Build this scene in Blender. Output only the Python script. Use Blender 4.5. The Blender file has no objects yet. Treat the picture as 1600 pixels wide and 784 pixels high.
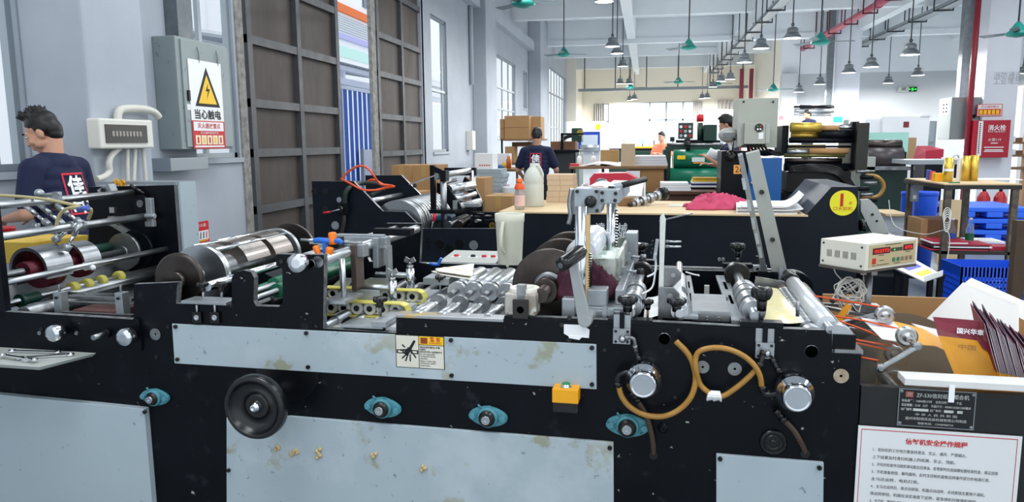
import bpy, bmesh, math, random
from mathutils import Vector, Matrix, Euler
random.seed(7)
V = Vector
S = bpy.context.scene
PI = math.pi
# ---------------------------------------------------------------- camera
FOC, CAM_H = 1165.0, 1.52                      # focal length in pixels of a 1600 wide frame
PITCH, ROLL, YAW = math.atan(169.5 / FOC), math.radians(-.5), math.radians(10.2)
MA = math.radians(-2.3)                        # the machines stand turned by this much in the hall
RC = Matrix.Rotation(YAW, 3, 'Z') @ Matrix.Rotation(PI / 2 - PITCH, 3, 'X') @ Matrix.Rotation(ROLL, 3, 'Z')
RM = Matrix.Rotation(MA, 3, 'Z')
cd = bpy.data.cameras.new('camera'); cam = bpy.data.objects.new('camera', cd); S.collection.objects.link(cam)
cam.matrix_world = Matrix.Translation((0, 0, CAM_H)) @ RC.to_4x4()
cd.sensor_width = 36; cd.lens = FOC / 1600 * 36; cd.clip_start = .05; cd.clip_end = 300
S.camera = cam
# ---------------------------------------------------------------- light
S.view_settings.view_transform = 'Standard'; S.view_settings.look = 'None'
S.view_settings.gamma = 1; S.view_settings.use_curve_mapping = False
S.view_settings.exposure = 0.1
w = bpy.data.worlds.new('sky'); S.world = w; w.use_nodes = True
nt = w.node_tree; bg = nt.nodes['Background']
bg.inputs[0].default_value = (.86, .93, 1, 1); bg.inputs[1].default_value = 1.2     # bright overcast sky
def area(name, loc, size, power, col=(1, .98, .95), rot=(0, 0, 0), shape='RECTANGLE', sy=None):
    l = bpy.data.lights.new(name, 'AREA'); l.energy = power; l.color = col; l.shape = shape; l.size = size
    if sy: l.size_y = sy
    o = bpy.data.objects.new(name, l); S.collection.objects.link(o); o.location = loc; o.rotation_euler = rot
    return o
# broad area lights for unseen lamp rows overhead, the farthest added to brighten the hall
for k, (x, y) in enumerate([(-1.6, 1.0), (2.4, 1.0), (-1.6, 6.0), (2.6, 6.0), (6.5, 3.5), (6.5, 8.5), (-1.6, 11.5), (2.6, 11.5), (7.0, 12.5)]):
    area('lamp_row_fill', (x, y, 4.9), 1.6, 100, (.95, .98, 1), sy=2.6)
# ---------------------------------------------------------------- helpers
def ray(px, py, m=True):
    d = RC @ V(((px - 800) / FOC, -(py - 392) / FOC, -1))
    return RM.transposed() @ d if m else d
def U(px, py, x=None, y=None, z=None, m=True):  # where the ray of a photo point meets a plane of the place
    d = ray(px, py, m); o = V((0, 0, CAM_H))
    t = x / d.x if x is not None else y / d.y if y is not None else (z - CAM_H) / d.z
    return o + d * t
def B(px, py, **k): return U(px, py, m=False, **k)
def pxs(n, y): return n * y / FOC               # n pixels at depth y, in metres
def lin(h):
    h = h.lstrip('#'); r = []
    for i in (0, 2, 4):
        c = int(h[i:i + 2], 16) / 255
        r.append(c / 12.92 if c <= .04045 else ((c + .055) / 1.055) ** 2.4)
    return (*r, 1)
MATS = {}
def mat(name, col, rough=.5, metal=0, var=0, vs=6, col2=None, stain=None, bump=0, bs=40, trans=0, ior=1.45, alpha=1, emit=0, spec=.5, stretch=None, coat=0):
    if name in MATS: return MATS[name]
    m = bpy.data.materials.new(name); m.use_nodes = True; t = m.node_tree; n = t.nodes; b = n['Principled BSDF']
    c = lin(col) if isinstance(col, str) else col
    b.inputs['Base Color'].default_value = c; b.inputs['Roughness'].default_value = rough; b.inputs['Metallic'].default_value = metal
    b.inputs['Transmission Weight'].default_value = trans; b.inputs['IOR'].default_value = ior; b.inputs['Alpha'].default_value = alpha
    b.inputs['Specular IOR Level'].default_value = spec; b.inputs['Coat Weight'].default_value = coat
    if emit: b.inputs['Emission Color'].default_value = c; b.inputs['Emission Strength'].default_value = emit
    tc = n.new('ShaderNodeTexCoord'); src = tc.outputs['Object']
    if stretch:
        mp = n.new('ShaderNodeMapping'); mp.inputs['Scale'].default_value = stretch; t.links.new(src, mp.inputs[0]); src = mp.outputs[0]
    last = None
    def noise(scale, det=4, r=.6):
        x = n.new('ShaderNodeTexNoise'); x.inputs['Scale'].default_value = scale; x.inputs['Detail'].default_value = det; x.inputs['Roughness'].default_value = r
        t.links.new(src, x.inputs['Vector']); return x
    if var:
        x = noise(vs); mx = n.new('ShaderNodeMix'); mx.data_type = 'RGBA'
        mr = n.new('ShaderNodeMapRange'); mr.inputs[1].default_value = .3; mr.inputs[2].default_value = .7; mr.inputs[4].default_value = var
        t.links.new(x.outputs['Fac'], mr.inputs[0]); t.links.new(mr.outputs[0], mx.inputs['Factor'])
        mx.inputs['A'].default_value = c
        mx.inputs['B'].default_value = (lin(col2) if isinstance(col2, str) else col2) if col2 else tuple(v * .45 for v in c[:3]) + (1,)
        last = mx.outputs['Result']
        rr = n.new('ShaderNodeMapRange'); rr.inputs[3].default_value = max(0, rough - .12); rr.inputs[4].default_value = min(1, rough + .15)
        t.links.new(x.outputs['Fac'], rr.inputs[0]); t.links.new(rr.outputs[0], b.inputs['Roughness'])
    for st in (stain or []):                     # colour, scale, threshold, softness, amount
        sc_, s_, th, so, am = st; x = noise(s_, 5, .62); mx = n.new('ShaderNodeMix'); mx.data_type = 'RGBA'
        mr = n.new('ShaderNodeMapRange'); mr.inputs[1].default_value = th; mr.inputs[2].default_value = th + so; mr.inputs[4].default_value = am
        t.links.new(x.outputs['Fac'], mr.inputs[0]); t.links.new(mr.outputs[0], mx.inputs['Factor'])
        if last: t.links.new(last, mx.inputs['A'])
        else: mx.inputs['A'].default_value = c
        mx.inputs['B'].default_value = lin(sc_); last = mx.outputs['Result']
    if last: t.links.new(last, b.inputs['Base Color'])
    if bump:
        x = noise(bs, 3); bp = n.new('ShaderNodeBump'); bp.inputs['Strength'].default_value = bump; bp.inputs['Distance'].default_value = .01
        t.links.new(x.outputs['Fac'], bp.inputs['Height']); t.links.new(bp.outputs[0], b.inputs['Normal'])
    MATS[name] = m; return m
ORG = {}
class MB:
    """collects shapes into ONE mesh"""
    def __init__(s): s.bm = bmesh.new(); s.m = []
    def mi(s, m):
        if m not in s.m: s.m.append(m)
        return s.m.index(m)
    def face(s, vs, m, smooth=False):
        try: f = s.bm.faces.new(vs)
        except ValueError: return None
        f.material_index = s.mi(m); f.smooth = smooth; return f
    def hexa(s, p, m):
        v = [s.bm.verts.new(q) for q in p]
        for q in ((0, 3, 2, 1), (4, 5, 6, 7), (0, 1, 5, 4), (1, 2, 6, 5), (2, 3, 7, 6), (3, 0, 4, 7)): s.face([v[i] for i in q], m)
        return s
    def box(s, x0, x1, y0, y1, z0, z1, m):
        return s.hexa([(x0, y0, z0), (x1, y0, z0), (x1, y1, z0), (x0, y1, z0), (x0, y0, z1), (x1, y0, z1), (x1, y1, z1), (x0, y1, z1)], m)
    def boxc(s, c, size, m, rot=(0, 0, 0)):      # box about its centre, turned
        R = Euler(rot).to_matrix() if not isinstance(rot, Matrix) else rot
        h = V(size) / 2; c = V(c)
        return s.hexa([c + R @ V((sx * h.x, sy * h.y, sz * h.z)) for sx, sy, sz in ((-1, -1, -1), (1, -1, -1), (1, 1, -1), (-1, 1, -1), (-1, -1, 1), (1, -1, 1), (1, 1, 1), (-1, 1, 1))], m)
    def bar(s, a, b, w, t, m, side=(0, 0, 1)):   # flat bar from a to b
        a, b = V(a), V(b); d = (b - a).normalized(); n = d.cross(V(side))
        if n.length < 1e-4: n = d.cross(V((1, 0, 0)))
        n.normalize(); k = n.cross(d)
        p = [a - n * w / 2 - k * t / 2, a + n * w / 2 - k * t / 2, a + n * w / 2 + k * t / 2, a - n * w / 2 + k * t / 2]
        return s.hexa(p + [q + (b - a) for q in p], m)
    def lathe(s, o, axis, prof, m, seg=24, smooth=True, cap=True, sharp=()):   # prof: (radius, height along axis)
        o = V(o); ax = V(axis).normalized(); u = ax.orthogonal().normalized(); v = ax.cross(u); rings = []
        for r, h in prof:
            if r < 1e-6: rings.append([s.bm.verts.new(o + ax * h)])
            else: rings.append([s.bm.verts.new(o + ax * h + (u * math.cos(2 * PI * i / seg) + v * math.sin(2 * PI * i / seg)) * r) for i in range(seg)])
        for k in range(len(rings) - 1):
            a, b = rings[k], rings[k + 1]
            mm = m[k] if isinstance(m, (list, tuple)) else m
            sm = smooth and abs(prof[k][1] - prof[k + 1][1]) > 1e-6
            for i in range(seg):
                j = (i + 1) % seg
                if len(a) == 1 and len(b) == 1: break
                if len(a) == 1: s.face([a[0], b[j], b[i]][::-1], mm, sm)
                elif len(b) == 1: s.face([a[i], a[j], b[0]], mm, sm)
                else: s.face([a[i], a[j], b[j], b[i]], mm, sm)
        if cap:
            m0, m1 = (m[0], m[-1]) if isinstance(m, (list, tuple)) else (m, m)
            if len(rings[0]) > 1: s.face(rings[0][::-1], m0)
            if len(rings[-1]) > 1: s.face(rings[-1], m1)
        return s
    def cyl(s, a, b, r, m, r2=None, seg=18):
        a, b = V(a), V(b); return s.lathe(a, b - a, [(r, 0), (r if r2 is None else r2, (b - a).length)], m, seg)
    def tube(s, pts, r, m, seg=8, sub=5, closed=False, flat=1):
        pts = [V(p) for p in pts]; P = []
        if sub > 1 and len(pts) > 2:
            n = len(pts)
            for i in range(n - 1):
                p0, p1, p2, p3 = pts[max(i - 1, 0)], pts[i], pts[i + 1], pts[min(i + 2, n - 1)]
                for k in range(sub):
                    t = k / sub
                    P.append(.5 * ((2 * p1) + (p2 - p0) * t + (2 * p0 - 5 * p1 + 4 * p2 - p3) * t * t + (3 * p1 - p0 - 3 * p2 + p3) * t ** 3))
            P.append(pts[-1])
        else: P = pts
        prev = None; rings = []
        for i, p in enumerate(P):
            d = (P[min(i + 1, len(P) - 1)] - P[max(i - 1, 0)])
            if d.length < 1e-9: d = V((0, 0, 1))
            d.normalize()
            if prev is None: u = d.orthogonal().normalized()
            else:
                u = prev - d * prev.dot(d)
                u = u.normalized() if u.length > 1e-6 else d.orthogonal().normalized()
            prev = u; v = d.cross(u); rr = r(i / max(1, len(P) - 1)) if callable(r) else r
            rings.append([s.bm.verts.new(p + (u * math.cos(2 * PI * k / seg) + v * math.sin(2 * PI * k / seg) * flat) * rr) for k in range(seg)])
        for a, b in zip(rings, rings[1:]):
            for k in range(seg): s.face([a[k], a[(k + 1) % seg], b[(k + 1) % seg], b[k]], m, True)
        s.face(rings[0][::-1], m); s.face(rings[-1], m); return s
    def prism(s, pts, d, m, mside=None):         # 3-D polygon pushed along the vector d
        a = [s.bm.verts.new(p) for p in pts]; b = [s.bm.verts.new(V(p) + V(d)) for p in pts]; n = len(a)
        s.face(a, m); s.face(b[::-1], m)
        for i in range(n): s.face([a[i], b[i], b[(i + 1) % n], a[(i + 1) % n]], mside or m)
        return s
    def plate(s, pxy, y0, y1, m, mside=None):    # outline as photo points on the plane y0 of the machine frame, pushed back to y1
        return s.prism([U(a, b, y=y0) if not isinstance(a, V) else a for a, b in pxy], (0, y1 - y0, 0), m, mside)
    def grid(s, f, nu, nv, m, thick=0, smooth=True, closeu=False):
        g = [[s.bm.verts.new(f(i / nu, j / nv)) for j in range(nv + 1)] for i in range(nu + 1)]
        fs = []
        for i in range(nu):
            for j in range(nv):
                q = s.face([g[i][j], g[i + 1][j], g[i + 1][j + 1], g[i][j + 1]], m, smooth); fs.append(q)
        if thick:
            h = [[s.bm.verts.new(v.co - V((0, 0, thick))) for v in r] for r in g]
            for i in range(nu):
                for j in range(nv): s.face([h[i][j], h[i][j + 1], h[i + 1][j + 1], h[i + 1][j]], m, smooth)
            for i in range(nu):
                for j in (0, nv): s.face([g[i][j], g[i + 1][j], h[i + 1][j], h[i][j]], m)
            for j in range(nv):
                for i in (0, nu): s.face([g[i][j], g[i][j + 1], h[i][j + 1], h[i][j]], m)
        return s
    def ball(s, c, r, m, seg=16, rings=10, rot=None):
        r = V((r, r, r)) if not hasattr(r, '__len__') else V(r); R = Euler(rot).to_matrix() if rot else Matrix.Identity(3); c = V(c)
        vs = [[s.bm.verts.new(c + R @ V((r.x * math.sin(PI * j / rings) * math.cos(2 * PI * i / seg), r.y * math.sin(PI * j / rings) * math.sin(2 * PI * i / seg), r.z * math.cos(PI * j / rings)))) for i in range(seg)] for j in range(1, rings)]
        t = s.bm.verts.new(c + R @ V((0, 0, r.z))); b = s.bm.verts.new(c - R @ V((0, 0, r.z)))
        for i in range(seg):
            j = (i + 1) % seg
            s.face([t, vs[0][i], vs[0][j]], m, True); s.face([b, vs[-1][j], vs[-1][i]], m, True)
            for k in range(rings - 2): s.face([vs[k][i], vs[k + 1][i], vs[k + 1][j], vs[k][j]], m, True)
        return s
    def text(s, body, o, right, up, size, m, width=None, align='CENTER', lift=.0008, bold=0, space=1):
        c = bpy.data.curves.new('lettering', 'FONT'); c.body = body; c.size = 1; c.resolution_u = 2; c.offset = bold; c.space_character = space
        ob = bpy.data.objects.new('lettering', c); me = bpy.data.meshes.new_from_object(ob)
        o, R, Up = V(o), V(right).normalized(), V(up).normalized(); N = R.cross(Up)
        if len(me.vertices):
            xs = [v.co.x for v in me.vertices]; ys = [v.co.y for v in me.vertices]; x0, x1 = min(xs), max(xs); y0, y1 = min(ys), max(ys)
            k = size; kx = width / (x1 - x0) if width else k
            ox = (x0 + x1) / 2 if align == 'CENTER' else x0
            nv = [s.bm.verts.new(o + R * (v.co.x - ox) * kx + Up * (v.co.y - (y0 + y1) / 2) * k + N * lift) for v in me.vertices]
            for p in me.polygons: s.face([nv[i] for i in p.vertices], m)
        bpy.data.meshes.remove(me); bpy.data.objects.remove(ob); bpy.data.curves.remove(c); return s
    def build(s, name, parent=None, label=None, cat=None, group=None, kind=None, loc=None, frame='M', bev=0, bseg=2, fix=True, mods=()):
        if fix: bmesh.ops.recalc_face_normals(s.bm, faces=s.bm.faces[:])
        if parent is not None:
            r = parent
            while r.parent: r = r.parent
            org = ORG[r.name]
        else:
            if loc is None:
                vs = [v.co for v in s.bm.verts]; mn = [min(v[i] for v in vs) for i in range(3)]; mx = [max(v[i] for v in vs) for i in range(3)]
                loc = ((mn[0] + mx[0]) / 2, (mn[1] + mx[1]) / 2, mn[2])
            org = V(loc)
        for v in s.bm.verts: v.co -= org
        me = bpy.data.meshes.new(name); s.bm.to_mesh(me); s.bm.free()
        for m in s.m: me.materials.append(m)
        o = bpy.data.objects.new(name, me); S.collection.objects.link(o)
        if parent is not None: o.parent = parent
        else:
            ORG[o.name] = org
            if frame == 'M': o.location = RM @ org; o.rotation_euler.z = MA
            else: o.location = org
        tag(o, label, cat, group, kind)
        if bev:
            b = o.modifiers.new('bevel', 'BEVEL'); b.width = bev; b.segments = bseg; b.limit_method = 'ANGLE'; b.angle_limit = math.radians(40)
        for f in mods: f(o)
        return o
def tag(o, label=None, cat=None, group=None, kind=None):
    for k, v in (('label', label), ('category', cat), ('group', group), ('kind', kind)):
        if v: o[k] = v
    return o
def thing(name, label, cat, loc, group=None, frame='M', kind=None):
    o = bpy.data.objects.new(name, None); S.collection.objects.link(o); o.empty_display_size = .1
    loc = V(loc); ORG[o.name] = loc
    if frame == 'M': o.location = RM @ loc; o.rotation_euler.z = MA
    else: o.location = loc
    return tag(o, label, cat, group, kind)
KIDS = {}
def dup(o, loc, label=None, group=None, frame='M', rz=0, scale=None):   # a copy of a thing with copies of its parts and sub-parts
    def cp(a, par):
        c = a.copy(); S.collection.objects.link(c)
        if par is not None: c.parent = par; c.matrix_parent_inverse = Matrix.Identity(4)
        for ch in list(a.children): cp(ch, c)
        return c
    c = cp(o, None); loc = V(loc); ORG[c.name] = loc
    c.location = RM @ loc if frame == 'M' else loc
    c.rotation_euler.z = (MA if frame == 'M' else 0) + rz
    if scale: c.scale = (scale,) * 3 if not hasattr(scale, '__len__') else scale
    if label: c['label'] = label
    if group: c['group'] = group
    return c
def struct(mb, name, frame='B', bev=0, parent=None):
    return mb.build(name, parent, kind=None if parent else 'structure', frame=frame, loc=None if parent else (0, 0, 0), bev=bev)
X1, Y1, Z1 = V((1, 0, 0)), V((0, 1, 0)), V((0, 0, 1))
# ---------------------------------------------------------------- materials
WALL = mat('wall_paint', '#aeb5be', .8, var=.45, vs=1.3, col2='#959da8', stain=[('#8d8f90', 3.5, .68, .06, .35)], bump=.12, bs=25)
WALLC = mat('wall_cream', '#ece6d8', .85, var=.2, vs=.6, col2='#dcd6c8')
WALLG = mat('wall_grey', '#b9bdc0', .85, var=.25, vs=.4, col2='#a9adb0')
CEIL = mat('ceiling_paint', '#dfe4e8', .85, var=.35, vs=.6, col2='#c8ced4')
FLOOR = mat('floor_paint', '#868e93', .35, var=.5, vs=.7, col2='#767d82', stain=[('#5c6062', 3, .62, .1, .4)])
BLACK = mat('black_paint', '#05080e', .34, var=.55, vs=5, col2='#0c1119', spec=.2, stain=[('#b9bdb8', 30, .7, .01, .7), ('#2b3036', 9, .6, .1, .5)])
BLACKC = mat('clean_black_paint', '#080c12', .35, var=.5, vs=3, col2='#10161e', spec=.2)
NAVY = mat('dark_machine_paint', '#0a111b', .4, var=.4, vs=4, col2='#111a27', spec=.3, stain=[('#9aa0a4', 40, .72, .01, .6)])
RUB = mat('black_rubber', '#0c0c0d', .45)
KNOB = mat('black_plastic', '#0b0b0c', .22, spec=.6)
STEEL = mat('bright_steel', '#c4c8cb', .33, 1, var=.5, vs=9, col2='#8f9498')
STEELD = mat('worn_steel', '#a3a6a8', .38, 1, var=.7, vs=12, col2='#5d5f60')
CHROME = mat('chrome', '#dfe2e5', .16, 1)
ALU = mat('aluminium_casting', '#aeb4b8', .45, .85, var=.5, vs=14, col2='#80868a', stain=[('#e8eae6', 30, .66, .04, .6)])
DISC = mat('dark_steel_disc', '#5b5450', .36, 1, var=.6, vs=8, col2='#2e2b2a')
PANEL = mat('grey_blue_panel', '#a8b6bd', .42, var=.45, vs=3.2, col2='#9aa9b0', stain=[('#8b8552', 5, .585, .05, .6), ('#5f6a70', 30, .655, .02, .6), ('#c9d2d6', 2.3, .52, .12, .35)])
PANELC = mat('clean_grey_blue_panel', '#a9b7be', .42, var=.4, vs=2.2, col2='#9cabb3', stain=[('#56606a', 26, .665, .02, .55)])
TEAL = mat('teal_paint', '#4f8f9c', .4, var=.5, vs=20, col2='#3a6f7c', stain=[('#1d2b30', 25, .62, .05, .7)])
GLUE = mat('dried_glue', '#d8dad6', .55, var=.4, vs=30, col2='#b3b7b4', bump=.3)
WHITE = mat('white_paper', '#eef0f1', .7)
CARD = mat('cardboard', '#b08a5e', .8, var=.4, vs=5, col2='#9c774e')
CARDP = mat('kraft_paper', '#cdb698', .8, var=.3, vs=8, col2='#bfa483')
TAPE = mat('packing_tape', '#b8955c', .25)
GREY = mat('grey_enamel', '#aeb2ad', .45, var=.4, vs=4, col2='#9da29d')
GLASS = mat('window_glass', (1, 1, 1, 1), .02, trans=1, ior=1.02, alpha=.35)
FRAME = mat('aluminium_frame', '#9aa3aa', .4, .6)
HOLE_SHADE = mat('hole_shade', '#020303', 1, spec=0)  # near-black that paints the shade inside holes, slots and vents
# ---------------------------------------------------------------- the hall
W = 4.2; FAR = 44.0; SLAB = 6.0; BM = 5.3
m = MB(); m.box(-W - .3, 20, -1, FAR + .3, -.1, 0, FLOOR); struct(m, 'floor')
YEL = mat('yellow_floor_paint', '#b9a75e', .5, var=.5, vs=9, col2='#98946f')
m = MB(); m.box(5.5, 11.5, 10.9, 11.02, 0, .003, YEL); m.box(6.1, 6.22, 11.02, 15, 0, .003, YEL); struct(m, 'trim_1')
m = MB(); m.box(-W - .3, 20, -1, FAR + .3, SLAB, SLAB + .15, CEIL); struct(m, 'ceiling')
def wall_x(name, x0, x1, y0, y1, holes, M, z1=SLAB):   # wall along y with rectangular holes (ya, yb, za, zb)
    m = MB(); ys = sorted({y0, y1, *[h[0] for h in holes], *[h[1] for h in holes]})
    for a, b in zip(ys, ys[1:]):
        hs = sorted([h for h in holes if h[0] <= a and h[1] >= b], key=lambda h: h[2]); z = 0
        for h in hs:
            if h[2] > z: m.box(x0, x1, a, b, z, h[2], M)
            z = h[3]
        if z < z1: m.box(x0, x1, a, b, z, z1, M)
    bmesh.ops.remove_doubles(m.bm, verts=m.bm.verts[:], dist=1e-5)
    return struct(m, name)
def wy(px): return B(px, 225, x=-W).y
def wz(px, py): return B(px, py, x=-W).z
SILL1, SILL2 = wz(20, 268), wz(340, 247)
XPIL = B(145, 225, y=wy(46)).x
win = [(wy(44) - 1.6, wy(44), SILL1, 4.4), (wy(306), wy(374), SILL2, 4.4), (wy(677), wy(701), wz(690, 237), wz(678, 24)), (wy(767), wy(806), wz(780, 215), wz(768, 80)),
       (wy(818), wy(824), wz(820, 170), wz(820, 112)), (wy(858), wy(883), .9, wz(860, 105)), (wy(902.5), wy(907), 1.0, 4.2)]
door = (wy(381), wy(662), 0, 5.6)
wall_x('wall_left', -W - .12, -W, -1, FAR, win + [door], WALL)
# windows: frame with mullions, panes
def window_x(n, ya, yb, za, zb, cols, rows, fr=.05):
    m = MB(); x0, x1 = -W - .09, -W - .03
    m.box(x0, x1, ya, ya + fr, za, zb, FRAME).box(x0, x1, yb - fr, yb, za, zb, FRAME).box(x0, x1, ya, yb, za, za + fr, FRAME).box(x0, x1, ya, yb, zb - fr, zb, FRAME)
    for c in cols: m.box(x0 + .01, x1 - .01, ya + (yb - ya) * c - fr / 2, ya + (yb - ya) * c + fr / 2, za, zb, FRAME)
    for r in rows: m.box(x0, x1, ya, yb, za + (zb - za) * r - fr / 2, za + (zb - za) * r + fr / 2, FRAME)
    o = struct(m, 'window_%d' % n)
    g = MB(); g.box(-W - .065, -W - .06, ya + fr * .5, yb - fr * .5, za + fr * .5, zb - fr * .5, GLASS); struct(g, 'pane', parent=o)
    s = MB(); s.box(-W - .03, -W + .03, ya - .03, yb + .03, za - .05, za, WALL); struct(s, 'window_sill', parent=o)
ORGB = V((0, 0, 0))
window_x(1, *win[0], (.38, .86), (.62,))
window_x(2, *win[1], (.33,), (.62,))
window_x(3, *win[2], (.8,), (.46,))
window_x(4, *win[3], (.25, .5, .75), (.36, .62))
window_x(5, *win[4], (.5,), ())
window_x(6, *win[5], (.17, .34, .5, .67, .84), (.33, .72))
window_x(7, *win[6], (.5,), (.5,))
# pillars on the left wall and in the hall
m = MB(); m.box(-W, XPIL, wy(46), B(237, 225, x=XPIL).y, 0, SLAB, WALL); struct(m, 'wall_pilaster', bev=.02)
m = MB(); m.box(-W, -W + .35, wy(740), wy(757), 0, SLAB, WALL); struct(m, 'wall_pilaster', bev=.02)
m = MB(); m.box(-W, -W + .45, wy(826), wy(838), 0, SLAB, WALL); struct(m, 'wall_pilaster', bev=.02)
m = MB(); m.box(-W, -W + .5, wy(885), wy(899), 0, SLAB, WALLC); struct(m, 'wall_pilaster')
m = MB(); m.box(-W, -W + .22, 13.9, wy(826), 4.72, 5.05, WALL); struct(m, 'wall_beam')
PILL = mat('pillar_paint', '#d9dce4', .7, var=.3, vs=1.5, col2='#c9ccd6')
PX0, PX1 = B(1531, 225, y=16.3).x, B(1583, 225, y=16.3).x; PYB = B(1503, 225, x=PX0).y
m = MB(); m.box(PX0, PX1, 16.3, PYB, 0, SLAB, PILL)
T1 = mat('faded_lettering', '#9a9ca2', .8)
m.text('消防通道', ((PX0 + PX1) / 2 + .1, 16.299, B(1550, 118, y=16.3).z), X1, Z1, .14, T1, width=.5); m.text('工业堆放', ((PX0 + PX1) / 2 + .1, 16.299, B(1550, 127, y=16.3).z), X1, Z1, .14, T1, width=.5)
struct(m, 'pillar', bev=.015)
m = MB(); m.box(B(1299, 225, y=28.4).x, B(1338, 225, y=28.4).x, 28.4, 29.4, 0, SLAB, PILL); struct(m, 'pillar', bev=.02)
# far wall with the big window, curtains hang before it
XW = B(1216, 225, y=32).x
fw = lambda px, py: B(px, py, y=FAR)
wins = [(fw(990, 0).x, fw(1096, 0).x, fw(0, 240).z, fw(1040, 159).z), (fw(931, 0).x, fw(953, 0).x, 1.0, fw(940, 162).z)]
m = MB(); xs = [-W, wins[1][0], wins[1][1], wins[0][0], wins[0][1], XW + .15]
for a, b, h in zip(xs, xs[1:], (None, wins[1], None, wins[0], None)):
    if h: m.box(a, b, FAR, FAR + .25, 0, h[2], WALLC).box(a, b, FAR, FAR + .25, h[3], SLAB, WALLC)
    else: m.box(a, b, FAR, FAR + .25, 0, SLAB, WALLC)
bmesh.ops.remove_doubles(m.bm, verts=m.bm.verts[:], dist=1e-5)
struct(m, 'wall_far')
for n, (h, cols) in enumerate(zip(wins, ((.27, .52, .77), (.5,)))):
    m = MB(); f = .09
    for c in (0, *cols, 1): m.box(h[0] + (h[1] - h[0]) * c - f / 2, h[0] + (h[1] - h[0]) * c + f / 2, FAR + .05, FAR + .13, h[2], h[3], FRAME)
    for r in (0, .62, 1): m.box(h[0], h[1], FAR + .05, FAR + .13, h[2] + (h[3] - h[2]) * r - f / 2, h[2] + (h[3] - h[2]) * r + f / 2, FRAME)
    o = struct(m, 'window_%d' % (8 + n))
    g = MB(); g.box(h[0], h[1], FAR + .08, FAR + .09, h[2], h[3], GLASS); struct(g, 'pane', parent=o)
m = MB(); m.box(XW, XW + .15, 32.21, FAR, 0, SLAB, WALLC); struct(m, 'wall_side')
m = MB(); m.box(XW, 22, 32, 32.2, 0, B(1400, 112, y=32).z, WALLG).box(XW, 22, 32, 32.2, B(1400, 112, y=32).z, SLAB, CEIL)
m.box(XW - .01, B(1242, 225, y=31.6).x, 31.6, 32, 0, B(1230, 115, y=31.6).z, WALLG)
struct(m, 'wall_right')
# beams
for y in (7.4, 12.9, 18.4, 23.9, 29.0, 34.8, 40.4):
    m = MB(); m.box(-W, 20, y - .15, y + .15, BM, SLAB, CEIL); struct(m, 'ceiling_beam')
XB3 = B(1300, 70, z=BM).x
for x in (B(985, 50, z=BM).x, B(1120, 92, z=BM).x, XB3, XB3 + 4.3, XB3 + 8.5):
    m = MB(); m.box(x - .15, x + .15, -1, FAR if x < 5 else 32, BM - .03, SLAB, CEIL); struct(m, 'ceiling_beam')
for y in (18.4, 29.0):                               # deep girder between the pillars
    m = MB(); m.box(-W, 20, y - .2, y + .2, BM - .18, BM + .001, CEIL); struct(m, 'ceiling_girder')
# the sliding steel doors
DRUST = mat('door_sheet', '#4a413c', .6, var=.6, vs=2.5, col2='#332e2d', stain=[('#6d5a4a', 5, .6, .12, .5)], stretch=(1, 1, .35))
DFR = mat('door_frame_steel', '#4d5054', .5, var=.5, vs=6, col2='#3a3d41')
JAMB = mat('chipped_jamb', '#9b9a96', .7, var=.8, vs=12, col2='#5d5a56')
for n, (a, b) in enumerate(((392, 535), (592, 660))):
    ya, yb = B(a, 225, x=-W - .03).y, B((533, 663)[n], 225, x=-W - .03).y
    m = MB(); x = -W - .05; m.box(x - .03, x - .01, ya, yb, .03, 5.5, DRUST); f = .1
    for c in (0, .5, 1):
        yc = ya + f / 2 + (yb - ya - f) * c; m.box(x - .012, x + .05, yc - f / 2, yc + f / 2, .03, 5.5, DFR)
    zs = [wz(a + 8, q) for q in (63, 161, 239, 329)] if n == 0 else [wz(604, q) for q in (-15, 58, 117, 182, 240)]
    dz = abs(zs[1] - zs[0])
    zs = sorted(zs + [zs[-1] - dz, zs[-1] - 2 * dz, zs[0] + dz, zs[0] + 2 * dz, .08, 5.45])
    for z in zs:
        if .05 < z < 5.47: m.box(x - .012, x + .045, ya, yb, z - .045, z + .045, DFR)
    struct(m, 'door_%d' % (n + 1))
m = MB(); m.box(-W - .12, -W + .02, wy(377), wy(388), 0, 5.6, JAMB); struct(m, 'trim_2', bev=.01)
m = MB(); m.box(-W - .05, -W + .01, wy(585), wy(592), 0, 5.6, JAMB); struct(m, 'trim_3', bev=.01)
# ---------------------------------------------------------------- the long envelope machine in front
F0, R0 = 2.5, 3.58                                   # front faces of its two side plates (depth)
DK = U(1000, 503, y=F0).z
MC = thing('envelope_machine', 'long black and grey-blue envelope making machine with handwheel filling the front', 'machine', (-.9, 3.05, 0))
def Pm(name, mb, label=None, parent=None, bev=0, kind=None): return mb.build(name, parent or MC, label, bev=bev, kind=kind)
out = [(-120, 478), (209, 499), (209, 444), (277, 441), (275, 474), (362, 479), (362, 434), (367, 425), (380, 422), (392, 425), (397, 434), (396, 470), (400, 478), (436, 479), (442, 472), (441, 420), (431, 414), (432, 397),
       (506, 398), (505, 513), (619, 520), (619, 496), (787, 503), (788, 493), (1030, 503), (1181, 511), (1181, 533), (1208, 534), (1208, 513), (1300, 516), (1300, 551), (1346, 552)]
pts = [U(a, b, y=F0) for a, b in out]
BR = U(1344, 640, y=F0).x; LX = -3.35
pts[0] = V((LX, F0, pts[0].z))
poly = pts + [V((BR, F0, .03)), V((LX, F0, .03))]
m = MB(); m.prism(poly, (0, .03, 0), BLACK, mat('chipped_edge', '#8d9193', .5, .3, var=.9, vs=25, col2='#22262b')); Pm('front_side_plate', m)
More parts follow.
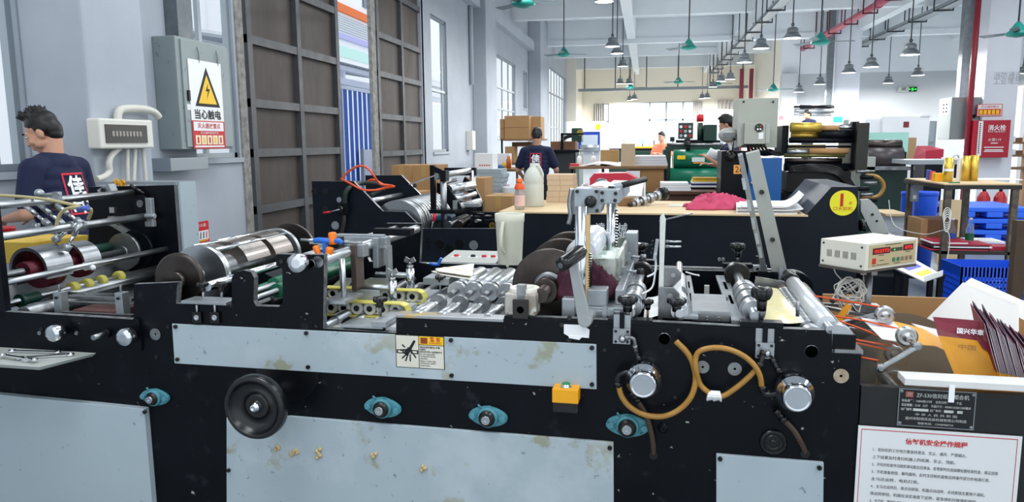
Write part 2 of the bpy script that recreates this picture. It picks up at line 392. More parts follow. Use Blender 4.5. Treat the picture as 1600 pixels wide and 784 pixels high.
# rear plate: the same outline, with the tall plate of the feed unit
pr = [V((p.x, R0, p.z)) for p in pts]
ry = lambda a, b, y=R0: U(a, b, y=y)
i0 = 1
rear = [V((LX, R0, pr[0].z)), V((ry(138, 400).x, R0, pr[0].z)), ry(138, 292), ry(272, 289), V((ry(272, 289).x, R0, pr[4].z))] + pr[4:19] + [V((p.x, R0, DK)) for p in (pr[19], pr[29])] + [V((pr[-1].x, R0, pr[-1].z)), V((BR, R0, .03)), V((LX, R0, .03))]
m = MB(); m.prism(rear, (0, .03, 0), BLACKC, STEELD); Pm('rear_side_plate', m)
a, b = ry(148, 290), ry(274, 288)
m = MB(); m.box(b.x - .02, b.x + .004, R0 + .03, R0 + .17, .4, b.z + .01, PANELC).box(a.x, b.x, R0 + .03, R0 + .17, b.z - .005, b.z + .012, ALU); Pm('side_cover', m, 'grey-blue end cover of the feed unit')
m = MB(); m.box(LX, BR, F0 + .03, R0, .12, .2, BLACKC); m.box(LX, BR, F0 + .2, R0 - .1, .2, .52, BLACKC); Pm('bed', m)
for x in (LX + .1, -1.4, .4):
    m = MB(); m.box(x, x + .12, F0, R0 + .03, 0, .05, BLACKC); Pm('foot', m)
# grey-blue panels with bolts
def bolt(mb, c, r, ax=(0, -1, 0), mt=KNOB, h=.008): mb.lathe(V(c), ax, [(r, 0), (r, h), (r * .55, h), (r * .5, h * .4), (0, h * .4)], mt, 12)
def panel(quad, name, mt, bolts, th=.012, lip=False, label=None):
    q = [U(a, b, y=F0) for a, b in quad]
    m = MB(); m.prism(q, (0, -th, 0), mt); o = Pm(name, m, label, bev=.002)
    for (a, b) in bolts:
        c = U(a, b, y=F0 - th); m = MB(); bolt(m, c, pxs(3.6, F0)); Pm('bolt', m, parent=o)
    return o
pa = panel([(270, 505), (932, 537), (932.5, 607.5), (274, 567)], 'upper_cover_panel', PANEL, [(275, 510), (278, 561), (479, 520), (482, 573), (705, 531), (706, 586), (925, 543), (925, 600)], .006, label='long stained grey-blue panel along the top')
q0 = U(0, 612, y=F0)
panel([(-90, 603), (233, 635), (246, 790), (246, 1000), (-90, 1000)], 'feed_cover_panel', PANELC, [(227, 643)], .03, label='grey-blue panel at the bottom left corner')
panel([(357, 650), (457, 648.5), (959, 689), (960, 1000), (357, 1000)], 'lower_cover_panel', PANEL, [(953, 699), (358, 734)], .014, label='stained grey-blue panel below the handwheel')
panel([(1119, 707), (1286, 720), (1283, 1000), (1119, 1000)], 'small_cover_panel', PANELC, [(1125, 716), (1280, 730)], .014, label='grey-blue panel at bottom right')
m = MB()
for a, b, r in ((243, 654, 0), ):
    q = [U(234, 634, y=F0 - .031), U(246, 640, y=F0 - .01), U(252, 790, y=F0 - .01), U(246, 790, y=F0 - .031)]
c = U(449, 575, y=F0); m.lathe(c + V((0, .0, 0)), (0, -1, 0), [(pxs(62, F0), 0), (pxs(62, F0), .002)], mat('satin_black', '#05070b', .35), 48); Pm('shade_disc', m)  # flat black disc paints in the shade behind the handwheel
# small plugs, washers, painted hole discs and screw heads
m = None
for a, b, r, mt in ((243, 522, 11, STEELD), (1098, 573, 10, STEELD), (1148, 576, 10.5, STEELD), (1314, 587, 11, mat('rusty_washer', '#b9ad98', .5, .4, var=.6, vs=40, col2='#8a6a48'))):
    m = MB(); c = U(a, b, y=F0); R = pxs(r, F0); m.lathe(c, (0, -1, 0), [(R, 0), (R, .003), (R * .2, .003), (R * .2, .0005), (0, .0005)], [mt, mt, mt, HOLE_SHADE], 24); Pm('washer', m)
for a, b, r in ((1038, 529, 9), (1268, 549, 9.5), (486, 412, 7)):
    m = MB(); c = U(a, b, y=F0); R = pxs(r, F0); m.lathe(c, (0, -1, 0), [(R * 1.06, 0), (R, .002), (R * .98, .0022), (0, .0022)], [STEELD, HOLE_SHADE, HOLE_SHADE], 24, cap=False); Pm('bored_hole_disc', m)  # flat black disc in a steel ring paints the dark of a hole
for a, b in ((62, 520), (65, 514), (120, 520), (245, 557), (263, 510), (440, 408), (621, 570), (890, 496), (878, 507), (889, 531), (945, 546), (1060, 515), (1127, 536), (1144, 537), (1108, 545), (1055, 620)):
    m = MB(); bolt(m, U(a, b, y=F0), pxs(4 if a < 900 else 3, F0), mt=STEELD if a in (62, 120) else KNOB, h=.004); Pm('screw', m)
# handwheel
c = U(397, 637, y=F0); hw = U(397, 637, y=F0 - .17)
Rw = pxs(60, F0 - .17); WH = mat('handwheel_black', '#121315', .28, var=.3, vs=4, col2='#1d1e20', spec=.6)
m = MB(); m.lathe(V((hw.x, F0 - .13, hw.z)), (0, -1, 0), [(Rw * .8, 0), (Rw * .96, .002), (Rw, .012), (Rw, .036), (Rw * .965, .046), (Rw * .86, .05), (Rw * .83, .046), (Rw * .8, .03), (Rw * .42, .004), (Rw * .4, .022), (Rw * .34, .026), (Rw * .2, .026), (Rw * .19, .034), (Rw * .12, .036), (0, .036)], WH, 64); hwo = Pm('handwheel', m, 'black dished handwheel')
m = MB(); m.lathe(V((hw.x, F0 - .165, hw.z)), (0, -1, 0), [(.02, 0), (.02, .006), (.013, .008), (.013, .014), (.006, .015), (.005, .008), (0, .008)], CHROME, 18); Pm('hub_bolt', m, parent=hwo)
m = MB(); m.cyl((hw.x, F0, hw.z), (hw.x, F0 - .13, hw.z), .025, STEELD); Pm('handwheel_shaft', m)
# flange bearings
def flange(px, py, ang=0, k=1.0, dark=False):
    c = U(px, py, y=F0); L, hgt = .062 * k, .034 * k; pp = []
    for i in range(28):
        t = 2 * PI * i / 28; x, z = math.cos(t), math.sin(t)
        x, z = (math.copysign(abs(x) ** 1.5, x) * L, math.copysign(abs(z) ** .9, z) * hgt)
        pp.append(c + V((x * math.cos(ang) - z * math.sin(ang), 0, x * math.sin(ang) + z * math.cos(ang))))
    m = MB(); m.prism(pp, (0, -.014 * k, 0), TEAL); m.lathe(c, (0, -1, 0), [(.034 * k, .012), (.033 * k, .022), (.03 * k, .03), (.024 * k, .03)], TEAL, 28)
    m.cyl(c + V((-.022, -.012, .028)) * k, c + V((-.03, -.018, .04)) * k, .004, TEAL); o = Pm('flange_bearing', m, 'teal two-bolt flange bearing', bev=.003)
    m = MB(); m.lathe(c + V((0, -.028 * k, 0)), (0, -1, 0), [(.026 * k, 0), (.026 * k, .004), (.02 * k, .006), (.02 * k, .012), (.014 * k, .012)], mat('greasy_steel', '#3b3c3a', .35, .8, var=.6, vs=40), 24)
    m.lathe(c + V((0, -.036 * k, 0)), (0, -1, 0), [(.0135 * k, 0), (.0135 * k, .012), (.004, .012), (.003, .006), (0, .006)], STEEL, 18); Pm('shaft_end', m, parent=o)
    for sx in (-1, 1):
        d = V((math.cos(ang) * sx * .048, -.014, math.sin(ang) * sx * .048)) * k
        m = MB(); m.lathe(c + d, (0, -1, 0), [(.014 * k, 0), (.014 * k, .002)], TEAL, 16).lathe(c + d + V((0, -.002, 0)), (0, -1, 0), [(.0105 * k, 0), (.0105 * k, .009 * k), (.008 * k, .01 * k)], TEAL, 6, smooth=False); Pm('bolt', m, parent=o)
flange(245, 619, -.05, 1.02); flange(600, 635, -.08, 1.15); flange(764, 649, -.05, 1.15); flange(981, 663, -.03, 1.2)
# bright round knobs on the front plate
def knob(px, py, r, L, px2=None, lab='polished round knob'):
    c = U(px, py, y=F0 - L); R = pxs(r, F0 - L); m = MB(); o0 = V((c.x, F0, c.z))
    m.lathe(o0, (0, -1, 0), [(R * .5, 0), (R * .5, L * .45), (R * .93, L * .45), (R, L * .5), (R, L * .9), (R * .9, L), (R * .4, L * 1.03), (0, L * 1.0)], CHROME, 30); return Pm('adjusting_knob', m, lab)
knob(80, 522, 16, .075); knob(192, 528, 16.5, .075); knob(462, 412, 17, .07)
m = MB(); p = U(147, 527, y=F0 - .075); m.cyl((p.x, F0, p.z), (p.x, F0 - .08, p.z), .0105, STEELD).cyl((p.x, F0, p.z), (p.x, F0 - .02, p.z), .018, BLACKC); Pm('square_shaft', m)
m = MB(); c = U(216, 518, y=F0); m.prism([c + V((.018 * math.cos(t * PI / 8), 0, .05 * (1 if math.sin(t * PI / 8) > 0 else -1) + .018 * math.sin(t * PI / 8) - .01)) for t in range(16)], (0, -.01, 0), BLACK); Pm('locking_strap', m)
# clear regulator cups with fittings and hoses
CLEAR = mat('regulator_chrome', '#dfe3e8', .07, 1, var=.25, vs=18, col2='#9aa0a6')
def regulator(px, py, r):
    c = U(px, py, y=F0 - .05); R = pxs(r, F0 - .05) * 1.08; o0 = V((c.x, F0, c.z)); ax = V((0, -1, 0))
    m = MB(); m.lathe(o0, ax, [(R * .9, .0), (R * .9, .015), (R * 1.0, .02), (R * 1.0, .045), (R * .92, .05), (R * .92, .056), (R * 1.0, .06), (R * 1.0, .072), (R * .78, .078), (R * .76, .112), (R * .7, .12), (R * .62, .122), (R * .58, .118), (0, .118)], CLEAR, 32); return Pm('vacuum_regulator', m, 'polished metal vacuum regulator cup', bev=0)
rg1 = regulator(1006, 592, 26); rg2 = regulator(1241, 612, 26)
def fitting(seq, r=.0095, col=KNOB):
    pp = [U(a, b, y=F0 - d) for a, b, d in seq]
    m = MB(); m.tube(pp, r, col, 10, 3)
    for p, q in ((pp[0], pp[1]), (pp[-1], pp[-2])): m.cyl(p, p + (V(q) - p).normalized() * .016, r * 1.35, col, seg=12)
    return Pm('hose_fitting', m)
fitting([(989, 580, .06), (968, 585, .06), (965, 604, .06)]); fitting([(985, 612, .03), (998, 628, .03)]); fitting([(992, 545, .03), (999, 563, .04)], .008)
fitting([(1227, 612, .05), (1196, 616, .05), (1190, 603, .05)]); fitting([(1212, 640, .03), (1226, 658, .03)]); fitting([(1206, 560, .03), (1218, 582, .04)], .008)
AMB = mat('amber_hose', '#b98a3c', .3, var=.5, vs=14, col2='#8f6325', trans=.15, spec=.6); BRN = mat('brown_hose', '#4a3a2c', .4, var=.5, vs=20, col2='#2c231c')
def hose(seq, r, mt, label=None):
    m = MB(); m.tube([U(a, b, y=F0 - d) for a, b, d in seq], r, mt, 10, 6); return Pm('hose', m, label)
hose([(1056, 533, .05), (1072, 549, .05), (1082, 566, .05), (1087, 592, .05), (1080, 619, .05), (1062, 639, .05), (1037, 650, .055), (1008, 648, .06), (985, 636, .06), (972, 620, .06), (967, 604, .06)], .0098, AMB, 'amber hose curving from the first regulator to an open end')
hose([(1185, 572, .05), (1174, 585, .05), (1155, 602, .05), (1133, 617, .05), (1118, 620, .05), (1106, 612, .05), (1094, 600, .05), (1088, 580, .06), (1087, 560, .06), (1094, 548, .06), (1116, 543, .06), (1140, 546, .06), (1162, 556, .06), (1178, 570, .065), (1187, 586, .06), (1190, 603, .05)], .0092, AMB, 'amber hose looped and tied above the dark blue panel')
hose([(996, 626, .03), (1006, 642, .03), (1014, 662, .03), (1020, 690, .02), (1021, 709, .0)], .0095, BRN, 'brown hose going down into the plate')
hose([(1226, 657, .03), (1240, 672, .03), (1252, 692, .02), (1258, 706, .0)], .0095, BRN, 'dark hose below the second regulator')
m = MB(); c = U(1116, 618, y=F0 - .05)
for k in range(7): m.tube([c + V(((k - 3) * .006, -.013, .004)), c + V(((k - 3) * .007, 0, -.016 + .002 * (k % 3))), c + V(((k - 3) * .006, .012, .002)), c + V(((k - 3) * .005, 0, .014)), c + V(((k - 3) * .006, -.013, .004))], .0042, WHITE, 6, 3)
Pm('tape_wrap', m, 'white plastic film wound round the hose')
def vblock(px, py, flip=False):                     # little bolted block with an elbow
    c = U(px, py, y=F0); m = MB(); m.boxc(c + V((0, -.012, 0)), (.058, .024, .052), ALU)
    for sx in (-1, 1):
        for sz in (-1, 1): bolt(m, c + V((sx * .02, -.024, sz * .018)), .005, h=.003)
    m.boxc(c + V((0, -.0, .045)), (.058, .012, .05), ALU).boxc(c + V((0, -.008, .05)), (.016, .012, .06), BLACKC)
    m.lathe(c + V((.004, -.024, -.004)), (0, -1, 0), [(.013, 0), (.014, .01), (.012, .02), (.006, .028), (0, .029)], STEEL, 16)
    Pm('valve_block', m, bev=.002)
vblock(972, 523); vblock(1194, 545)
fitting([(975, 527, .04), (990, 529, .04), (993, 545, .03)], .0065, STEELD); fitting([(1194, 548, .04), (1190, 562, .05), (1186, 573, .05)], .009)
m = MB(); c = U(1208, 690, y=F0); m.lathe(c, (0, -1, 0), [(.044, 0), (.044, .006), (.038, .012), (.034, .012), (.032, .004), (.028, .004), (.026, .014), (.02, .014), (.018, .006), (.01, .006), (.008, .016), (0, .016)], KNOB, 32); Pm('rubber_grommet', m)
m = MB(); c = U(1036, 668, y=F0); m.lathe(c, (0, -1, 0), [(.019, 0), (.018, .005), (.011, .006), (.01, .016), (.005, .016), (.004, .01), (0, .01)], BLACKC, 20); Pm('stud', m)
m = MB(); c = U(1021, 711, y=F0); m.lathe(c, (0, -1, 0), [(.017, 0), (.015, .004), (.01, .004)], KNOB, 20); Pm('grommet', m)
m = MB(); c = U(1258, 708, y=F0); m.lathe(c, (0, -1, 0), [(.017, 0), (.015, .004), (.01, .004)], KNOB, 20); Pm('grommet', m)
# yellow push-button box
c0, c1 = U(863, 627, y=F0 - .055), U(904, 606, y=F0 - .055); zt, zb = U(880, 607, y=F0 - .055).z, U(880, 629, y=F0 - .055).z; zl = U(880, 644, y=F0 - .055).z
YB = mat('yellow_plastic', '#f0a818', .4, var=.25, vs=18, col2='#d48f10')
m = MB(); m.box(c0.x, c1.x, F0 - .062, F0, zb, zt, YB); bx = Pm('push_button_box', m, 'yellow push-button box with green button', bev=.003)
m = MB(); m.box(c0.x + .002, c1.x - .002, F0 - .058, F0, zl, zb, mat('scratched_black_plastic', '#17191b', .4, stain=[('#c8cacb', 30, .68, .03, .6)])); Pm('box_base', m, parent=bx, bev=.002)
cc = V(((c0.x + c1.x) / 2, F0 - .036, zt)); m = MB(); m.lathe(cc, Z1, [(.019, 0), (.019, .004), (.0165, .006), (.0165, .011), (.0145, .012)], CHROME, 24); Pm('button_collar', m, parent=bx)
m = MB(); m.lathe(cc + V((0, 0, .006)), Z1, [(.0145, 0), (.0145, .007), (.012, .009), (0, .0085)], mat('green_button', '#10864e', .35), 24); Pm('button', m, parent=bx)
# warning label
yl = F0 - .0062; a, b, d = U(617.5, 522, y=yl), U(694, 528, y=yl), U(617.5, 573, y=yl); wl, hl = b.x - a.x, a.z - d.z
LABW = mat('label_white', '#dcd9cd', .5, var=.3, vs=12, col2='#c3bb9a'); INK = mat('black_ink', '#16171a', .6); LY = mat('label_yellow', '#f1c31c', .5); RED = mat('red_ink', '#c8252b', .5)
m = MB(); m.box(a.x, b.x, yl - .0006, yl, d.z, a.z, INK)
L = lambda u, v, e=.0012: V((a.x + wl * u, yl - e, a.z - hl * v))
def lq(m, u0, v0, u1, v1, mt, e=.0012): m.face([m.bm.verts.new(L(*q, e)) for q in ((u0, v1), (u1, v1), (u1, v0), (u0, v0))], mt)
lq(m, .015, .02, .475, .98, LABW); lq(m, .49, .02, .985, .27, LY); lq(m, .49, .29, .985, .98, LABW)
lq(m, 0.02, .45, .17, .57, INK, .0014); lq(m, .31, .45, .47, .57, INK, .0014); lq(m, .05, .48, .14, .54, LABW, .0016); lq(m, .35, .48, .44, .54, LABW, .0016)
for u0, v0, u1, v1, wd in ((.4, .16, .3, .42, .05), (.3, .4, .2, .6, .09), (.24, .45, .1, .47, .03), (.25, .55, .13, .72, .025), (.26, .58, .2, .8, .025), (.3, .58, .3, .8, .025), (.33, .5, .42, .68, .025), (.2, .38, .14, .3, .025)):
    p, q = L(u0, v0, .0018), L(u1, v1, .0018); n = (q - p).normalized().cross(Y1) * wl * wd * .6
    m.face([m.bm.verts.new(x) for x in (p - n * .8, q - n, q + n, p + n * .8)], INK)
p = [L(.52, .24, .0016), L(.66, .24, .0016), L(.66, .06, .0016), L(.52, .06, .0016)]; m.face([m.bm.verts.new(x) for x in p], mat('dark_red', '#8c3a1c', .6))
m.text('警 告', L(.82, .1, .0016), X1, Z1, hl * .14, RED, bold=.02); m.text('WARNING', L(.82, .21, .0016), X1, Z1, hl * .08, RED)
for k, s in enumerate(('请勿拆卸机器的防护罩', '运转时', '请勿将手伸入运转部件中', 'Do not disassemble', 'moving parts during', 'operation.', 'Failure to follow this', 'warning can result in', 'severe injury.')):
    m.text(s, L(.505, .345 + k * .07, .0016), X1, Z1, hl * (.062 if k < 3 else .058), INK, align='LEFT', bold=.015)
m.build('warning_label', MC, 'white and yellow warning label with a crushed hand symbol', fix=False)
# delivery end: dark recessed side with name plate and instruction board
def along(p, q, t): return V(p) + (V(q) - V(p)) * t
ex = U(1600, 640, y=2.46).x + .5
m = MB(); m.box(BR, ex, 2.5, 2.53, .03, U(1400, 606, y=2.5).z, mat('delivery_side', '#14171b', .4, var=.5, vs=4, col2='#221f1a')); Pm('delivery_side_plate', m)
yl = 2.497; NP = [U(1405, 606, y=yl), U(1526, 613, y=yl), U(1401, 664, y=yl)]; n0 = NP[0]; nw, nh = NP[1].x - n0.x, n0.z - NP[2].z
L2 = lambda u, v, e=.0022: V((n0.x + nw * u, yl - e, n0.z - nh * v))
NPB = mat('name_plate_black', '#15171a', .35); NPS = mat('name_plate_rim', '#8f9498', .4, .8)
m = MB(); m.box(n0.x, n0.x + nw, yl - .0012, yl, n0.z - nh, n0.z, NPS); m.box(n0.x + .003, n0.x + nw - .003, yl - .0016, yl - .001, n0.z - nh + .003, n0.z - .003, NPB)
for u in (.035, .965):
    for v in (.07, .93): m.lathe(L2(u, v), (0, -1, 0), [(.006, -.001), (.005, .001), (0, .0015)], NPS, 12)
PT = mat('plate_lettering', '#c9ccc8', .5)
q = [L2(.09, .22), L2(.19, .22), L2(.19, .07), L2(.09, .07)]; m.face([m.bm.verts.new(x) for x in q], mat('plate_red', '#b06058', .5))
m.text('⛩', L2(.14, .145, .003), X1, Z1, nh * .1, PT)
m.text('ZF-530信封纸袋糊合机', L2(.57, .15), X1, Z1, nh * .135, PT, width=nw * .68, bold=.01)
for k, (s, wd, u) in enumerate((('设备速度：10800枚/小时    主机功率：        千瓦', .78, .04), ('设备重量：2100   公斤    外型尺寸：4500X1250X1200毫米', .9, .04), ('出厂编号：                    出厂年月：          年        月', .8, .04))):
    m.text(s, L2(u, .31 + k * .115), X1, Z1, nh * .075, PT, width=nw * wd, align='LEFT', bold=.012)
for u0, u1 in ((.2, .4), (.6, .72), (.77, .84)):
    q = [L2(u0, .58), L2(u1, .58), L2(u1, .51), L2(u0, .51)]; m.face([m.bm.verts.new(x) for x in q], PT)
m.text('中 华 人 民 共 和 国', L2(.5, .665), X1, Z1, nh * .075, PT, width=nw * .54); m.text('温州市财顺风包装机械有限公司制造', L2(.5, .78), X1, Z1, nh * .085, PT, width=nw * .8); m.text('销售热线：13968988733', L2(.5, .9), X1, Z1, nh * .065, PT, width=nw * .46)
m.build('name_plate', MC, 'black maker name plate with silver lettering', fix=False)
yl = 2.494; NP = [U(1341, 664, y=yl), U(1597, 680, y=yl)]; n1 = NP[0]; bw = NP[1].x - n1.x; bh = bw * .78
BW = mat('board_white', '#dfe1e2', .4, var=.25, vs=4, col2='#cfd1d0', stain=[('#8f908a', 10, .7, .04, .4)])
m = MB(); m.box(n1.x, n1.x + bw, yl - .004, yl, n1.z - bh, n1.z, BW)
L3 = lambda u, v, e=.0055: V((n1.x + bw * u, yl - e, n1.z - bh * v))
RL = mat('red_rule', '#c02c3a', .5)
def lr(u0, v0, u1, v1, mt=RL): m.face([m.bm.verts.new(L3(*q, .0046)) for q in ((u0, v1), (u1, v1), (u1, v0), (u0, v0))], mt)
lr(.02, .025, .975, .032); lr(.02, .032, .024, .97); lr(.971, .032, .975, .97); lr(.02, .97, .975, .976)
m.text('信封机安全操作规程', L3(.49, .11, .005), X1, Z1, bh * .055, RED, width=bw * .38, bold=.025)
TX = ['1、信封机的工作地方要保持清洁、无尘、通风、严禁烟火。', '   上下班要及时清扫机器上的纸屑、灰尘、残胶。', '2、开机时检查传动链和滑动面加润滑油，各零部件的连接螺栓要经常检查，保证连接', '3、开机准备按钮、蜂鸣器响，此时主控制机面板运转操作部分的电源灯亮，', '   主马达运转，电机灯亮。', '4、主马达运转后，按点动按钮，机器点动运转，点动按钮主要用于调机。',
      '   按运转按钮，机器在设定速度下运转，紧急停机时按停机按钮。', '5、生产前，要预先试生产，连续检查多个成品，确认符合标准之后，方可进行正式生产。', '6、生产过程中，注意观察，有问题及时停机调整。', '7、机器运行中不要用手触摸运动部件，不得随意离开机器岗位。', '8、维修前应切断电源。', '9、下班时关闭总电源。']
for k, s in enumerate(TX): m.text(s, L3(.1, .205 + k * .068, .005), X1, Z1, bh * .034, INK, width=bw * .0215 * min(len(s), 36), align='LEFT')
m.build('instruction_board', MC, 'white instruction board with red border and red heading', fix=False)
# white edge strip, adhesive tag
m = MB(); a, b = U(1414, 591, y=2.45), U(1599, 604, y=2.45); m.box(a.x, ex, 2.45, 2.53, a.z - .022, a.z, mat('white_strip', '#d9dad8', .5, var=.3, vs=12, col2='#bfc0bd')); Pm('tray_edge_strip', m, 'white strip along the front of the delivery tray', bev=.002)
m = MB(); a = U(1483, 606, y=2.447); m.box(a.x, a.x + .016, 2.445, 2.448, a.z - .045, a.z + .01, WHITE); Pm('strip_tag', m)
# ---------------------------------------------------------------- rollers, rods and gauges on the machine's deck
def cy(m, p, y1, r, mt, seg=18): m.cyl(p, (p[0], y1, p[2]), r, mt, seg=seg)
def rod(name, px, py, yref, y0, y1, r, mt=STEEL, label=None, rings=()):
    p = U(px, py, y=yref); m = MB(); cy(m, V((p.x, y0, p.z)), y1, r, mt)
    for (ya, yb, rr, m2) in rings: cy(m, V((p.x, ya, p.z)), yb, rr, m2, 24)
    return Pm(name, m, label), p
def star_knob(p, r=.028, h=.05, mt=KNOB, down=0, post=STEELD):
    m = MB(); p = V(p); m.cyl(p - V((0, 0, down)), p + V((0, 0, h * .45)), r * .2, post, seg=10); m.cyl(p + V((0, 0, h * .3)), p + V((0, 0, h * .7)), r * .42, mt, r * .5, seg=12)
    m.lathe(p + V((0, 0, h * .62)), Z1, [(r * .55, 0), (r * .78, h * .1), (r * .78, h * .34), (r * .6, h * .4), (0, h * .38)], mt, 20)
    for k in range(5):
        t = 2 * PI * k / 5 + .4; m.ball(p + V((math.cos(t) * r * .72, math.sin(t) * r * .72, h * .84)), (r * .3, r * .3, h * .18), mt, 10, 8)
    return Pm('star_knob', m, 'black lobed clamping knob')
BURG = mat('burgundy_paint', '#6f2333', .35, .3, var=.5, vs=25, col2='#4c1622'); GRN = mat('green_roller_rubber', '#1d6b4e', .35, var=.4, vs=14, col2='#124a38'); DGRN = mat('dark_green_rubber', '#123b30', .4)
YW = mat('yellow_urethane', '#cfc862', .45, var=.4, vs=30, col2='#bfae4a'); WNYL = mat('white_nylon', '#d7d8d3', .45)
# --- the feed unit on the left
LX0 = LX + .03
m = MB(); m.box(LX, U(4, 450, y=F0).x, F0, F0 + .03, DK - .1, 1.35, BLACKC); Pm('feed_side_plate', m)
rod('cross_shaft', 207, 301, 3.57, F0 - .0, R0 - .01, .018, STEEL)
rod('cross_shaft', 241, 336, 3.57, F0 - .0, R0 - .01, .018, STEEL, rings=[(2.98, 3.06, .027, ALU)])
rod('cross_shaft', 258, 389, 3.57, F0, R0, .014, STEEL)
rod('cross_shaft', 248, 417, 3.57, F0, R0, .012, STEEL)
px_ = U(192, 393, y=3.4)
m = MB(); cy(m, V((px_.x, F0, px_.z)), R0, .016, STEELD); Pm('wheel_shaft', m)
m = MB(); cy(m, V((px_.x, 3.40, px_.z)), 3.42, .098, STEELD, 40); cy(m, V((px_.x, 3.39, px_.z)), 3.44, .03, STEELD, 20); Pm('steel_disc', m)
m = MB(); cy(m, V((px_.x + .015, 3.47, px_.z)), 3.49, .105, BLACKC, 40); cy(m, V((px_.x, 3.48, px_.z)), 3.57, .03, BLACKC); Pm('black_disc', m)
def sector_wheel(y0, y1, r):
    c = V((px_.x, y0, px_.z)); m = MB(); n = 30
    for k in range(n):
        t0, t1 = [PI * (-.12) + (PI * 1.36) * q / n for q in (k, k + 1)]
        f = lambda t, rr, y: V((c.x + math.cos(t) * rr, y, c.z + math.sin(t) * rr))
        m.hexa([f(t0, r * .86, y0), f(t1, r * .86, y0), f(t1, r * .86, y1), f(t0, r * .86, y1), f(t0, r, y0), f(t1, r, y0), f(t1, r, y1), f(t0, r, y1)], STEEL)
    bmesh.ops.remove_doubles(m.bm, verts=m.bm.verts[:], dist=1e-5)
    o = Pm('sector_wheel', m, 'polished steel sector wheel with burgundy hub')
    m = MB(); cy(m, c + V((0, .05, 0)), y1 - .02, r * .88, BURG, 32); cy(m, c + V((0, -.03, 0)), y1, r * .4, BURG, 24)
    for k in range(3):
        t = k * 2 * PI / 3 + .5; bolt(m, c + V((math.cos(t) * r * .3, -.03, math.sin(t) * r * .3)), .006)
    Pm('hub', m, parent=o)
sector_wheel(2.80, 2.95, .105); sector_wheel(3.03, 3.14, .095)
p = U(148, 390, y=3.3); m = MB(); cy(m, V((p.x, 3.1, p.z)), 3.5, .026, DGRN); Pm('rubber_roller', m, 'dark green roller')
g = U(248, 417, y=3.57)
for a in (120, 141, 162, 188):
    t = (a - 10) / (248 - 10); yy = 1 / ((1 - t) / 2.56 + t / 3.57); m = MB()
    m.lathe(V((g.x, yy, g.z)), Y1, [(.013, 0), (.027, 0), (.029, .006), (.029, .03), (.027, .036), (.013, .036)], YW, 24); Pm('feed_ring', m, 'yellow ring on a shaft')
m = MB(); m.lathe(V((g.x, 2.66, g.z)), Y1, [(.013, 0), (.03, 0), (.03, .02), (.024, .022), (.024, .1), (.013, .1)], DGRN, 24); Pm('rubber_roller', m, 'dark green collar roller')
p = U(40, 440, y=2.95); m = MB(); cy(m, V((p.x, F0 + .04, p.z - .03)), R0 - .02, .075, mat('roller_white', '#c6cbd0', .4, var=.3, vs=10), 36); Pm('large_roller', m, 'pale large roller')
p = U(62, 480, y=2.62); m = MB(); cy(m, V((p.x, F0 + .04, p.z - .015)), 2.85, .036, STEELD, 30); Pm('steel_roller', m)
p = U(230, 425, y=3.4); m = MB(); cy(m, V((p.x - .05, 2.9, p.z - .03)), R0 - .02, .022, STEEL, 20); Pm('steel_roller', m)
p = U(150, 470, y=3.0); m = MB(); m.box(p.x - .33, p.x + .38, 3.0, 3.4, p.z - .03, p.z - .015, STEELD); Pm('feed_table', m)
a, b = U(119, 482, y=2.6), U(186, 494, y=2.6); RB = mat('red_brown_block', '#53302c', .5, var=.5, vs=20, col2='#3a2220')
m = MB(); m.box(a.x, b.x, 2.58, 2.72, b.z - .005, a.z, RB); Pm('gauge_block', m, 'red-brown block between two brackets', bev=.003)
for x0, x1, y0, y1, yy in ((88, 103, 455, 490, 2.6), (184, 199, 456, 494, 2.6)):
    a, b = U(x0, y0, y=yy), U(x1, y1, y=yy); m = MB(); m.box(a.x, b.x, yy - .02, yy + .02, b.z, a.z, ALU); m.cyl((a.x + .016, yy, a.z), (a.x + .016, yy, a.z + .03), .005, STEELD); bolt(m, V(((a.x + b.x) / 2, yy - .02, a.z - .022)), .006); Pm('bracket', m, bev=.002)
for q, yy in ((462, 2.66), (471, 2.7), (487, 2.56)):
    a, b = U(96, q, y=yy), U(205, q + 4, y=yy); m = MB(); m.box(a.x, b.x, yy, yy + .025, a.z - .012, a.z, STEELD); Pm('guide_bar', m)
a = U(140, 463, y=2.85); m = MB(); m.boxc(a, (.3, .01, .035), STEEL)
for k in range(5): bolt(m, a + V((-.1 + k * .05, -.005, 0)), .004)
Pm('perforated_guide', m)
m = MB(); c = U(135, 417, y=3.02)
for k in range(6): m.ball(c + V((.012 * k - .03, .006 * (k % 2), .006 * math.sin(k * 2))), .014, WHITE, 10, 7)
m.build('foam_scrap', None, 'scrap of white foam caught on the rod in front of the burgundy wheels', 'foam')
# suction arms over the feed and their hoses
def arm(p0, p1, w, name='suction_arm'):
    m = MB(); p0, p1 = V(p0), V(p1); d = (p1 - p0); m.cyl(p0, p0 + d * .45, w, STEEL, seg=14).cyl(p0 + d * .4, p0 + d * .8, w * .65, CHROME, seg=12).cyl(p0 + d * .78, p1, w * 1.5, ALU, w * 1.2, seg=14); Pm(name, m)
arm(U(60, 318, y=3.0), U(100, 352, y=3.0), .012); arm(U(88, 320, y=3.0), U(128, 350, y=3.0), .012); arm(U(40, 322, y=3.0), U(78, 352, y=2.95), .011)
arm(U(126, 348, y=2.98), U(102, 392, y=2.92), .013); arm(U(124, 348, y=3.0), U(84, 376, y=2.95), .014)
m = MB(); c = U(70, 306, y=3.03); m.cyl(c + V((-.02, 0, .0)), c + V((.09, 0, .012)), .01, ALU).ball(c + V((-.03, 0, .012)), .022, ALU).boxc(c + V((.07, 0, .0)), (.03, .03, .04), ALU); Pm('arm_clamp', m)
m = MB(); c = U(82, 318, y=3.06); m.cyl(c, c + V((.05, .03, -.01)), .03, KNOB, seg=20); Pm('suction_drum', m)
